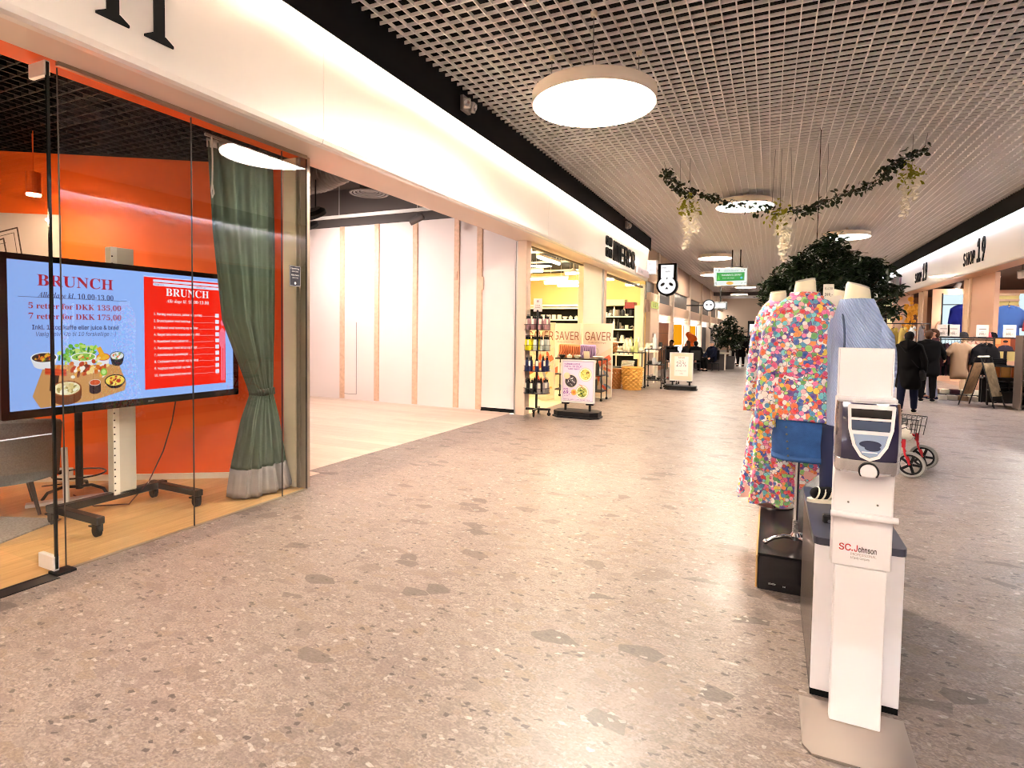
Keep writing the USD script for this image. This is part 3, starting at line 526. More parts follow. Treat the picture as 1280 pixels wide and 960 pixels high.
# ---------------------------------------------------------------- table frame, boards, socket, drawing, spot
tb = thing('cafe_table', 'round café table on a thin black pole with curved feet, mostly hidden behind the screen', 'table', (-5.8, 3.0, 0))
part(tb, 'pole', cyl((0, 0, .06), (0, 0, .98), .03, 14), BLKMET); part(tb, 'table_top', lathe([(.001, .98), (.2, .98), (.205, .99), (.2, 1.01), (.001, 1.01)], 40), BLKMET)
for a in (20, 140, 260): part(tb, 'foot', tube([(0, 0, .08), (.12 * math.cos(math.radians(a)), .12 * math.sin(math.radians(a)), .10), (.24 * math.cos(math.radians(a)), .24 * math.sin(math.radians(a)), .07), (.28 * math.cos(math.radians(a)), .28 * math.sin(math.radians(a)), .012)], .014, 8), BLKMET, smooth=True)
part(tb, 'foot_ring', tube([(.2 * math.cos(a), .2 * math.sin(a), .2) for a in np.linspace(0, 2 * PI, 28)], .008, 6), BLKMET)
solo('white_plank', T(rbx(-.33, -.045, 0, .33, .045, .03, .004), (-5.62, 2.86, .006), math.radians(62)), CL, 'white painted plank lying on the café floor behind the screen stand', 'plank')
solo('white_batten', T(rbx(-.022, -.012, 0, .022, .012, .5, .004), (-5.45, 2.72, .04), math.radians(40), rx=.06), CL, 'white batten standing upright beside the glass leaf edge', 'batten')
so_ = thing('power_socket', 'white double wall socket with a black plug low on the orange wall', 'socket', (*wallpt(-1.53), 0), math.atan2(WD[1], WD[0]))
part(so_, 'plate', rbx(-.06, -.014, .06, .07, -.001, .14, .003), CL); part(so_, 'plug', cyl((-.03, -.05, .10), (-.03, -.012, .10), .02, 12), BLKPLA); part(so_, 'cord', tube([(-.03, -.05, .10), (0, -.09, .12), (.05, -.1, .10), (.07, -.1, .02), (.05, -.12, .006), (-.1, -.2, .006)], .005, 6), BLKPLA)
pic = thing('wall_drawing', 'large pale poster with a sketchy line drawing on the orange wall above the screen', 'poster', (*wallpt(-1.53, .0), 0), math.atan2(WD[1], WD[0]))
part(pic, 'board', rbx(-1.6, -.022, 1.35, .0, -.002, 2.66, .003), mat('poster_pink', (206, 186, 184), 0.6))
INK = (62, 50, 52); sk = []
def ln(pts, w=.008, c=INK): sk.append((stroke(pts, w), c))
ln([(.62, .98), (1.22, 1.17), (1.27, .80)], .014); ln([(.62, .94), (1.19, 1.12), (1.23, .80)], .006); ln([(.7, .9), (1.12, 1.02)], .005); ln([(1.0, 1.02), (1.1, 1.06), (1.12, .93), (1.05, .90), (.98, .91)], .014); ln([(1.01, .98), (1.06, 1.0)], .01)
ln([(.82, .93), (.86, .96), (.88, .92), (.84, .89), (.82, .93)], .008); ln([(.6, .62), (.66, .72), (.74, .66), (.84, .75), (.93, .7), (1.0, .78), (1.08, .72), (1.2, .8), (1.32, .77)], .012); ln([(.5, .55), (.9, .6), (1.3, .63)], .01); ln([(1.23, .8), (1.24, .55)], .01)
sk.append((at(text('VINHUS & CAFE', .05, width=.5), .74, .79), INK))
for k in range(14): sk.append((ellipse(.55 + .06 * k, .66 + .03 * math.sin(k * 2.3), .028, .024, 9), (132, 112, 112) if k % 2 else INK))
decal(pic, 'drawing', sk, printed('print_matte'), (-1.6, -.0225, 1.35), (1, 0, 0), (0, 0, 1))
sp = thing('spot_lamp', 'small orange cylinder downlight glowing in front of the orange wall', 'lamp', (-6.0, 2.78, 0))
part(sp, 'housing', [cyl((0, 0, 2.74), (0, 0, 2.93), .055, 20), cyl((0, 0, 2.93), (0, 0, 3.75), .006, 6)], ORANGE); part(sp, 'bulb', lathe([(.001, 2.725), (.05, 2.725), (.052, 2.742), (.001, 2.745)], 20), emitter('spot_warm', (255, 222, 175), 90.0), label='glowing lamp face')
for (x, y, lab) in ((-5.2, .9, 'unseen orange cylinder downlight lighting the café nearer the entrance'), (-7.3, .4, 'unseen orange cylinder downlight lighting the depth of the café'), (-4.7, -.6, 'unseen orange cylinder downlight lighting the café beside the open front')): dup(sp, (x, y, 0), 0, lab)  # further downlights out of view, placed to light the café
# ================================================================ empty shop
eb = thing('wall_side', 'white boarded partition at the back of the empty shop with wooden battens', None, kind='structure')
BATT = mat('batten_wood', (226, 186, 158), 0.6, noise=(14, .12))
xs_ = [-10.6, -9.61, -8.585, -7.64, -6.665, -5.68, -5.17, -4.36]
for k, (a, b) in enumerate(zip(xs_[:-1], xs_[1:])): part(eb, 'panel', bx(a + .003, 9.65, .05 if k < 6 else .07, b - .003, 9.69, 3.78), BOARD)
part(eb, 'skirting', bx(-5.12, 9.645, 0, -4.36, 9.66, .07), BLACK, label='black foot strip'); part(eb, 'skirting', bx(-10.6, 9.65, 0, -5.12, 9.69, .05), BOARD)
for x in xs_[1:-1]: part(eb, 'batten', [bx(x - .055, 9.622, .02, x + .055, 9.65, 3.78), bx(x + .055, 9.63, .02, x + .062, 9.65, 3.78)], BATT)
part(eb, 'small_block', [bx(-5.72, 9.6, 2.55, -5.65, 9.622, 2.72), bx(-5.13, 9.61, 2.35, -5.07, 9.622, 2.6)], BATT); part(eb, 'door_groove', [bx(-8.2, 9.645, .12, -8.19, 9.6505, 1.7), bx(-8.55, 9.645, .12, -8.19, 9.6505, .128)], mat('groove', (120, 100, 95)))
part(eb, 'upper_wall', bx(-11, 9.7, 3.7, -4.3, 9.8, 5), DARKGREY)
es = thing('wall_side', 'grey side and rear walls of the empty shop', None, kind='structure')
part(es, 'wall', [bx(-11, 4.6, 0, -10.9, 9.8, 5), bx(-11, 4.56, 0, -4.62, 4.62, 5)], mat('empty_wall', (214, 200, 194), 0.6))
ec = thing('ceiling_002', 'dark grey ceiling of the empty shop', None, kind='structure'); part(ec, 'slab', bx(-11, 4.6, 4.6, -4.32, 9.8, 4.7), DARKGREY)
ef = thing('floor_002', 'pale pinkish laminate floor of the empty shop', None, kind='structure')
i = 0
for y in np.arange(4.62, 9.65, .19):
    x = -11.0 - .6 * (i % 3); i += 1
    while x < -4.7:
        a, b = max(x, -11), min(x + 2.1, -4.45 - 0.03 * (9.6 - y))
        if b - a > .05: part(ef, 'plank', bx(a, y, -.05, b - .002, y + .1885, .0015), LAM)
        x += 2.1
part(ef, 'plank', bx(-4.75, 4.24, -.05, -4.42, 4.62, .001), LAM)
du = thing('air_duct', 'grey ribbed flexible air duct under the dark ceiling of the empty shop', 'duct')
dpts = np.array([(-7.6, 7.0, 4.15), (-7.1, 7.0, 3.98), (-6.6, 7.0, 4.0), (-6.2, 7.0, 4.1), (-5.9, 7.1, 4.3), (-5.8, 7.2, 4.3)])
tt = np.linspace(0, 5, 120); dp_ = np.stack([np.interp(tt, range(6), dpts[:, k]) for k in range(3)], 1); part(du, 'hose', tube(dp_, .2 + .015 * np.sin(tt * 40), 20), mat('duct_grey', (120, 112, 106), 0.6), smooth=True)
part(du, 'hose', tube(dp_ + np.array([-.5, .5, .1]), .17 + .013 * np.sin(tt * 40), 20), mat('duct_grey'), smooth=True)
df = thing('air_diffuser', 'round grey air diffuser under the dark ceiling of the empty shop', 'vent', (-6.52, 8.0, 3.95))
part(df, 'rim', [ring([(.30 - .06 * k, .012 * k), (.33 - .06 * k, .012 * k - .006), (.34 - .06 * k, .012 * k + .008), (.30 - .06 * k, .012 * k + .012)], 40) for k in range(4)], mat('diffuser_grey', (112, 104, 100), 0.5)); part(df, 'neck', lathe([(.16, .05), (.16, .60)], 24), mat('duct_grey'))
tr = thing('lamp_track', 'long pale lamp track hanging in front of the boarded partition', 'track'); part(tr, 'bar', bx(-10, 7.98, 3.57, -5.2, 8.03, 3.62), mat('track_pale', (210, 206, 202), .4)); part(tr, 'drop_rod', [cyl((x, 8.0, 3.6), (x, 8.0, 4.6), .008, 6) for x in (-9.2, -7.2, -5.5)], ALU)
sl = thing('spotlight', 'dark grey track spotlight over the boarded partition', 'lamp', (-5.85, 8.5, 3.55)); part(sl, 'housing', T(M(lathe([(.001, -.14), (.055, -.14), (.06, -.1), (.06, .12), (.03, .14), (.001, .14)], 24)), ry=1.1, rz=.4), DARKGREY, smooth=40); part(sl, 'arm', bx(-.012, -.012, 0, .012, .012, 1.05), DARKGREY)
unseen_lamp(-8.1, 8.2, 3.5, .15, 42.0, (255, 244, 238), 'unseen floodlamp placed to light the boarded partition, left one', .61)  # unseen floodlamps, placed to brighten the partition boards
unseen_lamp(-6.6, 6.8, 3.35, .15, 52.0, (255, 244, 238), 'unseen floodlamp placed to light the boarded partition, nearer one', .61)
# ================================================================ the houseware shop (left, IMERCO)
YEL = mat('warm_yellow_wall', (246, 206, 130), 0.6); WSHELF = mat('shelf_white', (240, 232, 214), 0.5); PINKB = mat('pillar_beige', (228, 200, 176), 0.5)
w = thing('wall_left', 'warm yellow inner walls of the houseware shop', None, kind='structure')
part(w, 'rear_wall', bx(-11, 22, 0, -4.1, 22.1, 5), YEL); part(w, 'side_wall', [bx(-11.1, 9.8, 0, -11, 22, 5), bx(-11, 9.72, 0, -4.4, 9.8, 5)], YEL)
c = thing('ceiling_003', 'black ceiling of the houseware shop', None, kind='structure'); part(c, 'slab', bx(-11, 9.8, 3.95, -4.3, 22, 4.0), BLACK)
f3 = thing('floor_003', 'bright cream tile floor of the houseware shop', None, kind='structure')
TILE = mat('cream_tile', (240, 222, 180), 0.35)
for ix in range(11):
    for iy in range(20):
        x, y = -11 + ix * .6, 9.8 + iy * .6
        if x + .6 < -4.3: part(f3, 'tile', bx(x, y, -.05, x + .597, y + .597, 0), TILE)
part(f3, 'tile', [bx(-4.4, 9.8, -.05, -4.12, 22, 0)], TILE)
pl = thing('trim_6', 'pillars and metal posts along the houseware shop front', None, kind='structure')
part(pl, 'post', bx(-4.30, 9.50, 0, -4.12, 9.72, ZS), PINKB); part(pl, 'metal_profile', bx(-4.335, 9.52, 0, -4.302, 9.58, ZS), ALU); part(pl, 'rebate', bx(-4.362, 9.56, 0, -4.335, 9.64, ZS), BLACK)
part(pl, 'pillar', rbx(-4.27, 13.0, 0, -4.13, 14.62, ZS, .01), CREAM); part(pl, 'metal_profile', bx(-4.2, 14.64, 0, -4.12, 14.78, ZS), ALU); part(pl, 'metal_profile', bx(-4.2, 14.9, 0, -4.14, 15.1, ZS), PINKB)
part(pl, 'post', bx(-4.2, 19.75, 0, -4.08, 20.0, ZS), CREAM); part(pl, 'post', bx(-4.15, 20.5, 0, -3.98, 22.0, 3.0), PINKB)
part(pl, 'head_rail', [bx(-4.2, 9.75, 3.14, -4.14, 13.0, 3.17), bx(-4.2, 15.1, 3.1, -4.12, 19.75, 3.16)], mat('rail_olive', (96, 84, 50), .5))
# light tubes and rails of the shop
TUBE = emitter('tube_glow', (255, 238, 200), 9.0)
def tube_lamp(x, y, z, L, lab, rz=0):
    t = thing('tube_lamp', lab, 'lamp', (x, y, z), rz, group='light tubes of the houseware shop')
    part(t, 'body', rbx(-L / 2, -.05, .03, L / 2, .05, .09, .006), WSHELF); part(t, 'glow_tube', tube([(-L / 2 + .03, 0, 0), (L / 2 - .03, 0, 0)], .035, 10), TUBE, label='glowing tube'); part(t, 'hanger', [cyl((-L / 3, 0, .09), (-L / 3, 0, 3.94 - z), .006, 6), cyl((L / 3, 0, .09), (L / 3, 0, 3.94 - z), .006, 6)], ALU)
for a in ((-6.75, 15.3, 3.3, 1.3, 'light tube highest in the left shop window, at its left edge'), (-6.9, 17.6, 3.3, 1.55, 'long light tube second from the top in the left shop window'), (-6.9, 19.3, 3.3, 1.5, 'light tube third from the top in the left shop window'), (-6.9, 20.7, 3.3, 1.5, 'lowest light tube in the left shop window, right side'),
          (-5.0, 18.3, 3.3, .5, 'short light tube high in the right shop window'), (-4.75, 20.9, 3.3, .55, 'short light tube in the middle of the right shop window'), (-9, 13, 3.3, 1.5, 'light tube deep in the houseware shop on the left'), (-9, 17.6, 3.3, 1.5, 'light tube deep in the houseware shop, middle'), (-5.4, 16.6, 3.35, 1.0, 'bright light tube behind the head rail of the right shop window')): tube_lamp(*a)
tube_lamp(-5.38, 13.9, 3.42, 1.6, 'bright light tube running away from the viewer in the left shop window', PI / 2)
for y, z in ((13.0, 3.5), (15.0, 3.5), (17.2, 3.5)):
    r = thing('ceiling_rail', 'pale lighting rail across the black shop ceiling, ' + {13.0: 'nearest the front', 15.0: 'in the middle', 17.2: 'farthest back'}[y], 'rail', (0, y, z)); part(r, 'bar', bx(-10.5, -.03, 0, -4.6, .03, .05), WSHELF)
    for x in (-9.5, -7.5, -5.5): part(r, 'rod', cyl((x, 0, .05), (x, 0, 3.95 - z), .008, 6), ALU)
b = thing('spotlight', 'white round spotlight at the right of the left shop window', 'lamp', (-5.34, 15.8, 3.3)); part(b, 'shade', lathe([(.04, .12), (.05, .12), (.11, 0), (.10, 0), (.045, .11)], 20), WSHELF, smooth=40); part(b, 'bulb', ball((0, 0, .03), .05, 2), TUBE); part(b, 'stem', cyl((0, 0, .12), (0, 0, .62), .012, 8), WSHELF)
# wall shelf
sh = thing('wall_shelf', 'long black wall shelf with white ledges at the back of the houseware shop', 'shelf', (0, 21.7, 0))
part(sh, 'back_panel', bx(-10.5, .2, .1, -6.9, .26, 2.5), BLACK)
for z in (2.45, 1.98, 1.55, 1.1, .6): part(sh, 'ledge', bx(-10.5, -.25, z, -6.9, .2, z + .05), WSHELF)
part(sh, 'canopy', bx(-10.5, -.28, 2.54, -6.9, .2, 2.62), WSHELF)
JAR = [mat('ware_%d' % i, c, .35) for i, c in enumerate([(246, 240, 226), (238, 230, 206), (222, 214, 190), (190, 196, 120), (40, 40, 42), (120, 110, 100), (206, 120, 70), (200, 205, 208), (150, 40, 40), (236, 220, 60), (70, 80, 110)])]
def jar(kind):
    if kind == 0: return lathe([(.001, 0), (.05, 0), (.06, .02), (.06, .14), (.045, .17), (.045, .19), (.001, .19)], 14)
    if kind == 1: return lathe([(.001, 0), (.04, 0), (.09, .06), (.1, .10), (.092, .10), (.001, .04)], 16)
    if kind == 2: return rbx(-.07, -.05, 0, .07, .05, .16, .008)
    if kind == 3: return M(lathe([(.001, 0), (.055, 0), (.055, .11), (.05, .11), (.05, .015), (.001, .015)], 14), tube([(.055, 0, .09), (.085, 0, .08), (.085, 0, .04), (.055, 0, .025)], .008, 6))
    if kind == 4: return lathe([(.001, 0), (.035, 0), (.035, .18), (.015, .22), (.015, .27), (.001, .27)], 12)
    return lathe([(.001, 0), (.07, 0), (.075, .07), (.075, .09), (.02, .105), (.02, .13), (.001, .13)], 16)
KN = ['jar', 'bowl', 'gift_box', 'mug', 'bottle', 'cooking_pot']; _proto = {}
def ware(kind, m, loc, label, group, s=1.0, rz=0.0):
    k = (kind, m, label)
    if k in _proto: return dup(_proto[k], loc, rz, label, group, (s, s, s))
    t = thing(KN[kind], label, KN[kind].replace('_', ' '), loc, rz, group); part(t, 'body', T(jar(kind), s=s), JAR[m], smooth=35)
    if s == 1.0: _proto[k] = t
    return t
HUE0 = ['white', 'cream', 'stone coloured', 'olive']
for k in range(11): ware([0, 3, 1, 1, 2, 2, 2, 2, 1, 5, 5][k], [0, 3, 0, 1, 0, 0, 0, 1, 0, 2, 1][k], (-9.55 + .24 * k, 21.62, 2.032), HUE0[[0, 3, 0, 1, 0, 0, 0, 1, 0, 2, 1][k]] + ' ' + KN[[0, 3, 1, 1, 2, 2, 2, 2, 1, 5, 5][k]].replace('_', ' ') + ' on the black wall shelf behind the shop', 'crockery on the wall shelf', 1.3 if k < 2 else 1.1)
# black gondola with kitchen goods
gd = thing('shelf_unit', 'black shelf unit with white shelves full of kitchen goods in the right shop window', 'shelf', (-5.0, 20.2, 0))
part(gd, 'back_panel', bx(-.62, .2, 0, .6, .25, 2.5), BLACK); part(gd, 'side_panel', bx(.52, -.1, 0, .6, .2, 2.5), BLACK)
for z in (2.08, 1.62, 1.16, .7, .2): part(gd, 'shelf', bx(-.62, -.22, z, .52, .2, z + .045), WSHELF)
part(gd, 'header', bx(-.62, -.24, 2.5, .2, .2, 2.72), mat('header_cream', (246, 232, 180), .5)); part(gd, 'header', bx(.2, -.23, 2.40, .55, .2, 2.62), JAR[8], label='dark red header')
yb = solo('price_board', bx(-.17, -.02, 0, .17, .02, 1.9), mat('board_cream', (246, 236, 190), .5), 'tall cream panel at the right edge of the shop window behind the shelf unit', 'panel', loc=(-4.25, 19.9, .6))
# ---- GAVER boards
GF = printed('print_matte')
def gaver(x, y, lab, s):
    t = thing('display_board', lab, 'display board', (x, y, 0), -.06); part(t, 'panel', rbx(-.37, 0, .02, .37, .04, 1.76, .006), mat('board_pale', (244, 230, 214), .5))
    r = random.Random(s); it = [(Polygon([(.02, .1), (.72, .1), (.72, 1.2), (.02, .8)]), (246, 222, 196))]
    for k in range(26):
        a = r.uniform(0, 180); it.append((affinity.translate(affinity.rotate(affinity.scale(Point(0, 0).buffer(.1, quad_segs=5), 1, .35), a), r.uniform(.1, .64), r.uniform(.2, 1.15)), r.choice([(232, 132, 100), (240, 170, 140), (250, 236, 200), (206, 214, 210), (236, 110, 80), (242, 190, 120), (150, 160, 170)])))
    it += [(affinity.rotate(sbox(.02, .72, .76, .84), 32).intersection(sbox(.02, .1, .72, 1.3)), (238, 120, 84)), (at(text('GAVER', .20, width=.64), .05, 1.36), (150, 96, 84)), (at(text('til alle anledninger', .035, width=.44), .15, 1.29), (170, 130, 120)), (Point(.3, 1.1).buffer(.1).difference(Point(.3, 1.1).buffer(.092)), (190, 160, 120))]
    decal(t, 'print', it, GF, (-.37, -.001, 0), (1, 0, 0), (0, 0, 1)); part(t, 'foot', rbx(-.3, -.1, 0, .3, .14, .02, .004), WSHELF)
gaver(-4.83, 12.0, 'left display board printed GAVER behind the bottle stand', 1); gaver(-4.5, 12.85, 'middle display board printed GAVER behind the magazines', 2); gaver(-3.74, 12.93, 'right display board printed GAVER in front of the cream pillar', 3)
# ---- bottle stand
bs = thing('bottle_stand', 'black revolving bottle stand with four tiers on castors before the shop post', 'stand', (-3.93, 9.62, 0))
part(bs, 'pole', cyl((0, 0, .14), (0, 0, 1.96), .022, 12), BLKMET); part(bs, 'sign_plate', rbx(-.085, -.006, 1.93, .085, .006, 2.17, .003), mat('plate_pink', (240, 214, 210), .5), label='pale pink top sign')
decal(bs, 'sign_print', [(Point(.085, .19).buffer(.022), (180, 150, 150)), (at(text('Drink', .03), .085, .10, True), (60, 50, 55)), (at(text('bottles', .022), .085, .065, True), (60, 50, 55))], GF, (-.085, -.0066, 1.93), (1, 0, 0), (0, 0, 1))
for a in (.2, .2 + PI / 2, .2 + PI, .2 + 1.5 * PI):
    lg = part(bs, 'foot', rbx(0, -.025, .10, .27, .025, .14, .004).apply_transform(trimesh.transformations.rotation_matrix(a, [0, 0, 1])), BLKMET); part(lg, 'castor', [T(M(cyl((.24, -.012, .035), (.24, .012, .035), .035, 14), bx(.225, -.02, .03, .255, .02, .1)), rz=a)], BLKPLA)
TZ = [1.60, 1.22, .84, .43]
for z in TZ:
    tr_ = part(bs, 'tier', [lathe([(.02, z - .012), (.25, z - .012), (.25, z - .004), (.02, z - .004)], 28)], BLKMET)
    part(tr_, 'guard_ring', [tube([(.25 * math.cos(a), .25 * math.sin(a), z + h) for a in np.linspace(0, 2 * PI, 33)], .004, 5) for h in (.09,)] + [cyl((.25 * math.cos(a), .25 * math.sin(a), z), (.25 * math.cos(a), .25 * math.sin(a), z + .09), .003, 5) for a in np.linspace(0, 2 * PI, 9)[:-1]], BLKMET)
BC = {'mauve': (172, 128, 132), 'yellow': (236, 226, 20), 'grey': (176, 182, 172), 'navy': (28, 36, 84), 'black': (24, 24, 26), 'silver': (170, 168, 168)}; bp = {}
def bottle(c, loc, rz, lab, grp):
    if c in bp: return dup(bp[c], loc, rz, lab, grp)
    t = bp[c] = thing('drinking_bottle', lab, 'bottle', loc, rz, grp); part(t, 'body', lathe([(.001, 0), (.034, 0), (.037, .01), (.037, .16), (.03, .19), (.02, .205), (.001, .205)], 16), mat('bottle_' + c, BC[c], .3, metal=.5 if c == 'silver' else 0), smooth=35)
    part(t, 'cap', M(lathe([(.001, .2), (.022, .2), (.022, .245), (.001, .25)], 14), tube([(-.02, 0, .24), (-.014, 0, .27), (.014, 0, .27), (.02, 0, .24)], .005, 5)), BLKPLA, smooth=35); part(t, 'hang_tag', rbx(.036, -.022, .1, .040, .022, .19, .001), WSHELF)
    return t
for k, (z, nm) in enumerate(zip(TZ, ('top', 'second', 'third', 'lowest'))):
    for j in range(10):
        a = j * 2 * PI / 10 + .3 + k * .2; x, y = .195 * math.cos(a), .195 * math.sin(a)
        col = ['mauve', ('yellow' if x < -.02 else 'grey'), 'navy', ('black' if x < .03 else 'silver')][k]
        bottle(col, (-3.93 + x, 9.62 + y, z - .004), a, f'{col} drinking bottle on the {nm} tier of the bottle stand', f'{col} bottles on the stand')
# ---- A-sign with bowls
def swing_sign(name, x, y, w, z0, z1, lab, items, rz=0.0, legs=True):
    t = thing(name, lab, 'sign', (x, y, 0), rz); hw = w / 2
    part(t, 'frame', [rbx(-hw, -.02, z0, -hw + .022, .02, z1, .004), rbx(hw - .022, -.02, z0, hw, .02, z1, .004), rbx(-hw, -.02, z1 - .022, hw, .02, z1, .004), rbx(-hw, -.02, z0, hw, .02, z0 + .022, .004)], mat('frame_silver', (224, 222, 224), .3, metal=.3))
    part(t, 'back_sheet', bx(-hw + .02, -.012, z0 + .02, hw - .02, .012, z1 - .02), WSHELF); decal(t, 'poster', items, GF, (-hw, -.0135, z0), (1, 0, 0), (0, 0, 1))
    for s in (-1, 1): part(t, 'spring_leg', [cyl((s * hw * .72, 0, .11), (s * hw * .72, 0, z0), .024, 12), rbx(s * hw * .72 - .07, -.03, z0 - .03, s * hw * .72 + .07, .03, z0, .004)], BLKPLA)
    part(t, 'weighted_base', prism(Polygon([(-hw - .1, -.12), (-hw + .02, -.24), (hw - .02, -.24), (hw + .1, -.12), (hw + .1, .12), (hw - .02, .24), (-hw + .02, .24), (-hw - .1, .12)]).buffer(-.03).buffer(.03), .09, (0, 0, .025)), BLKPLA)
    part(t, 'base_rim', prism(Polygon([(-hw - .12, -.13), (-hw + .01, -.26), (hw - .01, -.26), (hw + .12, -.13), (hw + .12, .13), (hw - .01, .26), (-hw + .01, .26), (-hw - .12, .13)]), .03, (0, 0, 0)), BLKPLA)
    return t
PU = (128, 50, 160); r = random.Random(5); it = [(sbox(.03, .03, .62, .77), (226, 208, 228)), (sbox(.03, .03, .62, .77).difference(sbox(.036, .036, .614, .764)), (120, 110, 150))]
it += [(at(text('HJEMMELAVEDE', .03, bold=True, width=.30), .06, .70), PU), (at(text('PASTA- OG SALAT', .03, bold=True, width=.34), .06, .655), PU), (at(text('TAKE AWAY', .028, bold=True, width=.24), .12, .612), PU)]
for cx, cy, R, rim, fill, bits in ((.47, .53, .115, (240, 232, 214), (226, 206, 110), [(246, 232, 150), (150, 160, 60), (120, 80, 40), (240, 214, 110)]), (.2, .40, .11, (40, 36, 40), (80, 70, 74), [(230, 226, 224), (60, 54, 60), (150, 140, 140), (246, 244, 240)]), (.42, .21, .115, (236, 230, 218), (176, 180, 90), [(90, 110, 40), (226, 222, 150), (140, 150, 60), (70, 90, 40)])):
    it += [(Point(cx, cy).buffer(R * 1.12), (206, 196, 180)), (Point(cx, cy).buffer(R), rim), (Point(cx, cy).buffer(R * .84), fill)]
    for _ in range(24): a, q = r.uniform(0, 6.28), R * .75 * r.uniform(0, 1) ** .5; it.append((ellipse(cx + q * math.cos(a), cy + q * math.sin(a), R * r.uniform(.08, .24), R * r.uniform(.06, .14), 9, r.uniform(0, 180)), r.choice(bits)))
it += [(Point(.13, .5).buffer(.06), (238, 200, 160)), (Point(.27, .2).buffer(.055), (240, 176, 90)), (Point(.27, .2).buffer(.03), (214, 120, 50)), (Polygon([(.35, .36), (.42, .34), (.47, .27), (.42, .3)]), (226, 170, 140)), (at(text('KUN', .03, bold=True), .07, .24), PU), (at(text('69,-', .06, bold=True), .06, .165), PU), (at(text('pr. stk.', .02), .08, .125), PU), (at(text('BESTIL HER ELLER PÅ NETTET', .022, width=.5), .07, .055), (70, 60, 100))]
swing_sign('pavement_sign', -3.205, 9.86, .65, .255, 1.05, 'lilac pavement sign with three food bowls on a dark rubber base', it)
it = [(sbox(.03, .03, .6, .76), (246, 214, 192)), (sbox(.13, .14, .5, .68), (246, 238, 236)), (at(text('SPAR', .05), .315, .62, True), (150, 110, 110)), (at(text('OP TIL', .03), .315, .55, True), (160, 120, 120)), (at(text('25%', .13, width=.26), .315, .40, True), (128, 110, 130)), (at(text('på udvalgte varer', .025), .315, .27, True), (170, 140, 140)), (at(text('i dag', .03), .315, .2, True), (170, 140, 140))]
swing_sign('pavement_sign', -2.22, 15.95, .63, .235, 1.02, 'peach and white pavement sign reading 25% farther down the mall', it)
# ---- trolley with gift goods
def frame_rack(name, lab, loc, w, d, h, shelves, rz=0.0, mt=None):
    t = thing(name, lab, 'trolley', loc, rz); mt = mt or BLKMET
    for sx in (-1, 1):
        for sy in (-1, 1):
            pz = part(t, 'post', rbx(sx * w / 2 - .012, sy * d / 2 - .012, .07, sx * w / 2 + .012, sy * d / 2 + .012, h, .003), mt); part(pz, 'castor', [cyl((sx * w / 2, sy * d / 2 - .012, .03), (sx * w / 2, sy * d / 2 + .012, .03), .03, 12), bx(sx * w / 2 - .01, sy * d / 2 - .018, .03, sx * w / 2 + .01, sy * d / 2 + .018, .08)], BLKPLA)
    part(t, 'top_rail', [bx(-w / 2, -d / 2 - .01, h - .02, w / 2, -d / 2 + .01, h), bx(-w / 2, d / 2 - .01, h - .02, w / 2, d / 2 + .01, h), bx(-w / 2 - .01, -d / 2, h - .02, -w / 2 + .01, d / 2, h), bx(w / 2 - .01, -d / 2, h - .02, w / 2 + .01, d / 2, h)], mt)
    for z in shelves: part(t, 'shelf', bx(-w / 2, -d / 2, z, w / 2, d / 2, z + .02), mt)
    return t
frame_rack('display_trolley', 'black frame trolley of gift goods behind the lilac pavement sign', (-4.0, 12.45, 0), 1.15, .45, .95, (.2, .56, .92))
DIAM = [.125, .205, .18, .15, .075, .155]
HUE = ['white', 'cream', 'stone coloured', 'olive', 'black', 'grey brown', 'orange', 'pale grey', 'dark red', 'yellow', 'slate blue']
def goods(n, x0, x1, y, z, kinds, mats, lab, grp, s=1.0, dy=.08, rows=None):
    rows = rows or (2 if dy >= .1 else 1); cols = -(-n // rows); dx = (x1 - x0) / cols; gap = min(dx, 2 * dy / rows if rows > 1 else 9)
    for k in range(n):
        i, j = k % cols, k // cols; kd = rng.choice(kinds); mt_ = rng.choice(mats); ware(kd, mt_, (x0 + dx * (i + .5), y + ((j + .5) / rows - .5) * 2 * dy * (rows > 1), z), f'{HUE[mt_]} {KN[kd].replace("_", " ")} {lab}', grp, round(min(s, .97 * gap / DIAM[kd]), 2), rng.uniform(0, 6) if kd != 2 else 0)
for z, nm_ in ((2.125, 'top'), (1.665, 'second'), (1.205, 'third'), (.745, 'fourth')):
    goods(14, -5.6, -4.5, 20.18, z + .001, [0, 1, 2, 3, 4, 5], [0, 0, 1, 4, 5, 7, 4], f'on the {nm_} white shelf of the black shelf unit', 'kitchen goods on the black shelf unit', 1.3, .18)
goods(12, -4.52, -3.48, 12.45, .582, [0, 3, 4, 5], [4, 5, 7, 0], 'on the middle shelf of the gift trolley', 'goods on the middle shelf of the gift trolley', 1.3, .19); goods(3, -4.5, -3.95, 12.33, .942, [1, 5], [4, 5, 0], 'on top of the gift trolley', 'bowls on top of the gift trolley', .8, .05)
for k in range(5): t = thing('paper_bag', 'black paper bag with a white stripe on the lowest shelf of the gift trolley', 'bag', (-4.35 + .17 * k, 12.41, .222), .0, group='black bags on the gift trolley'); part(t, 'body', rbx(-.08, -.07, 0, .08, .07, .25, .01), JAR[4]); part(t, 'stripe', bx(-.025, -.072, .02, .0, -.0705, .24), WSHELF); part(t, 'handle', tube([(-.03, 0, .25), (-.02, 0, .31), (.02, 0, .31), (.03, 0, .25)], .004, 5), JAR[4])
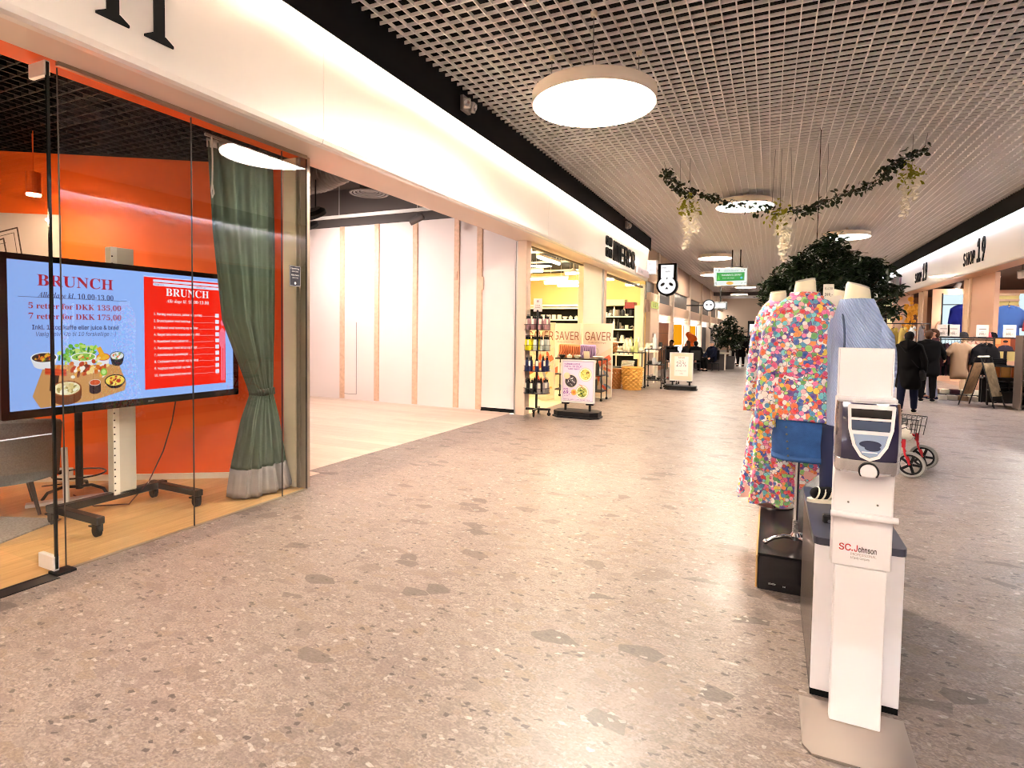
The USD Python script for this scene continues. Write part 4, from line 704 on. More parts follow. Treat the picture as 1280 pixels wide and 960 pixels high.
for k, (x, c, lab) in enumerate(((-4.30, [(232, 140, 90), (150, 70, 40)], 'orange zebra-striped cushion standing on the gift trolley'), (-3.86, [(176, 150, 196), (92, 66, 120)], 'purple zebra-striped cushion standing on the gift trolley'))):
    t = thing('cushion', lab, 'cushion', (x, 12.58, .942), 0.05); w_ = .56 if k == 0 else .38; part(t, 'cover', puff(rrect(-w_ / 2, 0, w_ / 2, .32, .03), .05, .03, .006, k), mat('cushion_%d' % k, c[0], .8), smooth=True)
    zs = [(affinity.rotate(stroke([(-w_ / 2 + .04 + .05 * j, .03), (-w_ / 2 + .06 + .05 * j + .02 * math.sin(j), .15), (-w_ / 2 + .03 + .05 * j, .29)], .016), -8, origin=(0, .15)).intersection(sbox(-w_ / 2 + .02, .02, w_ / 2 - .02, .3)), c[1]) for j in range(10 if k == 0 else 7)]; decal(t, 'stripes', zs, GF, (0, -.056, 0), (1, 0, 0), (0, 0, 1))
for k in range(5): solo('magazine', rbx(-.11, -.15, 0, .11, .15, .012, .002), JAR[[4, 0, 4, 5, 0][k]], 'magazine in the fanned pile on the right end of the gift trolley', 'magazine', 'magazines on the gift trolley', loc=(-3.60 + .01 * k, 12.40, .9425 + .0125 * k), rz=.2 * k - .4)
solo('price_card', T(rbx(-.07, -.003, 0, .07, .003, .18, .001), rx=.15), WSHELF, 'white price card leaning in front of the purple cushion', 'card', loc=(-3.80, 12.30, .942))
# ---- woven baskets
def basket(loc, r0, r1, h, lab, m1, name='woven_basket', lid=False):
    t = thing(name, lab, 'basket', loc); n, k = 96, max(5, int(h / .05)); rings = []
    for i in range(k * 3 + 1):
        z = h * i / (k * 3); row = i // 3; R = (r0 + (r1 - r0) * z / h) * (1 + .06 * math.sin(PI * z / h)); a = np.arange(n) * 2 * PI / n
        rr = R + .016 * np.sin(a * 12 + PI * (row % 2)) * (1 if i % 3 else .2) - (.012 if i % 3 == 0 else 0); rings.append(np.stack([rr * np.cos(a), rr * np.sin(a), 0 * a + z], 1))
    part(t, 'wicker', skin(np.array(rings), cap=False), m1, smooth=True); part(t, 'bottom', lathe([(.001, 0), (r0, 0), (r0, .02), (.001, .02)], 40), m1)
    part(t, 'rim', tube([(r1 * math.cos(a), r1 * math.sin(a), h) for a in np.linspace(0, 2 * PI, 50)], .016, 8), m1, smooth=True); part(t, 'fill', lathe([(.001, h * .85), (r1 * .95, h * .85), (r1 * .95, h * .8), (.001, h * .8)], 30), mat('fill_cream', (226, 222, 200), .8))
    return t
W1, W2 = mat('wicker_gold', (206, 152, 66), .6, noise=(40, .25)), mat('wicker_brown', (170, 108, 48), .6, noise=(40, .25))
basket((-3.41, 15.22, 0), .25, .28, .60, 'large golden woven basket standing on the mall floor', W1); basket((-3.90, 15.28, 0), .17, .18, .53, 'narrow brown woven basket left of the large golden basket', W2); basket((-3.99, 15.25, 1.0), .12, .15, .25, 'small brown woven basket on the black rack above the narrow basket', W2)
frame_rack('display_rack', 'black rack carrying the small basket, glass jars and folded towels', (-3.72, 15.75 + .05, 0), 1.0, .5, 1.0, (.55, .98), 0, None)
for k in range(4): solo('folded_towel', rbx(-.17, -.12, 0, .17, .12, .045, .018), WSHELF if k % 2 == 0 else JAR[2], 'folded towel in the pale stack above the large golden basket', 'towel', 'folded towels on the black rack', loc=(-3.66 + .006 * k, 15.72, .572 + .046 * k))
goods(10, -3.80, -3.25, 15.8, 1.002, [0, 4, 1, 5], [0, 2, 3, 7, 1], 'on top of the black towel rack', 'jars on the towel rack', 1.4, .22)
frame_rack('display_rack', 'black rack of small dark goods at the right of the shop window', (-2.95, 16.0, 0), .46, .5, 1.1, (.22, .65, 1.08))
for z, kk, nm_ in ((.242, 6, 'lowest shelf'), (.672, 6, 'middle shelf'), (1.102, 6, 'top')): goods(kk, -3.14, -2.76, 16.0, z, [0, 1, 2, 3, 4, 5], [4, 0, 4, 7, 0, 5], f'on the {nm_} of the black rack right of the shop window', 'goods on the right black rack', 1.6, .22)
frame_rack('display_rack', 'slim black clothes rail frame right of the goods rack before the wooden door', (-2.72, 17.4, 0), .4, .4, 1.15, (.15,))
goods(4, -2.85, -2.6, 17.4, .172, [2, 0, 5], [4, 5, 8], 'at the foot of the slim black frame', 'boxes in the slim frame', 1.6)
goods(24, -4.56, -3.24, 17.7, .981, [0, 1, 4, 0, 5], [0, 1, 2, 3, 0, 7], 'on the white table behind the baskets', 'crockery on the white table', 1.6, .28, 3)
tw = thing('display_table', 'white display table behind the baskets in the shop opening', 'table', (-3.9, 17.7, 0)); part(tw, 'table_top', rbx(-.7, -.3, .94, .7, .3, .98, .006), WSHELF)
for sx in (-.66, .66):
    for sy in (-.26, .26): part(tw, 'leg', bx(sx - .02, sy - .02, 0, sx + .02, sy + .02, .94), WSHELF)
# ---- IMERCO lettering on the fascia
def letters_imerco():
    out = []; H, wS = .50, .075; x = 0.0
    def vb(x0, w=.075): return sbox(x0, 0, x0 + w, H)
    out.append(vb(x)); x += .16
    out.append(unary_union([vb(x, .08), vb(x + .19, .08), vb(x + .38, .08), rrect(x, H - .08, x + .46, H, .035)])); x += .56
    out.append(unary_union([vb(x, .08), sbox(x, 0, x + .33, .075), sbox(x, H - .075, x + .33, H), sbox(x, .21, x + .30, .285)])); x += .42
    out.append(unary_union([vb(x, .08), rrect(x, .18, x + .36, H, .1).difference(rrect(x + .08, .26, x + .28, H - .075, .04)), Polygon([(x + .16, .22), (x + .25, .22), (x + .38, 0), (x + .28, 0)])])); x += .46
    out.append(rrect(x, 0, x + .34, H, .1).difference(rrect(x + .085, .08, x + .255, H - .08, .04)).difference(sbox(x + .22, .17, x + .4, .33))); x += .43
    out.append(rrect(x, 0, x + .36, H, .1).difference(rrect(x + .085, .08, x + .275, H - .08, .04)))
    return out
lt = thing('shop_sign', 'black IMERCO lettering with a small stacked emblem on the left fascia', 'sign', (XL, 13.3, 3.38))
for g in letters_imerco(): part(lt, 'letter', prism(affinity.translate(g, .72, 0), .03, (0, 0, 0), (0, 1, 0), (0, 0, 1)), BLACK)
for z0 in (0.02, .30):
    part(lt, 'emblem', prism(unary_union([rrect(0, z0, .25, z0 + .22, .06).difference(rrect(.06, z0 + .05, .13, z0 + .15, .02)), rrect(.29, z0, .56, z0 + .22, .06).difference(sbox(.35, z0 - .01, .40, z0 + .14)).difference(sbox(.45, z0 - .01 if z0 > .1 else z0 + .08, .5, z0 + .14 if z0 > .1 else z0 + .25))]), .03, (0, 0, 0), (0, 1, 0), (0, 0, 1)), BLACK)
unseen_lamp(-6.5, 12.5, 3.84, .4, 26.0, (255, 236, 196), 'unseen round ceiling lamp placed to light the houseware shop near its front')  # unseen lamps, placed to light the houseware shop inside
unseen_lamp(-7.5, 18.5, 3.84, .4, 22.0, (255, 236, 196), 'unseen round ceiling lamp placed to light the houseware shop near its back')
# ================================================================ the far left facade
FB = mat('facade_beige', (196, 164, 140), .6); FD = mat('transom_glass', (58, 50, 46), .25)
fa = thing('wall_left', 'beige far facade with posts, transom windows and white louvres beyond the houseware shop', None, kind='structure')
XF = -4.05
part(fa, 'upper_wall', bx(XF - .2, 18.5, 3.40, XF, END, 5.0), FB); part(fa, 'band', bx(XF - .2, 20.0, 2.28, XF, END, 2.72), FB)
posts = [22.05, 25.7, 31.3, 37.0, 42.5, 48.0]
for y in posts: part(fa, 'post', bx(XF - .2, y - .14, 0, XF + .08, y + .14, 4.6), mat('post_pale', (222, 200, 180), .5))
for y in [20.2] + posts[:-1]:
    y2 = min([q for q in posts if q > y + .3] or [END]); part(fa, 'transom_window', [bx(XF - .12, y + .2, 2.72, XF - .08, y2 - .2, 3.40)], FD)
    if y > 21:
        for k in range(5): part(fa, 'louvre', T(bx(XF - .10, y + .16, 0, XF - .02, y2 - .16, .035), (0, 0, 1.98 + .06 * k)), WSHELF)
WDOOR = mat('door_wood', (156, 92, 44), .5, noise=(6, .15)); OGLOW = emitter('orange_shop_light', (255, 170, 30), 0.95 * KS)
d3 = thing('door_3', 'plain brown wooden door in the far left facade', None, kind='structure'); part(d3, 'leaf', bx(XF - .14, 22.25, 0, XF - .09, 25.5, 1.96), WDOOR); part(d3, 'panel_line', [bx(XF - .09, 22.25, z, XF - .086, 25.5, z + .02) for z in (.5, 1.0, 1.5)], mat('door_line', (110, 62, 30), .5))
for y, y2, nm in ((25.85, 31.15, 'near'), (31.45, 36.85, 'middle')):
    w_ = thing('window_%d' % (4 if nm == 'near' else 5), 'orange lit shop window of the far left facade, ' + nm + ' one', None, kind='structure')
    part(w_, 'lit_sheet', bx(XF - .3, y + 1.4, .9, XF - .25, y2 - .3, 1.95), OGLOW); part(w_, 'lower_panel', bx(XF - .16, y, 0, XF - .1, y2, .5), DARKGREY); part(w_, 'dark_panel', bx(XF - .3, y, .5, XF - .25, y + 1.35, 1.95), WDOOR)
part(fa, 'dark_opening', bx(XF - .3, 37.1, 0, XF - .25, END, 1.95), DARKGREY)
n_ = thing('number_sign', 'small pale yellow number sign over the facade before the wooden door', 'sign', (-3.97, 20.55, 2.44)); part(n_, 'panel', rbx(0, 0, 0, .03, 1.3, .24, .004), emitter('sign_yellow', (232, 226, 130), 0.95 * KS)); decal(n_, 'digits', [(at(text('1 2 3', .14, bold=True, width=.95), .15, .05), (40, 70, 30))], GF, (.031, 0, 0), (0, 1, 0), (0, 0, 1))
nt = thing('notice', 'small dark notice on the beige pier below the number sign', 'notice', (-3.975, 20.95, 1.15)); decal(nt, 'print', [(sbox(0, 0, .18, .16), (120, 90, 80)), (sbox(.24, 0, .42, .16), (110, 80, 74)), (sbox(0, .22, .18, .36), (116, 84, 76)), (sbox(.24, .22, .42, .36), (120, 90, 80))], GF, (0, 0, 0), (0, 1, 0), (0, 0, 1)); part(nt, 'card', bx(-.004, -.03, -.03, -.001, .46, .4), mat('notice_card', (206, 176, 150), .5))
# ---- projecting signs
SG = emitter('sign_white', (255, 252, 252), 1.1 * KS)
pz = thing('projecting_sign', 'black projecting sign with a white square panel above a round white pretzel emblem', 'sign', (-3.76, 21.0, 0))
part(pz, 'box', [rbx(-.06, -.13, 3.46, .60, .13, 4.06, .02), lathe([(.001, -.13), (.36, -.13), (.38, -.1), (.38, .1), (.36, .13), (.001, .13)], 40).apply_transform(trimesh.transformations.rotation_matrix(PI / 2, [1, 0, 0])).apply_translation([.27, 0, 3.27])], BLACK); part(pz, 'tip', prism(Polygon([(.05, 3.0), (.49, 3.0), (.27, 2.86)]), .22, (0, .11, 0), (1, 0, 0), (0, 0, 1)), BLACK)
part(pz, 'lit_panel', rbx(.05, -.137, 3.53, .5, -.131, 4.0, .002), SG); part(pz, 'lit_disc', cyl((.27, -.137, 3.27), (.27, -.131, 3.27), .31, 40), SG); part(pz, 'bracket', bx(-.5, -.03, 3.8, -.06, .03, 3.86), BLKMET)
decal(pz, 'emblem', [(unary_union([ellipse(.16, .34, .085, .05, 20, 35), ellipse(.46, .34, .085, .05, 20, -35), ellipse(.31, .21, .012, .02, 12), Polygon([(.25, .17), (.37, .17), (.31, .25)]), Polygon([(.28, .58), (.34, .58), (.31, .51)])]), (12, 12, 14)), (at(text('brød', .05, italic=True), .14, .92), (90, 90, 96)), (at(text('kaffe', .05, italic=True), .26, .78), (90, 90, 96))], GF, (-.04, -.139, 2.96), (1, 0, 0), (0, 0, 1))
p2 = thing('projecting_sign', 'farther round white pretzel sign in a black frame', 'sign', (-2.90, 30, 2.94)); part(p2, 'box', lathe([(.001, -.1), (.3, -.1), (.3, .1), (.001, .1)], 32).apply_transform(trimesh.transformations.rotation_matrix(PI / 2, [1, 0, 0])), BLACK); part(p2, 'lit_disc', cyl((0, -.108, 0), (0, -.101, 0), .25, 32), SG); part(p2, 'bracket', bx(-1.1, -.03, -.03, -.28, .03, .03), BLKMET)
decal(p2, 'emblem', [(ellipse(-.1, .03, .05, .035), (20, 20, 22)), (ellipse(.1, .03, .05, .035), (20, 20, 22))], GF, (0, -.1085, 0), (1, 0, 0), (0, 0, 1))
p3 = thing('projecting_sign', 'small white rectangular lit sign right of the farther pretzel sign', 'sign', (-2.36, 30, 2.93)); part(p3, 'box', rbx(-.32, -.08, -.19, .32, .08, .19, .02), mat('sign_grey', (120, 126, 130), .4)); part(p3, 'lit_panel', rbx(-.25, -.086, -.11, .25, -.081, .11, .002), SG); part(p3, 'bracket', bx(-.03, -.02, .19, .03, .02, 1.7), BLKMET)
p4 = thing('lit_box_sign', 'small white lit box with grey marks on the end of the left fascia', 'sign', (-3.66, 18.2, 3.40)); part(p4, 'box', rbx(-.03, 0, 0, .30, .12, .46, .01), mat('sign_pale', (214, 206, 210), .4)); part(p4, 'lit_panel', rbx(.0, -.006, .03, .27, -.001, .43, .002), SG); decal(p4, 'marks', [(at(text('CAFE', .06), .03, .3), (140, 140, 150)), (at(text('OPEN', .05), .05, .12), (140, 140, 150))], GF, (0, -.007, 0), (1, 0, 0), (0, 0, 1))
p5 = thing('lit_box_sign', 'pale lilac strip sign under the right end of the IMERCO fascia', 'sign', (-3.69, 16.6, 3.30)); part(p5, 'box', rbx(0, 0, 0, .07, 1.7, .20, .01), mat('sign_lilac', (228, 216, 228), .4)); decal(p5, 'print', [(at(text('kahler', .09, italic=True), .4, .06), (150, 150, 165))], GF, (.071, 0, 0), (0, 1, 0), (0, 0, 1))
# ---- hanging screen
hs = thing('hanging_screen', 'white hanging screen with a green banner under the grid ceiling', 'screen', (-1.41, 22, 0))
part(hs, 'casing', rbx(-.58, 0, 3.28, .58, .10, 3.95, .01), mat('casing_white', (232, 236, 232), .4)); part(hs, 'bracket', [bx(.02, .04, 3.95, .06, .07, 4.62), bx(.3, .04, 3.95, .34, .07, 4.62), bx(-.02, .02, 3.95, .4, .09, 3.99)], BLKMET)
GN = (40, 160, 60); it = [(sbox(.03, .03, 1.13, .64), (236, 244, 240)), (sbox(.1, .2, 1.05, .50), GN), (at(text('VELKOMMEN TIL CENTRET', .06, bold=True, width=.68), .26, .38), (240, 250, 240)), (at(text('åbent alle dage', .045, width=.4), .3, .28), (225, 245, 225)), (Polygon([(.12, .24), (.22, .24), (.17, .42)]), (120, 220, 90)), (at(text('dansk butikscenter', .05, width=.5), .35, .54), (90, 150, 130)), (ellipse(.56, .11, .12, .06), (240, 180, 70)), (ellipse(.95, .3, .04), (90, 200, 240))]
r = random.Random(4)
for k in range(16): it.append((ellipse(r.choice([r.uniform(.05, .2), r.uniform(.95, 1.1)]), r.choice([r.uniform(.05, .16), r.uniform(.54, .62)]), .025, .014, 8, r.uniform(0, 90)), (130, 150, 120)))
decal(hs, 'lit_picture', it, printed('screen_soft', emit=1.0 * KS), (-.58, -.002, 3.28), (1, 0, 0), (0, 0, 1), step=.0003)
# ---- bench counter and planter far
bt = thing('cafe_counter', 'dark low counter with a pale top in front of the far tree', 'counter', (-2.35, 25.0, 0)); part(bt, 'body', bx(-.7, 0, 0, .62, .6, .68), mat('counter_dark', (58, 50, 50), .5)); part(bt, 'counter_top', rbx(-.75, -.05, .68, .78, .65, .73, .006), WSHELF); part(bt, 'leg', [bx(.6, -.02, 0, .66, .04, .68)], WSHELF)
# ================================================================ the clothes shop (right, SHOP 19)
TAN = mat('tan_panel', (202, 160, 136), .55); TANL = mat('tan_post', (222, 192, 162), .5); BRN = mat('shop_brown', (150, 104, 82), .6)
w = thing('wall_right', 'tan wall panels and pale posts along the clothes shop front', None, kind='structure')
for a, b in ((18.1, 19.9), (27.6, 31.2)): part(w, 'panel', bx(5.12, a, 0, 5.22, b, ZS), TAN)
for y in (14.0, 20.0, 20.45, 25.3, 26.0, 31.4, 36): part(w, 'post', bx(5.08, y - .06, 0, 5.2, y + .06, ZS), TANL)
part(w, 'rear_wall', bx(12, Z0, 0, 12.1, 50, 5), BRN); part(w, 'side_wall', [bx(5.2, 38, 0, 12, 38.1, 5), bx(5.2, Z0, 0, 12, Z0 + .1, 5)], BRN); part(w, 'inner_wall', bx(5.9, 26.4, 0, 12, 26.5, 3.3), mat('inner_pinkish', (222, 178, 150), .6))
part(w, 'far_wall', bx(4.9, 38, 0, 5.0, END, ZS), TAN)
c = thing('ceiling_004', 'dark brown ceiling of the clothes shop', None, kind='structure'); part(c, 'slab', bx(5.13, Z0, 3.7, 12, 50, 3.75), mat('shop_ceiling', (70, 56, 52), .7))
f4 = thing('floor_004', 'brown floor of the clothes shop', None, kind='structure'); part(f4, 'slab', bx(5.4, Z0, -.1, 12, 50, 0), mat('shop_floor', (150, 112, 90), .4, noise=(3, .2)))
# SHOP 19 lettering, twice
def shop19(y_at, s, lab):
    t = thing('shop_sign', lab, 'sign', (XR - .0, y_at, 3.44)); x = 0
    for chx in 'SHOP':
        g = affinity.scale(text(chx, .34 * s), .62, 1, origin=(0, 0)); g = g.buffer(-.002); part(t, 'letter', prism(at(g, x, 0), .02, (0, 0, 0), (0, -1, 0), (0, 0, 1)), BLACK); x += .25 * s
    x += .05 * s
    for chx in '19':
        g = affinity.scale(text(chx, .56 * s, bold=True), .62, 1, origin=(0, 0)); part(t, 'digit', prism(at(g, x, 0), .02, (0, 0, 0), (0, -1, 0), (0, 0, 1)), BLACK); x += .34 * s
shop19(18.75, 1.0, 'nearer black SHOP 19 lettering on the right fascia'); shop19(24.3, 1.0, 'farther black SHOP 19 lettering on the right fascia')
t = thing('sign_plate', 'small dark plate with red edge on the right fascia beside the tree', 'sign', (XR - .002, 27.6, 3.55)); part(t, 'plate', bx(-.06, -.9, 0, 0, .9, .42), mat('plate_dark', (70, 34, 46), .4)); part(t, 'edge', bx(-.065, -.9, 0, -.06, -.3, .42), mat('plate_navy', (36, 38, 60), .4))
# spots inside
SPW = emitter('shop_spot', (255, 232, 205), 22)
def shop_spot(x, y, lab, z=3.25):
    t = thing('spotlight', lab, 'lamp', (x, y, z), rng.uniform(0, 6), 'ceiling spots of the clothes shop'); part(t, 'housing', T(lathe([(.001, .2), (.07, .2), (.09, .05), (.10, 0), (.09, .0), (.06, .03), (.001, .05)], 18), ry=.5), mat('spot_white', (236, 226, 220), .4), smooth=40); part(t, 'bulb', T(lathe([(.001, .01), (.07, .01), (.07, .03), (.001, .03)], 16), ry=.5), SPW); part(t, 'stem', cyl((0, 0, .2), (0, 0, 3.7 - z), .012, 8), DARKGREY)
for x, y, l in ((6.1, 21.6, 'ceiling spot nearest the top right corner, left one of the cluster'), (6.3, 20.2, 'large ceiling spot in the cluster at the right edge'), (6.1, 19.1, 'ceiling spot at the very right edge'), (5.8, 24.2, 'ceiling spot just right of the pale post'), (7.0, 25.2, 'lower ceiling spot behind the cluster'), (8, 22, 'ceiling spot deep in the clothes shop'), (7.4, 17.5, 'ceiling spot at the right out of the frame')): shop_spot(x, y, l)
unseen_lamp(6.4, 15.5, 3.58, .35, 32.0, (255, 246, 236), 'unseen round ceiling lamp placed to light the clothes shop nearest the viewer')  # unseen lamps, placed to light the clothes shop and its racks
unseen_lamp(7.6, 22.5, 3.58, .35, 36.0, (255, 246, 236), 'unseen round ceiling lamp placed to light the clothes shop in the middle')
unseen_lamp(7.0, 30.0, 3.58, .35, 36.0, (255, 246, 236), 'unseen round ceiling lamp placed to light the clothes shop at the far end')
# garments
CLO = {k: mat('cloth_' + k, v, .85, spec=.15, bump=(60, .15)) for k, v in {'navy': (34, 44, 150), 'blue': (92, 140, 236), 'pink': (226, 96, 110), 'tan': (168, 136, 108), 'maroon': (88, 56, 66), 'black': (20, 18, 22), 'khaki': (196, 172, 96), 'white': (232, 230, 224), 'grey': (120, 112, 112), 'blush': (226, 170, 150), 'darkgrey': (62, 58, 60)}.items()}
def shirt_poly(w, h, sl, long=True):
    a = w / 2
    if long: return Polygon([(-.09, h), (-a * .8, h - .05), (-a - .05, h - .14), (-a - .10, h - sl), (-a + .02, h - sl), (-a + .05, h - .28), (-a + .03, 0), (a - .03, 0), (a - .05, h - .28), (a - .02, h - sl), (a + .10, h - sl), (a + .05, h - .14), (a * .8, h - .05), (.09, h), (.04, h - .05), (-.04, h - .05)])
    return Polygon([(-.09, h), (-a * .85, h - .05), (-a - .14, h - .26), (-a - .02, h - .34), (-a + .03, h - .22), (-a + .02, 0), (a - .02, 0), (a - .03, h - .22), (a + .02, h - .34), (a + .14, h - .26), (a * .85, h - .05), (.09, h), (.04, h - .04), (-.04, h - .04)])
def garment(name, col, loc, w, h, sl, lab, long=True, rz=0.0, open_=False, grp=None):
    t = thing(name, lab, 'garment', loc, rz, grp); part(t, 'cloth', puff(shirt_poly(w, h, sl, long).buffer(.012), .075 if 'shirt' in name or 'jacket' in name else .035, .04, .012, hash(col) % 7 if False else len(col)), CLO[col], smooth=True)
    part(t, 'hanger', [tube([(-w * .36, 0, h - .07), (0, 0, h + .02), (w * .36, 0, h - .07)], .008, 6), tube([(0, 0, h + .02), (0, 0, h + .07), (.025, 0, h + .10), (0, 0, h + .125)], .004, 5)], BLKPLA)
    if long: part(t, 'button_line', bx(-.012, -.085, .1, .012, -.078, h - .1), CLO[col]); part(t, 'collar', [T(rbx(-.05, -.012, 0, .05, .012, .05, .006), (s * .05, -.05, h - .05), 0, ry=s * .5) for s in (-1, 1)], CLO[col])
    return t
garment('shirt', 'navy', (5.62, 22.6, 1.62), .58, .98, .62, 'dark blue shirt hanging in the bright left window of the clothes shop'); garment('shirt', 'blue', (5.92, 19.8, 1.52), .56, .92, .60, 'light blue shirt hanging at the right of the clothes shop'); garment('shirt', 'pink', (6.55, 19.6, 1.45), .56, .8, .5, 'pink shirt hanging at the right edge of the picture')
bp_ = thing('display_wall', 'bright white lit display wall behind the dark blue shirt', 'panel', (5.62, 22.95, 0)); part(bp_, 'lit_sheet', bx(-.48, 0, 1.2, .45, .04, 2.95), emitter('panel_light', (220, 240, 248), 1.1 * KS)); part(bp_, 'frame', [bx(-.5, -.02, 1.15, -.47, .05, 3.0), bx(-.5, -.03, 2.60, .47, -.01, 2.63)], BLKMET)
bp2 = thing('display_wall', 'cream slatted display wall behind the light blue shirt', 'panel', (5.9, 20.2, 0)); part(bp2, 'sheet', bx(-.36, 0, .9, .36, .04, 2.75), mat('cream_panel', (232, 222, 150), .5)); part(bp2, 'slat', [bx(-.36, -.05, z, .36, 0, z + .06) for z in (2.42, 2.58, 2.74)], TANL)
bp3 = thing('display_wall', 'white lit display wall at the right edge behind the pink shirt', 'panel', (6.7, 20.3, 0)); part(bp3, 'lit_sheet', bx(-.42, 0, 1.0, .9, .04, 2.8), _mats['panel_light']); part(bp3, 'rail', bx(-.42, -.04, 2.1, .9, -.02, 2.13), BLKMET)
# arch niche
an = thing('arch_panel', 'pinkish wall panel with a rounded arch left of the dark blue shirt', 'panel', (5.35, 24.2, 0)); part(an, 'sheet', bx(-.2, .1, 0, .9, .14, ZS), mat('inner_pinkish')); part(an, 'arch', prism(Polygon([(-.1, 0)] + arc(.4, 1.75, .5, PI, PI / 2, 10) + [(.4, 0)]), .06, (0, .1, 0), (1, 0, 0), (0, 0, 1)), TAN); part(an, 'wall_light', ball((.35, .0, 2.35), .07, 2), SPW)
mr = thing('wall_mirror', 'dark ringed wreath on a cream panel left of the tan pillar', 'wreath', (5.0, 32.5, 0)); part(mr, 'panel', bx(.02, -1.4, 0, .06, 1.2, ZS), mat('cream_panel2', (240, 228, 186), .5)); part(mr, 'wreath', [ball((-.02 + .02 * math.sin(k * 3), .5 * math.cos(a), 2.15 + .55 * math.sin(a)), .11 + .03 * math.sin(k * 5), 1) for k, a in enumerate(np.linspace(0, 2 * PI, 26)[:-1])], CLO['black'])
fw = thing('flower_bunch', 'bunch of orange yellow flowers hanging beside the pale post', 'flowers', (5.0, 26.9, 0)); fr_ = random.Random(2)
part(fw, 'blossom', [ball((fr_.gauss(0, .1), fr_.gauss(0, .22), 2.35 + fr_.gauss(0, .28)), fr_.uniform(.06, .12), 1) for _ in range(40)], mat('flower_yellow', (238, 176, 60), .7), kind='stuff'); part(fw, 'stem', cyl((0, 0, 1.4), (0, 0, 2.6), .02, 8), mat('stem_brown', (92, 64, 40)))
# front rail with price cards
ra = thing('clothes_rack', 'long black clothes rack along the shop front under the white price cards', 'rack', (0, 17.2, 0)); part(ra, 'top_rail', rbx(3.72, -.25, 1.53, 5.5, .25, 1.565, .004), BLKMET)
for x in (3.76, 4.9, 5.45): part(ra, 'post', bx(x - .015, -.015, 0, x + .015, .015, 1.53), BLKMET)
part(ra, 'hanging_bar', cyl((3.72, -.18, 1.50), (5.5, -.18, 1.50), .012, 8), BLKMET); part(ra, 'foot', [bx(x - .02, -.3, 0, x + .02, .3, .03) for x in (3.76, 4.9, 5.45)], BLKMET)
for x, l in ((3.86, 'white price card, leftmost of the pair above the left end of the rack'), (4.06, 'white price card, right one of the pair above the left end of the rack'), (4.62, 'white price card in front of the tan pillar'), (5.13, 'white price card in front of the light blue shirt')):
    q = thing('price_card', l, 'card', (x, 17.02, 1.575)); part(q, 'card', rbx(-.12, -.003, 0, .12, .003, .29, .001), mat('card_pink', (238, 222, 212), .5)); part(q, 'foot', bx(-.08, -.02, -.009, .08, .04, .001), BLKPLA)
    decal(q, 'print', [(sbox(.05, .18, .19, .195), (110, 90, 90)), (at(text('FRA', .02), .12, .115, True), (120, 100, 100)), (at(text('200,-', .05, bold=True, width=.13), .12, .05, True), (60, 50, 50))], GF, (-.12, -.0036, 0), (1, 0, 0), (0, 0, 1))
for x, c, l in ((4.86, 'black', 'black cap lying on the rack between the price cards'), (4.78, 'pink', 'red cap lying on the rack left of the black cap'), (4.3, 'darkgrey', 'dark cap on the rack right of the first price cards')):
    q = thing('cap', l, 'cap', (x, 17.2, 1.566)); part(q, 'crown', lathe([(.10, 0), (.10, .05), (.07, .11), (.001, .13)], 20), CLO[c], smooth=40); part(q, 'peak', prism(ellipse(0, -.1, .08, .07).difference(sbox(-.2, -.08, .2, .2)), .012, (0, 0, 0)), CLO[c])
rg = random.Random(9)
for k in range(9):
    c = ['maroon', 'black', 'maroon', 'grey', 'maroon', 'black', 'darkgrey', 'grey', 'maroon'][k]; garment('hanging_garment', c, (3.78 + .062 * k, 17.03, .62), .42, .74 + .02 * (k % 3), .5, f'{dict(maroon="dark maroon", black="black", grey="grey", darkgrey="dark grey")[c]} garment hanging at the left part of the front rack', True, PI / 2 + .15 + rg.uniform(-.1, .1), False, 'dark garments on the front rack')
garment('t_shirt', 'tan', (4.13, 16.72, .56), .44, .88, .3, 'beige t-shirt hung facing out at the front of the rack', False, .35)
garment('jacket', 'blush', (4.44, 16.95, .72), .42, .74, .5, 'blush pink jacket hung beside the beige t-shirt', True, .5); garment('jacket', 'black', (4.62, 16.74, .68), .44, .74, .5, 'black jacket with pale edges right of the blush jacket', True, .2)
for k in range(4): garment('hanging_garment', ['khaki', 'khaki', 'white', 'grey'][k], (2.92 + .2 * k, 17.6, .95 + .02 * k), .40, .82, .5, ['khaki yellow garment hanging left of the woman in black', 'second khaki garment behind the woman in black', 'white garment hanging above the men in black', 'pale grey garment hanging above the men in black'][k], True, 1.0 + .06 * k, False)
r2 = thing('clothes_rack', 'black clothes rail with khaki and white garments behind the people in black', 'rack', (3.2, 17.6, 0)); part(r2, 'hanging_bar', cyl((-.5, 0, 1.89), (.5, 0, 1.89), .012, 8), BLKMET); part(r2, 'post', [cyl((x, 0, 0), (x, 0, 1.89), .012, 8) for x in (-.5, .5)], BLKMET); part(r2, 'foot', [bx(x - .02, -.25, 0, x + .02, .25, .03) for x in (-.5, .5)], BLKMET)
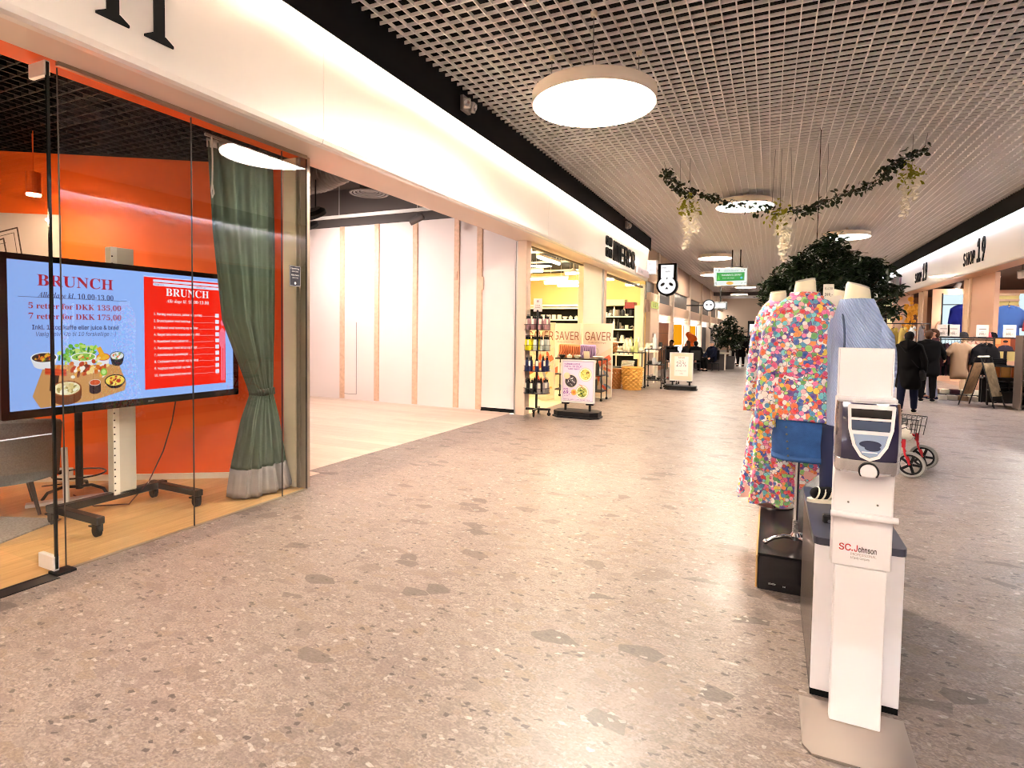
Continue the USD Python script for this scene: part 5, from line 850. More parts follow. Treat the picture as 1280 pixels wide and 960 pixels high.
# framed fashion photograph, display tables, shelf tower
ph = thing('framed_photograph', 'framed fashion photograph of a figure in a dark jacket under the right price card', 'picture', (5.0, 16.78, 1.24), .05); part(ph, 'frame', rbx(-.22, -.012, 0, .22, .012, .32, .003), BLKMET)
decal(ph, 'print', [(sbox(.02, .02, .42, .30), (206, 120, 70)), (sbox(.30, .02, .42, .30), (120, 56, 36)), (sbox(.02, .17, .12, .30), (230, 160, 100)), (Polygon([(.05, .02), (.08, .11), (.16, .15), (.26, .15), (.34, .11), (.37, .02)]), (52, 46, 62)), (ellipse(.21, .19, .04, .05), (186, 110, 80)), (ellipse(.21, .235, .048, .03), (40, 26, 24)), (Polygon([(.19, .15), (.23, .15), (.21, .09)]), (70, 60, 84))], GF, (-.22, -.0128, 0), (1, 0, 0), (0, 0, 1)); part(ph, 'stand_post', bx(-.03, -.01, -.34, .03, .012, 0), BLKMET); part(ph, 'stand_foot', bx(-.1, -.08, -.34, .1, .08, -.32), BLKMET)
for k, (z, lab) in enumerate(((.88, 'black display table with the framed photograph, upper tier'), (.34, 'black low display table with folded dark clothes, lower tier'))):
    q = thing('display_table', lab, 'table', (5.05, 16.78 + .0, 0) if k == 0 else (5.0, 16.2, 0)); part(q, 'table_top', rbx(-.42, -.2, z, .42, .22, z + .03, .004), BLKMET)
    for sx in (-.4, .4): part(q, 'leg', [bx(sx - .015, -.19, 0, sx + .015, -.16, z), bx(sx - .015, .18, 0, sx + .015, .21, z)], BLKMET)
for k in range(3): solo('amber_box', rbx(-.09, -.06, 0, .09, .06, .25, .004), mat('amber_%d' % k, [(226, 140, 60), (240, 190, 110), (206, 116, 50)][k], .4), ['amber box, left of three under the display table', 'pale amber box, middle of three under the display table', 'dark amber box, right of three under the display table'][k], 'box', 'amber boxes under the table', loc=(4.86 + .2 * k, 16.95, .62))
solo('low_shelf', [bx(4.62, 16.8, .58, 5.48, 17.08, .62), bx(4.62, 17.06, 0, 5.48, 17.08, .62)], BLKMET, 'black shelf board carrying the amber boxes', 'shelf')
FOLD = [CLO['black'], CLO['darkgrey'], CLO['maroon'], CLO['tan'], CLO['white']]
def fold(loc, m, lab, grp): solo('folded_garment', rbx(-.15, -.12, 0, .15, .12, .04, .016), FOLD[m], lab, 'garment', grp, loc=loc, rz=rg.uniform(-.1, .1))
for k in range(5): fold((4.74, 16.2, .371 + .0405 * k), 0, 'black folded garment in the left stack on the low display table', 'left folded stack')
for k in range(5): fold((5.12, 16.2, .371 + .0405 * k), 1 if k % 2 else 0, 'dark folded garment in the right stack on the low display table', 'right folded stack')
for k in range(4): fold((4.86, 16.78, .911 + .0405 * k), 0, 'black folded garment beside the framed photograph', 'stack beside the photograph')
tw = thing('shelf_tower', 'grey shelf tower of folded clothes at the right edge of the picture', 'shelf', (5.15, 15.75, 0)); part(tw, 'side_panel', bx(-.23, -.2, 0, -.20, .2, 1.62), mat('tower_grey', (116, 104, 102), .5)); part(tw, 'side_panel', bx(.3, -.2, 0, .33, .2, 1.62), mat('tower_grey')); part(tw, 'back_panel', bx(-.2, .18, 0, .3, .2, 1.62), mat('tower_grey'))
for k in range(6): part(tw, 'shelf', bx(-.2, -.19, .08 + .27 * k, .3, .18, .10 + .27 * k), mat('tower_grey'))
for k in range(6):
    for j in range(4): fold((5.20, 15.72, .101 + .27 * k + .0405 * j), 1 if j < 3 else (4 if k % 2 else 1), 'grey or white folded garment in the shelf tower', 'folded clothes in the shelf tower')
pf_ = thing('platform', 'low black display platform with a pale edge under the clothes racks', 'platform', (0, 0, 0)); PP = Polygon([(3.35, 16.75), (4.45, 15.95), (5.1, 15.35), (5.1, 17.45), (3.5, 17.45)]); part(pf_, 'deck', prism(PP, .05, (0, 0, .045)), BLKMET) if False else None
part(pf_, 'edge', prism(Polygon([(3.5, 17.45), (3.5, 18.0), (5.1, 18.0), (5.1, 17.45)]), .05, (0, 0, 0)), mat('platform_edge', (214, 196, 180), .4)); part(pf_, 'deck', prism(Polygon([(3.53, 17.48), (3.53, 17.98), (5.08, 17.98), (5.08, 17.48)]), .06, (0, 0, .05)), BLKMET)
for k in range(7): solo('shoe_box', rbx(-.09, -.12, 0, .09, .12, .11, .004), [WSHELF, CLO['tan'], WSHELF, CLO['maroon'], WSHELF, WSHELF, CLO['tan']][k], 'pale or brown box in the row on the low black platform', 'box', 'boxes on the platform', loc=(3.66 + .21 * k, 17.7, .111))
for k in range(7): solo('shoe_box', rbx(-.09, -.12, 0, .09, .12, .11, .004), [WSHELF, WSHELF, CLO['tan'], WSHELF, CLO['black'], WSHELF, WSHELF][k], 'pale or brown box in the row under the front clothes rack', 'box', 'boxes under the front rack', loc=(3.92 + .21 * k, 17.2, .16 if False else .001))
# wooden easel signs
def easel(x, y, rz, lab, cap, m):
    t = thing('easel_sign', lab, 'sign', (x, y, 0), rz)
    for s in (-1, 1):
        part(t, 'leg', [tube([(sx, s * .34, 0), (sx, s * .05, 1.12)], .014, 8) for sx in (-.24, .24)], BLKMET)
        part(t, 'board', T(rbx(-.22, -.012, -.36, .22, .012, .40, .004), (0, s * .19, .60), rx=s * .255), m if s > 0 else WB2)
    part(t, 'ridge', [cyl((-.24, 0, 1.13), (.24, 0, 1.13), .018, 10)], cap)
    return t
WB = mat('easel_wood', (150, 118, 86), .6, noise=(12, .3)); WB2 = mat('easel_wood_pale', (176, 156, 120), .6, noise=(10, .3))
easel(4.40, 16.05, math.radians(52), 'wooden A-frame sign with a white ridge standing before the clothes rack', WSHELF, WB)
# ================================================================ foreground: sanitiser stand
SW = mat('stand_white', (240, 237, 242), .32); SSTEEL = mat('base_steel', (178, 166, 156), .38, metal=.75)
ss = thing('sanitiser_stand', 'tall white hand sanitiser stand on a steel foot plate in the right foreground', 'dispenser', (.352, 2.60, 0))
part(ss, 'base_plate', prism(Polygon([(-.195, .12), (-.195, -.20), (-.165, -.245), (.15, -.245), (.185, -.20), (.19, .12)]), .009, (0, 0, .001)), SSTEEL)
part(ss, 'column', rbx(-.088, 0, .009, .092, .045, .66, .004), SW)
part(ss, 'upper_panel', rbx(-.104, -.006, .662, .104, .05, 1.35, .005), SW); part(ss, 'screw', [cyl((s * .05, -.010, .925), (s * .05, -.005, .925), .004, 8) for s in (-1, 1)], STEEL)
dt = part(ss, 'drip_tray', tube([(-.112, -.03, .878), (.116, -.03, .878)], .013, 12), SW, smooth=40); part(dt, 'tray_plate', rbx(-.106, -.03, .866, .108, 0, .874, .003), SW)
decal(ss, 'lettering', [(at(text('SC', .026, bold=True, width=.042), 0, .016), (196, 70, 76)), (ellipse(.048, .019, .003), (196, 70, 76)), (at(text('J', .026, bold=True, width=.012), .053, .016), (196, 70, 76)), (at(text('ohnson', .022, bold=True, width=.062), .068, .016), (72, 60, 62)), (at(text('PROFESSIONAL', .010, width=.088), .042, 0), (170, 150, 150)), (at(text('A Family Company', .009, width=.066), .042, -.014), (120, 110, 112))], GF, (-.078, -.0066, .712), (1, 0, 0), (0, 0, 1))
# dispenser body: rounded shield section
def dsec(z, d, hw):
    pts = [(-hw, 0), (-hw, -d * .55), (-hw * .86, -d * .86), (-hw * .5, -d * .98), (0, -d), (hw * .5, -d * .98), (hw * .86, -d * .86), (hw, -d * .55), (hw, 0)]
    return [(x, -.006 + y, z) for x, y in pts]
def dbody(zs, ds, hw): return skin(np.array([dsec(z, d, h) for z, d, h in zip(zs, ds, hw)]))
db = part(ss, 'dispenser', dbody([1.118, 1.16, 1.24, 1.30, 1.335], [.105, .115, .115, .10, .085], [.106, .107, .107, .106, .103]), mat('smoke_navy', (44, 40, 72), .12, coat=.6), smooth=25, label='glossy smoke blue dispenser cover')
part(db, 'chrome_band', dbody([1.062, 1.072, 1.118, 1.12], [.085, .104, .11, .105], [.103, .106, .108, .106]), CHROME, smooth=25, label='chrome lower band')
def on_front(g, z0, y): return prism(g, .004, (0, y, z0), (1, 0, 0), (0, 0, 1))
U_ = LineString([(-.072, .205), (-.068, .12), (-.052, .055), (-.028, .015), (0, .003), (.028, .015), (.052, .055), (.068, .12), (.072, .205)]).buffer(.0055)
part(db, 'white_trim', on_front(unary_union([U_, sbox(-.075, .195, .075, .211), sbox(-.07, .152, .07, .161)]), 1.122, -.122), mat('trim_white', (244, 242, 246), .25), label='white shield outline')
part(db, 'dark_window', on_front(sbox(-.066, .162, .066, .196), 1.122, -.120), mat('window_dark', (14, 13, 20), .08, coat=.5)); part(db, 'clear_window', on_front(Polygon([(-.066, .15), (-.062, .11), (-.046, .055), (-.025, .022), (0, .012), (.025, .022), (.046, .055), (.062, .11), (.066, .15)]), 1.122, -.120), mat('window_smoke', (70, 84, 112), .08, coat=.8))
part(db, 'refill_pouch', on_front(Polygon([(-.057, .098), (-.044, .052), (-.024, .021), (0, .011), (.024, .021), (.044, .052), (.057, .098)]), 1.122, -.1218), mat('pouch', (150, 172, 208), .15, coat=.5)); part(db, 'pouch_band', on_front(Polygon([(-.061, .112), (.061, .112), (.057, .098), (-.057, .098)]), 1.122, -.1222), mat('pouch_band', (236, 240, 248), .2)); part(db, 'pouch_shadow', on_front(unary_union([ellipse(0, .062, .036, .014), ellipse(.008, .048, .026, .012)]), 1.122, -.1224), mat('pouch_dark', (58, 66, 96), .2)); part(db, 'pouch_line', on_front(sbox(-.026, .029, .024, .033), 1.122, -.1224), mat('pouch_band'))  # pouch drawn flat: pale band, thin line and a dark blob
part(db, 'emblem', on_front(Point(0, .0).buffer(.034).difference(Point(0, 0).buffer(.029)).intersection(sbox(-.1, -.02, .1, .1)), 1.078, -.116), BLKPLA); part(db, 'emblem_disc', on_front(Point(0, .0).buffer(.027).intersection(sbox(-.1, -.02, .1, .1)), 1.078, -.115), SW)
sp_ = part(ss, 'sign_sheet', rbx(-.102, .012, 1.346, .09, .016, 1.545, .001), mat('sheet_white', (250, 246, 252), .35)); part(sp_, 'acrylic_cover', bx(-.104, .006, 1.342, .092, .010, 1.548), pane_mat('acrylic', (1, 1, 1), ior=1.45)); part(sp_, 'sheet_edge', [bx(-.097, .0105, 1.36, -.0955, .0118, 1.54), bx(.083, .0105, 1.36, .0845, .0118, 1.54)], mat('edge_lilac', (210, 200, 208), .4))
# ================================================================ cabinet, trainer, plinth
cb = thing('cabinet', 'white fronted low cabinet with a dark top behind the sanitiser stand', 'cabinet', (.367, 2.76, 0))
part(cb, 'carcass', bx(-.166, .012, .03, .166, .86, .68), mat('carcass_dark', (92, 80, 72), .25, coat=.3), label='dark glossy sides'); part(cb, 'front_panel', rbx(-.165, 0, .03, .165, .012, .68, .003), mat('front_white', (246, 244, 250), .3)); part(cb, 'foot', bx(-.164, .006, 0, .164, .86, .03), BLACK)
part(cb, 'worktop', prism(rrect(-.172, -.016, .172, .87, .03), .032, (0, 0, .682)), mat('worktop_slate', (58, 60, 76), .35, coat=.2))
tn = thing('trainer', 'small zebra striped shoe lying on the dark cabinet top', 'shoe', (.30, 3.34, .7145), .25)
part(tn, 'sole', prism(unary_union([ellipse(.07, 0, .06, .036), ellipse(-.055, 0, .05, .03), sbox(-.05, -.03, .07, .03)]), .018), WSHELF); part(tn, 'upper', flesh([((( -.06, 0, .045), .032), ((.0, 0, .05), .033)), (((0, 0, .05), .033), ((.085, 0, .035), .026))], .012, 4), CLO['black'], smooth=True)
part(tn, 'stripe', [T(lathe([(.034, -.004), (.0365, 0), (.034, .004)], 18), (x, 0, .045), ry=PI / 2 + .3) for x in (-.06, -.03, 0, .03, .06)], WSHELF, label='white stripes')
cp = thing('clamp', 'small black and chrome clamp on the dark cabinet top beside the white column', 'clamp', (.275, 2.98, .7145)); part(cp, 'body', rbx(-.03, -.02, 0, .03, .02, .04, .006), BLKPLA); part(cp, 'screw', cyl((-.005, -.05, .02), (-.005, .03, .02), .008, 10), CHROME)
pn = thing('plinth', 'low glossy black display plinth under the dressed mannequins', 'plinth', (0, 0, 0)); GLB = mat('gloss_plinth', (16, 16, 22), .18, coat=.3)
part(pn, 'body', rbx(-.03, 3.78, 0, .555, 6.6, .215, .004), GLB); part(pn, 'deck', rbx(-.034, 3.776, .215, .559, 6.604, .228, .003), mat('deck_black', (20, 18, 20), .22)); decal(pn, 'print', [(at(text('stativ', .012), .05, .04), (190, 190, 190)), (at(text('TM', .008), .13, .035), (190, 190, 190))], GF, (-.02, 3.7795, 0), (1, 0, 0), (0, 0, 1))
part(pn, 'side_edge', bx(-.045, 3.8, 0, -.034, 6.6, .20), mat('plinth_brass', (190, 150, 90), .4), label='pale edge strip')
# ================================================================ mannequins
def print_floral(name, scale):
    cols = [(236, 50, 60), (250, 150, 60), (246, 214, 70), (40, 90, 190), (110, 210, 220), (246, 120, 180), (252, 240, 236), (90, 170, 90), (250, 190, 200), (92, 60, 160), (252, 246, 240), (226, 70, 130), (160, 220, 120), (246, 246, 244), (240, 110, 50), (60, 150, 200)]
    n = {'tc': ('texture_coordinate', {}), 'p': ('principled_bsdf', {'roughness': .75, 'specular_ior_level': .25, 'sheen_weight': .1}), 'bg': ('mix', {'fac': 0.0, 'color1': lin((250, 236, 240)), 'color2': lin((250, 236, 240))})}
    l = []; prev = 'bg.color'
    for q, (sc, off, R) in enumerate(((scale * 1.15, (3.1, 1.7, .4), .85), (scale, (0, 0, 0), .60), (scale * 1.05, (7.3, 2.9, 5.2), .46))):
        k = lambda s_: s_ + str(q)
        n.update({k('m'): ('mapping', {'location': off}), k('v'): ('voronoi_texture', {'scale': sc, 'randomness': 1.0}), k('s'): ('separate_color', {}), k('r'): ('rgb_ramp', {'ramp': [(i / len(cols), lin(c)) for i, c in enumerate(cols[q:] + cols[:q])], 'interpolate': False}),
                  k('in'): ('math', {'math_type': 'less_than', 'value2': R}), k('ed'): ('math', {'math_type': 'less_than', 'value2': R * .93}), k('li'): ('map_range', {'from_min': 0.0, 'from_max': R, 'to_min': .0, 'to_max': .16}), k('w'): ('mix', {'color2': (1, .95, .93)}), k('dk'): ('mix', {'color1': lin((96, 60, 120))}), k('o'): ('mix', {})})
        l += [('tc.object', k('m') + '.vector'), (k('m') + '.vector', k('v') + '.vector'), (k('v') + '.color', k('s') + '.color'), (k('s') + '.r', k('r') + '.fac'), (k('v') + '.distance', k('in') + '.value1'), (k('v') + '.distance', k('ed') + '.value1'), (k('v') + '.distance', k('li') + '.value'),
              (k('li') + '.result', k('w') + '.fac'), (k('r') + '.color', k('w') + '.color1'), (k('ed') + '.value', k('dk') + '.fac'), (k('w') + '.color', k('dk') + '.color2'), (k('in') + '.value', k('o') + '.fac'), (prev, k('o') + '.color1'), (k('dk') + '.color', k('o') + '.color2')]; prev = k('o') + '.color'
    l.append((prev, 'p.base_color'))
    return usdkit.material(stage, '/World/Looks/' + name, n, l, surface='p.BSDF')
FLOR = print_floral('floral_print', 26.0); FLOR2 = print_floral('floral_print_small', 28.0)
MANN = mat('mannequin_cream', (240, 232, 206), .5); LINER = mat('dress_lining', (240, 190, 180), .8)
DENIM = mat('denim', (46, 92, 160), .85, noise=(9, .35), bump=(300, .4)); 
def wrinkle(m, amp, f, seed=0):
    n = m.vertex_normals; p = m.vertices; d = meshkit.fbm(p * f + seed, 3, seed) - .5; m.vertices = p + n * (d * amp)[:, None]; return m
def loft(secs, n=56, cap=True, fold=0.0, nf=9, seed=0):
    """secs: (cx, cy, z, rx, ry): body sections as superellipses."""
    t = np.arange(n) * 2 * PI / n; rings = []
    for cx, cy, z, rx, ry in secs:
        c, s = np.cos(t), np.sin(t); e = .85; k = 1 + fold * np.sin(nf * t + seed + z * 1.2)
        rings.append(np.stack([cx + rx * np.sign(c) * np.abs(c) ** e * k, cy + ry * np.sign(s) * np.abs(s) ** e * k, 0 * t + z], 1))
    return skin(np.array(rings), cap)
def dense(secs, k=5):
    a = np.array(secs, float); u = np.linspace(0, len(a) - 1, (len(a) - 1) * k + 1); return [tuple(np.interp(u_, range(len(a)), a[:, j]) for j in range(a.shape[1])) for u_ in u]
def neckpiece(x, y, z0, z1, tilt, r=.062):
    m = lathe([(r * 1.25, z0), (r * 1.05, z0 + (z1 - z0) * .35), (r * .95, z1 - .01), (r * .9, z1), (.001, z1)], 32, (x, y, 0)); v = m.vertices; k = np.clip((v[:, 2] - z0) / (z1 - z0), 0, 1); v[:, 2] += k * (v[:, 0] - x) * tilt; m.vertices = v; return m
def tripod(t, x, y, z0, ztop, rot):
    part(t, 'pole', cyl((x, y, z0 + .05), (x, y, ztop), .013, 14), CHROME); part(t, 'spring', [lathe([(.015, z0 + .09 + .012 * k), (.019, z0 + .095 + .012 * k), (.015, z0 + .10 + .012 * k)], 14, (x, y, 0)) for k in range(7)], STEEL)
    part(t, 'hub', lathe([(.001, z0 + .045), (.03, z0 + .045), (.032, z0 + .07), (.02, z0 + .09), (.001, z0 + .09)], 18, (x, y, 0)), CHROME, smooth=35)
    for k in range(3):
        a = rot + k * 2 * PI / 3; c, s = math.cos(a), math.sin(a); part(t, 'foot', M(tube([(x + .02 * c, y + .02 * s, z0 + .06), (x + .07 * c, y + .07 * s, z0 + .062), (x + .13 * c, y + .13 * s, z0 + .045), (x + .175 * c, y + .175 * s, z0 + .018)], [.014, .013, .012, .013], 10), ball((x + .178 * c, y + .178 * s, z0 + .017), .017, 2)), CHROME, smooth=True)
PZ = .228
# 1: floral blazer and denim skirt, seen from behind
m1 = thing('mannequin', 'mannequin in a floral blazer and blue denim skirt on a chrome tripod, seen from behind', 'mannequin', (.19, 4.08, 0))
tripod(m1, -.01, -.08, PZ, .9, math.radians(195)); part(m1, 'neck', neckpiece(0, 0, 1.83, 1.935, .18), MANN, smooth=40); part(m1, 'neck_cap', T(lathe([(.001, 0), (.058, 0), (.058, .008), (.001, .008)], 28), (0, 0, 1.937), ry=-.18), mat('cap_grey', (196, 190, 178), .4))
bl = wrinkle(loft(dense([(.02, 0, 1.045, .205, .14), (.02, 0, 1.10, .20, .135), (.01, 0, 1.22, .185, .12), (.005, 0, 1.36, .172, .115), (0, 0, 1.52, .178, .118), (0, 0, 1.66, .188, .115), (0, 0, 1.76, .178, .10), (0, 0, 1.83, .11, .078), (0, 0, 1.862, .07, .066)], 6), 72, True, .012, 7), .03, 9, 2)
part(m1, 'blazer', bl, FLOR, smooth=True)
for s in (-1, 1):
    pts = np.array([(s * .12, 0, 1.75), (s * .17, -.01, 1.60), (-.195 if s < 0 else .165, -.02, 1.40), (-.205 if s < 0 else .16, -.03, 1.18), (-.21 if s < 0 else .165, -.04, 1.0)]); u = np.linspace(0, 4, 30); pp_ = np.stack([np.interp(u, range(5), pts[:, j]) for j in range(3)], 1)
    part(m1, 'sleeve', wrinkle(tube(pp_, np.interp(u, range(5), [.07, .078, .072, .064, .066]) * (1 + .03 * np.sin(u * 9)), 28), .03, 14, 5), FLOR, smooth=True); part(m1, 'cuff', tube([pp_[-1] + (0, 0, .035), pp_[-1] - (0, 0, .02)], .069, 26), FLOR, smooth=True)
part(m1, 'collar', tube([(.075 * math.cos(a), .07 * math.sin(a), 1.85 + .012 * math.sin(a)) for a in np.linspace(-.3, PI + .3, 20) + PI], [.016] * 20, 10), FLOR, smooth=True)
part(m1, 'back_belt', [wrinkle(loft(dense([(0, 0, 1.30, .163, .118), (0, 0, 1.345, .168, .123), (0, 0, 1.385, .164, .119)], 4), 60, True), .012, 20, 3)], FLOR2, smooth=True, label='back belt flap of the blazer')
part(m1, 'skirt', wrinkle(loft(dense([(.035, 0, .79, .198, .14), (.035, 0, .80, .198, .14), (.03, 0, .93, .192, .135), (.02, 0, 1.07, .178, .125)], 6), 64, True, .008, 6), .012, 12, 1), DENIM, smooth=True); part(m1, 'skirt_hem', loft([(.035, 0, .785, .201, .143), (.035, 0, .80, .202, .144), (.035, 0, .82, .201, .143)], 64), mat('denim_hem', (60, 106, 174), .85, bump=(300, .4)), smooth=True)
part(m1, 'button', [ball((-.085 + .004 * k, -.118 - .003 * k, 1.0 - .045 * k), .007, 1) for k in range(5)], STEEL, label='row of small buttons')
# 2: floral dress behind on the left
m2 = thing('mannequin', 'mannequin in a long floral dress with a ruffled hem, behind on the left', 'mannequin', (.06, 4.86, 0))
part(m2, 'neck', neckpiece(-.02, 0, 1.76, 1.915, .10), MANN, smooth=40); part(m2, 'neck_cap', T(lathe([(.001, 0), (.055, 0), (.055, .008), (.001, .008)], 28), (-.02, 0, 1.917), ry=-.10), mat('cap_grey'))
part(m2, 'pole', cyl((0, .05, PZ), (0, .05, .9), .014, 12), CHROME); part(m2, 'foot_plate', lathe([(.001, PZ), (.15, PZ), (.15, PZ + .008), (.001, PZ + .012)], 30, (0, .05, 0)), CHROME)
n_ = 120; t_ = np.arange(n_) * 2 * PI / n_; rings = []
zt = [1.86, 1.82, 1.76, 1.68, 1.5, 1.3, 1.15, 1.0]; rx_ = [.06, .10, .135, .15, .145, .135, .145, .165]; ry_ = [.055, .075, .10, .115, .115, .105, .11, .13]
for z, a, b in zip(np.interp(np.linspace(0, 7, 29), range(8), zt), np.interp(np.linspace(0, 7, 29), range(8), rx_), np.interp(np.linspace(0, 7, 29), range(8), ry_)): rings.append(np.stack([a * np.cos(t_) - .02 * (z > 1.2), b * np.sin(t_), 0 * t_ + z], 1))
zh = .29 + .36 / (1 + np.exp(-(np.cos(t_) - .5) * 7)) + .012 * np.sin(9 * t_)
for q in np.linspace(.08, 1, 16):
    R = 1 + .75 * q; k = 1 + .11 * q * np.sin(11 * t_ + 2 * np.sin(2 * t_)); rings.append(np.stack([.175 * R * np.cos(t_) * k + .06 * q, .13 * R * np.sin(t_) * k, 1.0 + (zh - 1.0) * q], 1))
part(m2, 'dress', wrinkle(skin(np.array(rings), False), .015, 11, 4), FLOR, smooth=True)
inn = np.array(rings[-10:]); inn = inn.copy(); inn[:, :, :2] = inn[:, :, :2] * .985; part(m2, 'lining', skin(inn, False), LINER, smooth=True, label='pink inner side of the skirt')
for s in (-1, 1):
    pts = np.array([(s * .10 - .02, 0, 1.72), (s * .135 - .02, -.01, 1.5), (s * .155 - .02, -.03, 1.25), (s * .165 - .02, -.05, .98)]); u = np.linspace(0, 3, 24); pp_ = np.stack([np.interp(u, range(4), pts[:, j]) for j in range(3)], 1); part(m2, 'sleeve', wrinkle(tube(pp_, np.interp(u, range(4), [.055, .06, .058, .062]), 26), .025, 14, 8), FLOR, smooth=True)
# 3: light blue knit, navy trousers
KNIT = usdkit.material(stage, '/World/Looks/knit_blue', {'tc': ('texture_coordinate', {}), 'mp': ('mapping', {'rotation': (0, .6, .4)}), 'w': ('wave_texture', {'scale': 30.0, 'distortion': 1.5, 'detail': 1.0, 'detail_scale': 2.0}), 'r': ('rgb_ramp', {'ramp': [(0, lin((168, 192, 242))), (1, lin((186, 206, 250)))]}), 'b': ('bump', {'strength': .5, 'distance': .01}), 'p': ('principled_bsdf', {'roughness': .85, 'specular_ior_level': .2, 'sheen_weight': .2})},
    [('tc.object', 'mp.vector'), ('mp.vector', 'w.vector'), ('w.fac', 'r.fac'), ('w.fac', 'b.height'), ('b.normal', 'p.normal'), ('r.color', 'p.base_color')], surface='p.BSDF')
m3 = thing('mannequin', 'mannequin in a light blue knitted jumper and navy trousers behind the sanitiser stand', 'mannequin', (.455, 3.98, 0))
part(m3, 'neck', neckpiece(.015, 0, 1.78, 1.89, -.32, .068), MANN, smooth=40); part(m3, 'neck_cap', T(lathe([(.001, 0), (.062, 0), (.062, .008), (.001, .008)], 28), (.015, 0, 1.891), ry=.31), mat('cap_grey'))
part(m3, 'jumper', wrinkle(loft(dense([(.005, 0, 1.0, .135, .115), (.0, 0, 1.2, .13, .115), (.01, 0, 1.42, .128, .12), (.02, 0, 1.58, .135, .12), (.018, 0, 1.69, .132, .105), (.015, 0, 1.76, .11, .10), (.012, 0, 1.80, .095, .09), (.012, 0, 1.812, .088, .085)], 6), 64, True, .015, 5), .02, 8, 6), KNIT, smooth=True)
for s in (-1, 1):
    pts = np.array([(.07, 0, 1.70), (.14, -.01, 1.58), (.165, -.03, 1.42), (.15, -.07, 1.22)]) if s > 0 else np.array([(-.06, .02, 1.69), (-.08, .05, 1.56), (-.085, .06, 1.40), (-.085, .03, 1.2)]); u = np.linspace(0, 3, 24); pp_ = np.stack([np.interp(u, range(4), pts[:, j]) for j in range(3)], 1); part(m3, 'sleeve', wrinkle(tube(pp_, np.interp(u, range(4), [.062, .068, .068, .05]), 26), .02, 12, 9), KNIT, smooth=True)
part(m3, 'armhole_band', tube([(-.085 + .028 * math.sin(a * .5 + .6), -.06 - .065 * math.sin(a), 1.745 - .36 * a / PI) for a in np.linspace(0, PI, 20)], .006, 8), mat('knit_dark', (84, 104, 150), .85), smooth=True, label='darker edge band')
NAVY = mat('navy_trouser', (34, 44, 84), .85)
for s in (-1, 1): part(m3, 'trouser_leg', wrinkle(loft(dense([(s * .07 - .01, 0, .29, .062, .07), (s * .07 - .01, 0, .6, .07, .078), (s * .065 - .01, 0, .9, .08, .10), (s * .055 - .01, 0, 1.04, .085, .11)], 5), 36), .012, 10, 3), NAVY, smooth=True)
part(m3, 'pole', cyl((0, .05, PZ), (0, .05, .9), .012, 12), CHROME); part(m3, 'foot_plate', lathe([(.001, PZ), (.14, PZ), (.14, PZ + .008), (.001, PZ + .012)], 30, (0, .05, 0)), CHROME)
# 4: bare neck between, price stand
m4 = thing('mannequin', 'white mannequin bust partly seen between the floral and the blue mannequins', 'mannequin', (.50, 5.1, 0)); part(m4, 'neck', neckpiece(-.02, 0, 1.74, 1.94, -.25, .06), MANN, smooth=40)
part(m4, 'torso', flesh([(((-.02, 0, 1.2), .13), ((-.02, 0, 1.5), .14)), (((-.02, 0, 1.5), .14), ((.11, 0, 1.68), .06), ((-.15, 0, 1.68), .06), ((-.02, 0, 1.76), .065))], .04), MANN, smooth=True); part(m4, 'pole', cyl((-.02, 0, PZ), (-.02, 0, 1.15), .014, 12), CHROME); part(m4, 'foot_plate', lathe([(.001, PZ), (.14, PZ), (.14, PZ + .008), (.001, PZ + .012)], 30, (-.02, 0, 0)), CHROME)
ps = thing('price_stand', 'slim white price card on a thin post between the mannequins', 'card', (.365, 4.62, 0)); part(ps, 'post', cyl((0, 0, PZ), (0, 0, 1.78), .007, 8), CHROME); part(ps, 'card', rbx(-.034, -.003, 1.76, .034, .003, 1.955, .001), mat('card_white', (240, 236, 226), .4)); part(ps, 'foot', lathe([(.001, PZ), (.07, PZ), (.07, PZ + .006), (.001, PZ + .01)], 20), CHROME)
decal(ps, 'print', [(at(text('BLAZER', .016, width=.05), .009, .155), (110, 100, 96)), (at(text('399,-', .02, bold=True, width=.05), .009, .11), (80, 70, 70)), (at(text('KJOLE', .014, width=.04), .009, .06), (130, 120, 116)), (at(text('299,-', .014, width=.04), .009, .03), (110, 100, 96))], GF, (-.034, -.0036, 1.76), (1, 0, 0), (0, 0, 1))
bs2 = thing('banner', 'tall narrow white card strip with a black foot clip beside the blue jumper', 'card', (.405, 4.40, 0)); part(bs2, 'card', rbx(-.026, -.002, 1.50, .022, .002, 1.86, .001), mat('card_white')); part(bs2, 'clip', rbx(-.03, -.01, 1.47, .026, .01, 1.51, .003), BLKPLA); part(bs2, 'post', cyl((0, 0, PZ), (0, 0, 1.48), .008, 8), CHROME); part(bs2, 'foot', lathe([(.001, PZ), (.06, PZ), (.06, PZ + .006), (.001, PZ + .01)], 20), CHROME)
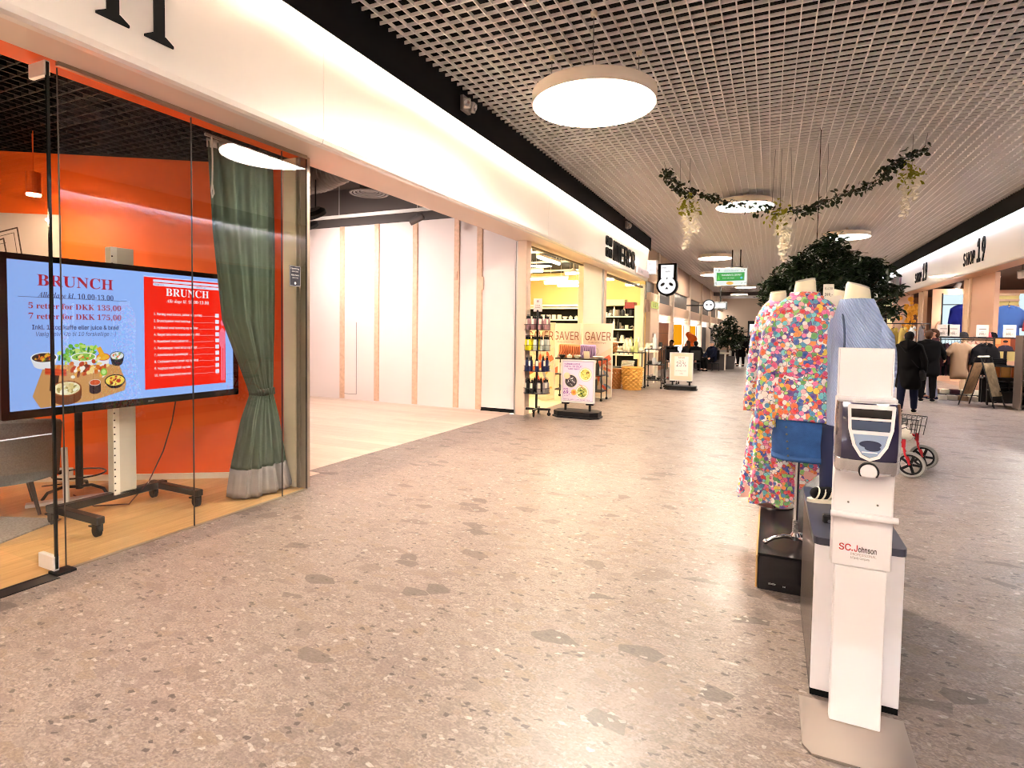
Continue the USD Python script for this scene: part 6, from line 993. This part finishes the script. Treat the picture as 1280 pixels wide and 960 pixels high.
# ================================================================ rollator
RED = mat('rollator_red', (206, 28, 44), .35, coat=.4); TYRE = mat('tyre_grey', (150, 148, 146), .7)
ro = thing('rollator', 'red rollator with grey tyres seen just right of the sanitiser stand', 'walker', (1.513, 7.843, 0), math.radians(-22.4))
def wheel(x, y, R):
    def rt(m): m.apply_transform(trimesh.transformations.rotation_matrix(PI / 2, [1, 0, 0])); m.apply_translation((x, y, R)); return m
    w = part(ro, 'wheel', rt(ring([(R - .03, -.014), (R - .008, -.018), (R, -.008), (R, .008), (R - .008, .018), (R - .03, .014)], 40)), TYRE, smooth=35, label='grey tyre'); part(w, 'hub', rt(M(ring([(R - .05, -.008), (R - .028, -.012), (R - .028, .012), (R - .05, .008)], 36), lathe([(.001, -.02), (.025, -.02), (.025, .02), (.001, .02)], 16), *[T(rbx(.015, -.014, -.006, R - .03, .014, .006, .002), rz=a) for a in np.arange(5) * 2 * PI / 5])), BLKPLA); part(w, 'axle_cap', rt(lathe([(.001, -.03), (.009, -.03), (.009, -.02), (.001, -.02)], 12)), STEEL)
for s in (-1, 1):
    y = s * .31; wheel(.07, y, .145); wheel(-.50, y, .12)
    part(ro, 'fork', [tube([(.07, y + o, .145), (.02, y + o, .26), (-.0, y, .34), (-.0, y, .40)], .011, 8) for o in (-.028, .028)] + [cyl((0, y, .33), (0, y, .42), .02, 12)], RED, smooth=True)
    part(ro, 'side_frame', tube([(0, y, .38), (-.06, y, .40), (-.20, y, .40), (-.40, y, .26), (-.50, y, .14)], .014, 10), RED, smooth=True); part(ro, 'handle_post', tube([(-.12, y, .40), (-.30, y, .75), (-.36, y, .92), (-.46, y, .93)], .013, 10), RED, smooth=True); part(ro, 'grip', tube([(-.42, y, .93), (-.54, y, .93)], .02, 10), BLKPLA, smooth=True)
part(ro, 'cross_bar', [cyl((-.2, -.31, .40), (-.2, .31, .40), .012, 8), cyl((-.06, -.31, .40), (-.06, .31, .40), .012, 8)], RED); part(ro, 'seat', rbx(-.36, -.24, .56, -.08, .24, .60, .012), BLKPLA)
part(ro, 'wire_basket', [tube([(-.14 + .22 * a, -.2, .42), (-.14 + .25 * a, -.22, .64), (-.14 + .25 * a, .22, .64), (-.14 + .22 * a, .2, .42)], .004, 6) for a in np.linspace(0, 1, 6)] + [tube([(-.14, s * .22, .64), (.11, s * .22, .64)], .006, 6) for s in (-1, 1)] + [tube([(-.14, s * .21, .53), (.09, s * .21, .53)], .004, 6) for s in (-1, 1)], BLKMET)
part(ro, 'brake_wire', [tube([(.06, -.24, .62), (-.0, -.25, .55), (-.1, -.3, .5)], .006, 6), tube([(.06, -.24, .50), (-.02, -.26, .45)], .006, 6)], CHROME)
solo('shopping_bag', flesh([(((-.07, -.04, .04), .05), ((.07, -.04, .04), .05), ((-.06, .06, .05), .05), ((.05, .05, .10), .05), ((-.02, 0, .13), .04))], .02, 5), mat('bag_cream', (232, 224, 212), .7, bump=(40, .6)), 'small cream bag sitting on the front frame of the red rollator', 'bag', smooth=True, loc=(1.37, 7.66, .412))
# ================================================================ greenery
LEAFD = usdkit.material(stage, '/World/Looks/leaf_dark', {'g': ('geometry', {}), 'r': ('rgb_ramp', {'ramp': [(0, lin((32, 48, 24))), (.5, lin((56, 76, 36))), (.85, lin((92, 110, 56))), (1, lin((150, 158, 104)))]}), 'd': ('principled_bsdf', {'roughness': .35}), 't': ('translucent_bsdf', {}), 'm': ('mix_closure', {'fac': .2})}, [('g.random_per_island', 'r.fac'), ('r.color', 'd.base_color'), ('r.color', 't.color'), ('d.BSDF', 'm.closure1'), ('t.BSDF', 'm.closure2')], surface='m.closure')
BLOOM = usdkit.material(stage, '/World/Looks/bloom_white', {'g': ('geometry', {}), 'r': ('rgb_ramp', {'ramp': [(0, lin((255, 250, 238))), (1, lin((255, 255, 250)))]}), 'd': ('principled_bsdf', {'roughness': .7}), 't': ('translucent_bsdf', {}), 'm': ('mix_closure', {'fac': .55})}, [('g.random_per_island', 'r.fac'), ('r.color', 'd.base_color'), ('r.color', 't.color'), ('d.BSDF', 'm.closure1'), ('t.BSDF', 'm.closure2')], surface='m.closure')
LIME = usdkit.material(stage, '/World/Looks/leaf_lime', {'g': ('geometry', {}), 'r': ('rgb_ramp', {'ramp': [(0, lin((150, 150, 40))), (1, lin((222, 210, 70)))]}), 'd': ('principled_bsdf', {'roughness': .5}), 't': ('translucent_bsdf', {}), 'm': ('mix_closure', {'fac': .35})}, [('g.random_per_island', 'r.fac'), ('r.color', 'd.base_color'), ('r.color', 't.color'), ('d.BSDF', 'm.closure1'), ('t.BSDF', 'm.closure2')], surface='m.closure')
BARK = mat('bark', (84, 66, 50), .85, bump=(40, .6))
def leaves(pos, size, rs, asp=.5, droop=0.0):
    """Folded leaf blades (6 triangles) at the given points."""
    n = len(pos); base = np.array([(0, 0, 0), (.35, .5 * asp, .06), (.35, -.5 * asp, .06), (.75, .36 * asp, .02), (.75, -.36 * asp, .02), (1, 0, -.08), (.4, 0, 0)]); tri = np.array([(0, 6, 1), (0, 2, 6), (1, 6, 3), (2, 4, 6), (6, 5, 3), (6, 4, 5)])
    V = np.zeros((n, 7, 3))
    az, el, ro = rs.uniform(0, 2 * PI, n), rs.normal(-droop, .5, n), rs.uniform(-.8, .8, n); sz = size * rs.uniform(.6, 1.25, n)
    for i in range(n):
        ca, sa, ce, se, cr, sr = math.cos(az[i]), math.sin(az[i]), math.cos(el[i]), math.sin(el[i]), math.cos(ro[i]), math.sin(ro[i])
        X = np.array([ca * ce, sa * ce, se]); Y = np.array([-sa, ca, 0]); Z = np.cross(X, Y); Y, Z = cr * Y + sr * Z, cr * Z - sr * Y
        V[i] = pos[i] + sz[i] * (base[:, :1] * X + base[:, 1:2] * Y + base[:, 2:] * Z)
    return (V.reshape(-1, 3), (tri[None] + 7 * np.arange(n)[:, None, None]).reshape(-1, 3))
def tree(name, loc, lab, pot, trunk_h, clumps, n, size, seed, cat='tree'):
    rs = np.random.default_rng(seed); t = thing(name, lab, cat, loc)
    part(t, 'pot', lathe([(.001, 0), (pot[0] * .85, 0), (pot[0], pot[1]), (pot[0] * .93, pot[1]), (pot[0] * .9, pot[1] - .05), (.001, pot[1] - .05)], 36), mat('pot_grey', (70, 66, 66), .5), smooth=35)
    part(t, 'trunk', tube([(0, 0, pot[1] - .06), (.03, .02, trunk_h * .6), (0, 0, trunk_h)], [.05, .045, .035], 10), BARK, smooth=True); P_, tot = [], sum(c[3] ** 2 for c in clumps)
    for cx, cy, cz, r in clumps:
        part(t, 'branch', tube([(0, 0, trunk_h * .95), (cx * .5, cy * .5, (trunk_h + cz) / 2), (cx, cy, cz)], [.026, .016, .008], 7), BARK, smooth=True)
        k = int(n * r * r / tot); d = rs.normal(size=(k, 3)); d /= np.linalg.norm(d, axis=1, keepdims=True); P_.append(np.array([cx, cy, cz]) + d * (rs.uniform(.15, 1, (k, 1)) ** .5) * r * np.array([1, 1, .8]))
    part(t, 'foliage', leaves(np.vstack(P_), size, rs, .5, .2), LEAFD, kind='stuff'); return t
rs0 = np.random.default_rng(3); cl_ = [(0, 0, 2.62, .36), (-.42, 0, 2.38, .30), (.45, .05, 2.42, .34), (-.62, -.05, 2.12, .24), (.66, 0, 2.15, .28), (.08, 0, 2.86, .22), (-.2, -.2, 2.3, .32), (.25, -.2, 2.3, .34), (-.1, 0, 2.0, .34), (.35, .1, 1.95, .34), (.74, -.1, 2.42, .14), (.82, -.1, 1.90, .15), (-.66, 0, 2.3, .16), (-.5, 0, 1.9, .22), (.3, 0, 2.66, .2), (-.25, 0, 2.6, .22), (.9, 0, 2.2, .12), (.6, 0, 2.55, .15)]
tree('ficus_tree', (.64, 9.15, 0), 'large dark green leafy tree in a pot behind the mannequins', (.34, .5), 1.6, cl_, 5200, .10, 3)
cl2 = [(0, 0, 1.85, .42), (-.35, 0, 1.6, .36), (.38, 0, 1.6, .36), (0, -.2, 1.35, .42), (-.3, 0, 1.15, .3), (.34, 0, 1.1, .34), (.1, 0, 2.15, .24), (.55, 0, 1.3, .22), (-.5, 0, 1.85, .16)]
tree('ficus_tree', (-1.72, 26.15, .0), 'farther leafy green tree in a pot by the pale counter', (.35, .55), 1.1, cl2, 1500, .15, 8)
# hanging wire above the tree
hw = thing('hanging_wire', 'thin dark wire hanging from the ceiling grid down to the big tree', 'wire', (.577, 9.5, 0)); part(hw, 'wire', tube([(0, 0, ZC + .02), (0, -.03, 3.4), (-.01, -.1, 2.85)], .006, 6), BLKMET); part(hw, 'hook', ball((0, 0, ZC + .015), .014, 1), BLKMET)
def garland(pts, n, lab, seed):
    rs = np.random.default_rng(seed); p = np.array(pts, float); u = np.linspace(0, len(p) - 1, 60); q = np.stack([np.interp(u, range(len(p)), p[:, k]) for k in range(3)], 1); q += rs.normal(0, .008, q.shape)
    t = thing('leaf_garland', lab, 'garland'); part(t, 'vine', tube(q, .007, 6), BARK, smooth=True); k = rs.integers(0, 60, n); part(t, 'leaves', leaves(q[k] + rs.normal(0, .045, (n, 3)), .085, rs, .75, .5), LEAFD, kind='stuff')
    [part(t, 'thread', tube([a_, (a_[0] + dx_, a_[1], ZC + .02)], .003, 5), BLKMET) for a_, dx_ in ((q[0], -.05), (q[-1], .03), (q[18], 0)) if a_[2] < ZC - .06]; return t
S = 10.3 / 9.0
gp = lambda x, z: (x * S, 10.3, 1.6 + (z - 1.6) * S)
garland([gp(-1.556, 4.10), gp(-1.52, 3.98), gp(-1.40, 3.88), gp(-1.284, 3.78), gp(-1.10, 3.70), gp(-.85, 3.62), gp(-.6, 3.53), gp(-.30, 3.45), gp(-.04, 3.42)], 300, 'leaf garland on the left, sagging in front of a round lamp', 1)
garland([gp(.22, 3.35), gp(.35, 3.34), gp(.52, 3.40), gp(.806, 3.52), gp(1.05, 3.60), gp(1.25, 3.69), gp(1.36, 3.83), gp(1.52, 3.93), gp(1.75, 4.06)], 300, 'leaf garland on the right, rising past the hanging wire towards the ceiling', 2)
def bloom(x, z, L, strands, lab, seed):
    rs = np.random.default_rng(seed); X, _, Zz = gp(x, z); t = thing('flower_cluster', lab, 'flowers', (X, 10.3, Zz)); part(t, 'lime_leaves', leaves(rs.normal(0, 1, (60, 3)) * np.array([.09, .06, .10]) - np.array([0, 0, .06]), .10, rs, .6, .6), LIME, kind='stuff'); part(t, 'thread', tube([(0, 0, 0), (0, 0, ZC - Zz + .02)], .003, 5), BLKMET)
    for dx, l in strands:
        n = int(64 * l / .5); zz = -rs.uniform(.05, l, n); part(t, 'blossom_string', leaves(np.stack([dx + rs.normal(0, .02, n), rs.normal(0, .02, n), zz], 1), .07, rs, 1.0, .2), BLOOM, kind='stuff', label='string of white blossoms')
    return t
bloom(-1.20, 3.60, .8, ((-.03, .82), (.11, .55)), 'white and lime hanging blossoms at the left under the leaf garland', 5); bloom(.06, 3.34, .8, ((.0, .35), (.07, .80), (.11, .6)), 'white and lime hanging blossoms in the middle between the two garlands', 6); bloom(1.62, 3.80, .7, ((-.06, .72), (.05, .46)), 'white and lime hanging blossoms at the right under the garland end', 7)
# twin-head emergency lamps on the black bulkhead
def twin(y, lab):
    t = thing('emergency_lamp', lab, 'lamp', (XL + .078, y, 4.42)); G = mat('lamp_grey', (150, 140, 134), .4)
    part(t, 'back_box', rbx(0, -.10, -.09, .05, .10, .10, .006), G)
    for s in (-1, 1):
        h = part(t, 'head', T(M(rbx(-.035, -.05, -.06, .035, .05, .06, .012)), (.085, s * .075, -.01), rz=s * .55 - .5, ry=.3), mat('head_silver', (190, 182, 172), .3, metal=.5)); part(h, 'lens', T(M(lathe([(.001, .037), (.036, .037), (.036, .044), (.001, .046)], 22).apply_transform(trimesh.transformations.rotation_matrix(PI / 2, [0, 1, 0]))), (.085, s * .075, -.01), rz=s * .55 - .5, ry=.3), CHROME, label='round reflector')
    return t
twin(6.28, 'twin-head emergency lamp on the black bulkhead, nearest the viewer'); twin(15.0, 'farther twin-head emergency lamp on the black bulkhead')
# ================================================================ people
SKIN = [mat('skin_%d' % i, c, .55) for i, c in enumerate([(226, 176, 150), (206, 150, 122)])]
HAIR = {k: mat('hair_' + k, c, .8, spec=.1) for k, c in {'black': (20, 16, 16), 'brown': (70, 46, 34), 'grey': (150, 144, 140), 'blond': (196, 160, 110)}.items()}
GAR = {k: mat('wear_' + k, c, .9, spec=.12, bump=(90, .15)) for k, c in {'black': (15, 14, 16), 'navy': (24, 28, 48), 'jeans': (150, 152, 178), 'maroon': (62, 30, 34), 'charcoal': (38, 36, 38), 'cream': (214, 204, 190), 'rust': (196, 84, 30)}.items()}
def hand(w, d, side):
    """Palm with four curled fingers and a thumb; w: wrist, d: down the forearm."""
    d = np.array(d, float); d /= np.linalg.norm(d); s = np.cross(d, [0, 1.0, 0]); s = s / (np.linalg.norm(s) + 1e-9); f = np.cross(s, d); w = np.array(w, float); b = [((w, .022), (w + d * .05, .026)), ((w + d * .05, .024), (w + d * .09 + f * .02, .016), (w + d * .09 - f * .025, .016))]
    for k, (o, L) in enumerate(((.026, .07), (.009, .08), (-.009, .075), (-.026, .06))):
        p0 = w + d * .08 + f * o; p1 = p0 + d * L * .5 + s * .008 * side; p2 = p1 + d * L * .4 + s * .022 * side; b += [((p0, .0095), (p1, .009)), ((p1, .009), (p2, .0075))]
    t0 = w + d * .03 + f * .024; t1 = t0 + d * .035 + f * .022; b += [((t0, .012), (t1, .0105)), ((t1, .0105), (t1 + d * .03 + f * .004, .008))]
    return b
def person(name_lab, loc, rz, H=1.68, coat='black', coat_len=.62, legs='black', hair='black', skin=0, shoes='black', arms=((-.28, .02, .85), (.28, .02, .85)), stride=.0, seated=False, long_hair=False, bag=None, hood=False, lean=0.0, head_turn=0.0, hat=None, group=None, sole='cream'):
    t = thing('person', name_lab, 'person', loc, rz, group); k = H / 1.68; S_ = lambda p: (np.array(p, float) + np.array([0, lean * max(0, p[2] - .9), 0])) * k
    hipz = .46 if seated else .90; off = np.array([0, 0, hipz - .90]); L = lambda p: S_(np.array(p, float) + off); hd = L((0, .01, 1.555)); ct, s_t = math.cos(head_turn), math.sin(head_turn); R = lambda v: hd + k * np.array([v[0] * ct - v[1] * s_t, v[0] * s_t + v[1] * ct, v[2]])
    if seated: ft = [((s * .09, .0, .46), (s * .11, .42, .48), (s * .11, .40, .09)) for s in (-1, 1)]
    else: ft = [((s * .09, 0, .90), (s * .095, .02 + s * stride * .5, .48), (s * .10, s * stride, .085)) for s in (-1, 1)]
    b = [((R((0, -.015, .02)), .088), (R((0, .02, .02)), .08), (R((0, .03, -.07)), .055)), ((R((0, .035, -.09)), .03), (R((0, .02, -.02)), .07)), ((R((0, .10, -.025)), .012), (R((0, .085, .01)), .01)), ((R((0, .092, -.06)), .012), (R((.0, .085, -.075)), .02))]
    for s in (-1, 1): b.append(((R((s * .088, 0, -.005)), .016), (R((s * .086, -.005, .02)), .016)))
    b += [((R((0, -.01, -.06)), .05), (L((0, -.01, 1.40)), .058)), ((L((-.15, 0, 1.36)), .06), (L((.15, 0, 1.36)), .06), (L((0, 0, 1.2)), .12)), ((L((0, 0, 1.2)), .12), (L((0, 0, .92)), .13))]
    sl = []
    for s, a in zip((-1, 1), arms):
        sh, w = L((s * .17, 0, 1.35)), L(a); el = (sh + w) / 2 + np.array([s * .05, -.05, -.02]) * k; dv = w - el; b += [((sh, .055), (el, .042)), ((el, .042), (w, .028))] + hand(w, dv, -s); sl.append((sh, el, w - dv * .08))
    for h_, kn, an in ft:
        h_, kn, an = (np.array(q) * k for q in (h_, kn, an)); b += [((h_, .09), (kn, .058)), ((kn, .058), (an, .04)), ((an, .04), (an + np.array([0, .12, -.045]) * k, .03))]
    part(t, 'body', flesh(b, .03, 4), SKIN[skin], smooth=True)
    for s in (-1, 1): part(t, 'eye', ball(R((s * .032, .083, .012)), .011 * k, 1), WSHELF)
    part(t, 'mouth', ball(R((0, .088, -.052)), .018 * k, 1, (1, .35, .3)), mat('lips', (170, 96, 90), .5))
    hb = [((R((0, -.03, .035)), .088), (R((0, .03, .055)), .075), (R((0, -.05, -.02)), .075))]
    if long_hair: hb.append(((R((0, -.06, -.02)), .075), (R((0, -.075, -.22)), .055)))
    part(t, 'hair', flesh(hb, .03, 3), HAIR[hair], smooth=True)
    if hat: part(t, 'cap', flesh([((R((0, -.015, .06)), .092), (R((0, .02, .06)), .085)), ((R((0, .1, .05)), .02), (R((.05, .06, .055)), .02), (R((-.05, .06, .055)), .02))], .03, 2), GAR[hat], smooth=True)
    z0 = (hipz + .02 if seated else .9 + .0) - (0 if seated else coat_len - .22)
    cbones = [((L((-.17, -.005, 1.345)), .078), (L((.17, -.005, 1.345)), .078), (L((0, -.02, 1.40)), .085)), ((L((-.15, -.005, 1.33)), .10), (L((.15, -.005, 1.33)), .10), (L((-.12, 0, 1.02)), .11), (L((.12, 0, 1.02)), .11), (L((0, 0, 1.2)), .165), (L((0, 0, 1.0)), .17))]
    zb_ = z0 + .08
    if seated: cbones += [((L((-.12, 0, 1.02)), .10), (L((.12, 0, 1.02)), .10), (np.array((-.12, .0, hipz + .02)) * k, .12), (np.array((.12, .0, hipz + .02)) * k, .12))]
    else: cbones += [((L((-.12, 0, 1.02)), .10), (L((.12, 0, 1.02)), .10), (np.array((-.15, .02, zb_)) * k, .09), (np.array((.15, .02, zb_)) * k, .09), (np.array((0, -.07, zb_)) * k, .09))]
    for sh, el, w in sl: cbones += [((sh, .085), (el, .066)), ((el, .066), (w, .05))]
    ct_ = part(t, 'coat', wrinkle(flesh(cbones, .04, 3), .02, 7, 3), GAR[coat], smooth=True); part(ct_, 'collar', tube([L((.075 * math.cos(a), .07 * math.sin(a), 1.435)) for a in np.linspace(0, 2 * PI, 20)], .03 * k, 8), GAR[coat], smooth=True)
    if hood: part(ct_, 'hood', flesh([((L((-.10, -.09, 1.42)), .06), (L((.10, -.09, 1.42)), .06), (L((0, -.14, 1.34)), .07), (L((0, -.10, 1.47)), .05))], .03, 3), GAR[coat], smooth=True)
    if bag: part(t, 'bag_strap', tube([L((-.15, -.11, 1.42)), L((0, -.15, 1.2)), L((.16, -.13, .98)), L((.2, 0, .92))], .012, 8), GAR[bag], smooth=True); part(t, 'bag', flesh([((L((.24, -.05, .86)), .05), (L((.25, .08, .86)), .05), (L((.24, 0, .74)), .06))], .03, 2), GAR[bag], smooth=True)
    for (h_, kn, an), s in zip(ft, (-1, 1)):
        h_, kn, an = (np.array(q) * k for q in (h_, kn, an)); part(t, 'trouser_leg', flesh([((h_, .105), (kn, .078)), ((kn, .078), (an + np.array([0, 0, .03]), .058))], .04, 3), GAR[legs], smooth=True)
        so = part(t, 'shoe', flesh([((an + np.array([0, -.03, -.035]), .044), (an + np.array([0, .06, -.045]), .04), (an + np.array([0, .15, -.055]), .03))], .025, 3), GAR[shoes], smooth=True); part(so, 'sole', prism(unary_union([ellipse(an[0], an[1] + .10, .046, .09), ellipse(an[0], an[1] - .02, .042, .06)]), .022, (0, 0, max(0.001, an[2] - .086))), GAR[sole])
    return t
person('woman in a long black hooded coat with a shoulder strap, walking away', (2.56, 13.75, 0), -.35, 1.67, 'black', .62, 'navy', 'black', 0, 'black', ((-.27, .06, .86), (.27, .02, .85)), .13, bag='charcoal', hood=True)
person('man in a black coat seen from behind, right of the woman in the hooded coat', (3.42, 16.30, 0), -.4, 1.72, 'black', .52, 'black', 'brown', 1, 'black', ((-.26, .22, 1.0), (.26, .25, 1.02)), .05)
person('man in pale jeans facing left behind the man in the black coat', (3.66, 16.95, 0), 1.35, 1.76, 'maroon', .3, 'jeans', 'brown', 1, 'navy', ((-.2, .3, 1.05), (.2, .3, 1.05)), .06, head_turn=.2)
for a in (((-1.28, 28.6, 0), 2.9, 1.70, 'black', .7, 'black', 'black', 'tall person in a long black coat beside the far tree', ((-.26, .05, .86), (.26, .05, .86)), None, True),
          ((-.86, 29.3, 0), -2.7, 1.68, 'charcoal', .55, 'black', 'grey', 'person in a charcoal jacket facing the far tree, next to the floral sleeve', ((-.2, .2, 1.05), (.2, .22, 1.0)), None, False),
          ((-1.60, 30.2, 0), 2.4, 1.66, 'black', .5, 'black', 'brown', 'person in black walking behind the two by the far tree', ((-.26, .05, .86), (.26, .05, .86)), None, False)): person(a[7], a[0], a[1], a[2], a[3], a[4], a[5], a[6], 0, 'black', a[8], .08, hat=a[9], long_hair=a[10], sole='black')
def stool(loc):
    t = thing('cafe_chair', 'dark café chair under a seated person in the far mall', 'chair', loc, 0, 'far café chairs'); part(t, 'seat', rbx(-.2, -.2, .30, .2, .2, .335, .01), BLKPLA); part(t, 'backrest', rbx(-.2, -.22, .45, .2, -.2, .85, .008), BLKPLA)
    for sx in (-.18, .18):
        for sy in (-.2, .18): part(t, 'leg', cyl((sx, sy, 0), (sx, sy, .30), .014, 8), BLKPLA)
    part(t, 'back_post', [cyl((sx, -.21, .38), (sx, -.21, .6), .012, 8) for sx in (-.18, .18)], BLKPLA); return t
seats = [((-3.78, 24.2, 0), -.3, 'black', 'brown', 'navy', 'person in black with a dark cap seated at the left by the 25% sign', 'black'), ((-3.15, 24.5, 0), .5, 'charcoal', 'brown', 'black', 'long haired person seated second from the left in the far mall', None), ((-2.76, 23.8, 0), .1, 'black', 'black', 'black', 'person in a black jacket seated with the back to the viewer beside the pale counter', None), ((-2.18, 24.35, 0), 2.4, 'navy', 'grey', 'black', 'grey haired person seated facing the viewer beside the pale counter', None)]
st0 = None
for loc, rz, c_, h_, l_, lab, hat in seats:
    person(lab, (loc[0], loc[1], .0), rz, 1.66, c_, .3, l_, h_, 0, 'black', ((-.2, .28, 1.0), (.2, .28, 1.0)), 0, True, h_ == 'brown', hat=hat, sole='black')
    st0 = stool(loc) if st0 is None else dup(st0, loc, rz)
ob = solo('balloon_plant', flesh([(((0, 0, 1.1), .2), ((.15, 0, 1.4), .18)), (((.15, 0, 1.4), .18), ((-.05, 0, 1.6), .12)), (((0, 0, .2), .06), ((0, 0, 1.1), .08))], .06), GAR['rust'], 'rust orange upright plant-like figure behind the seated people', 'decoration', smooth=True, loc=(-3.25, 25.6, -.13))
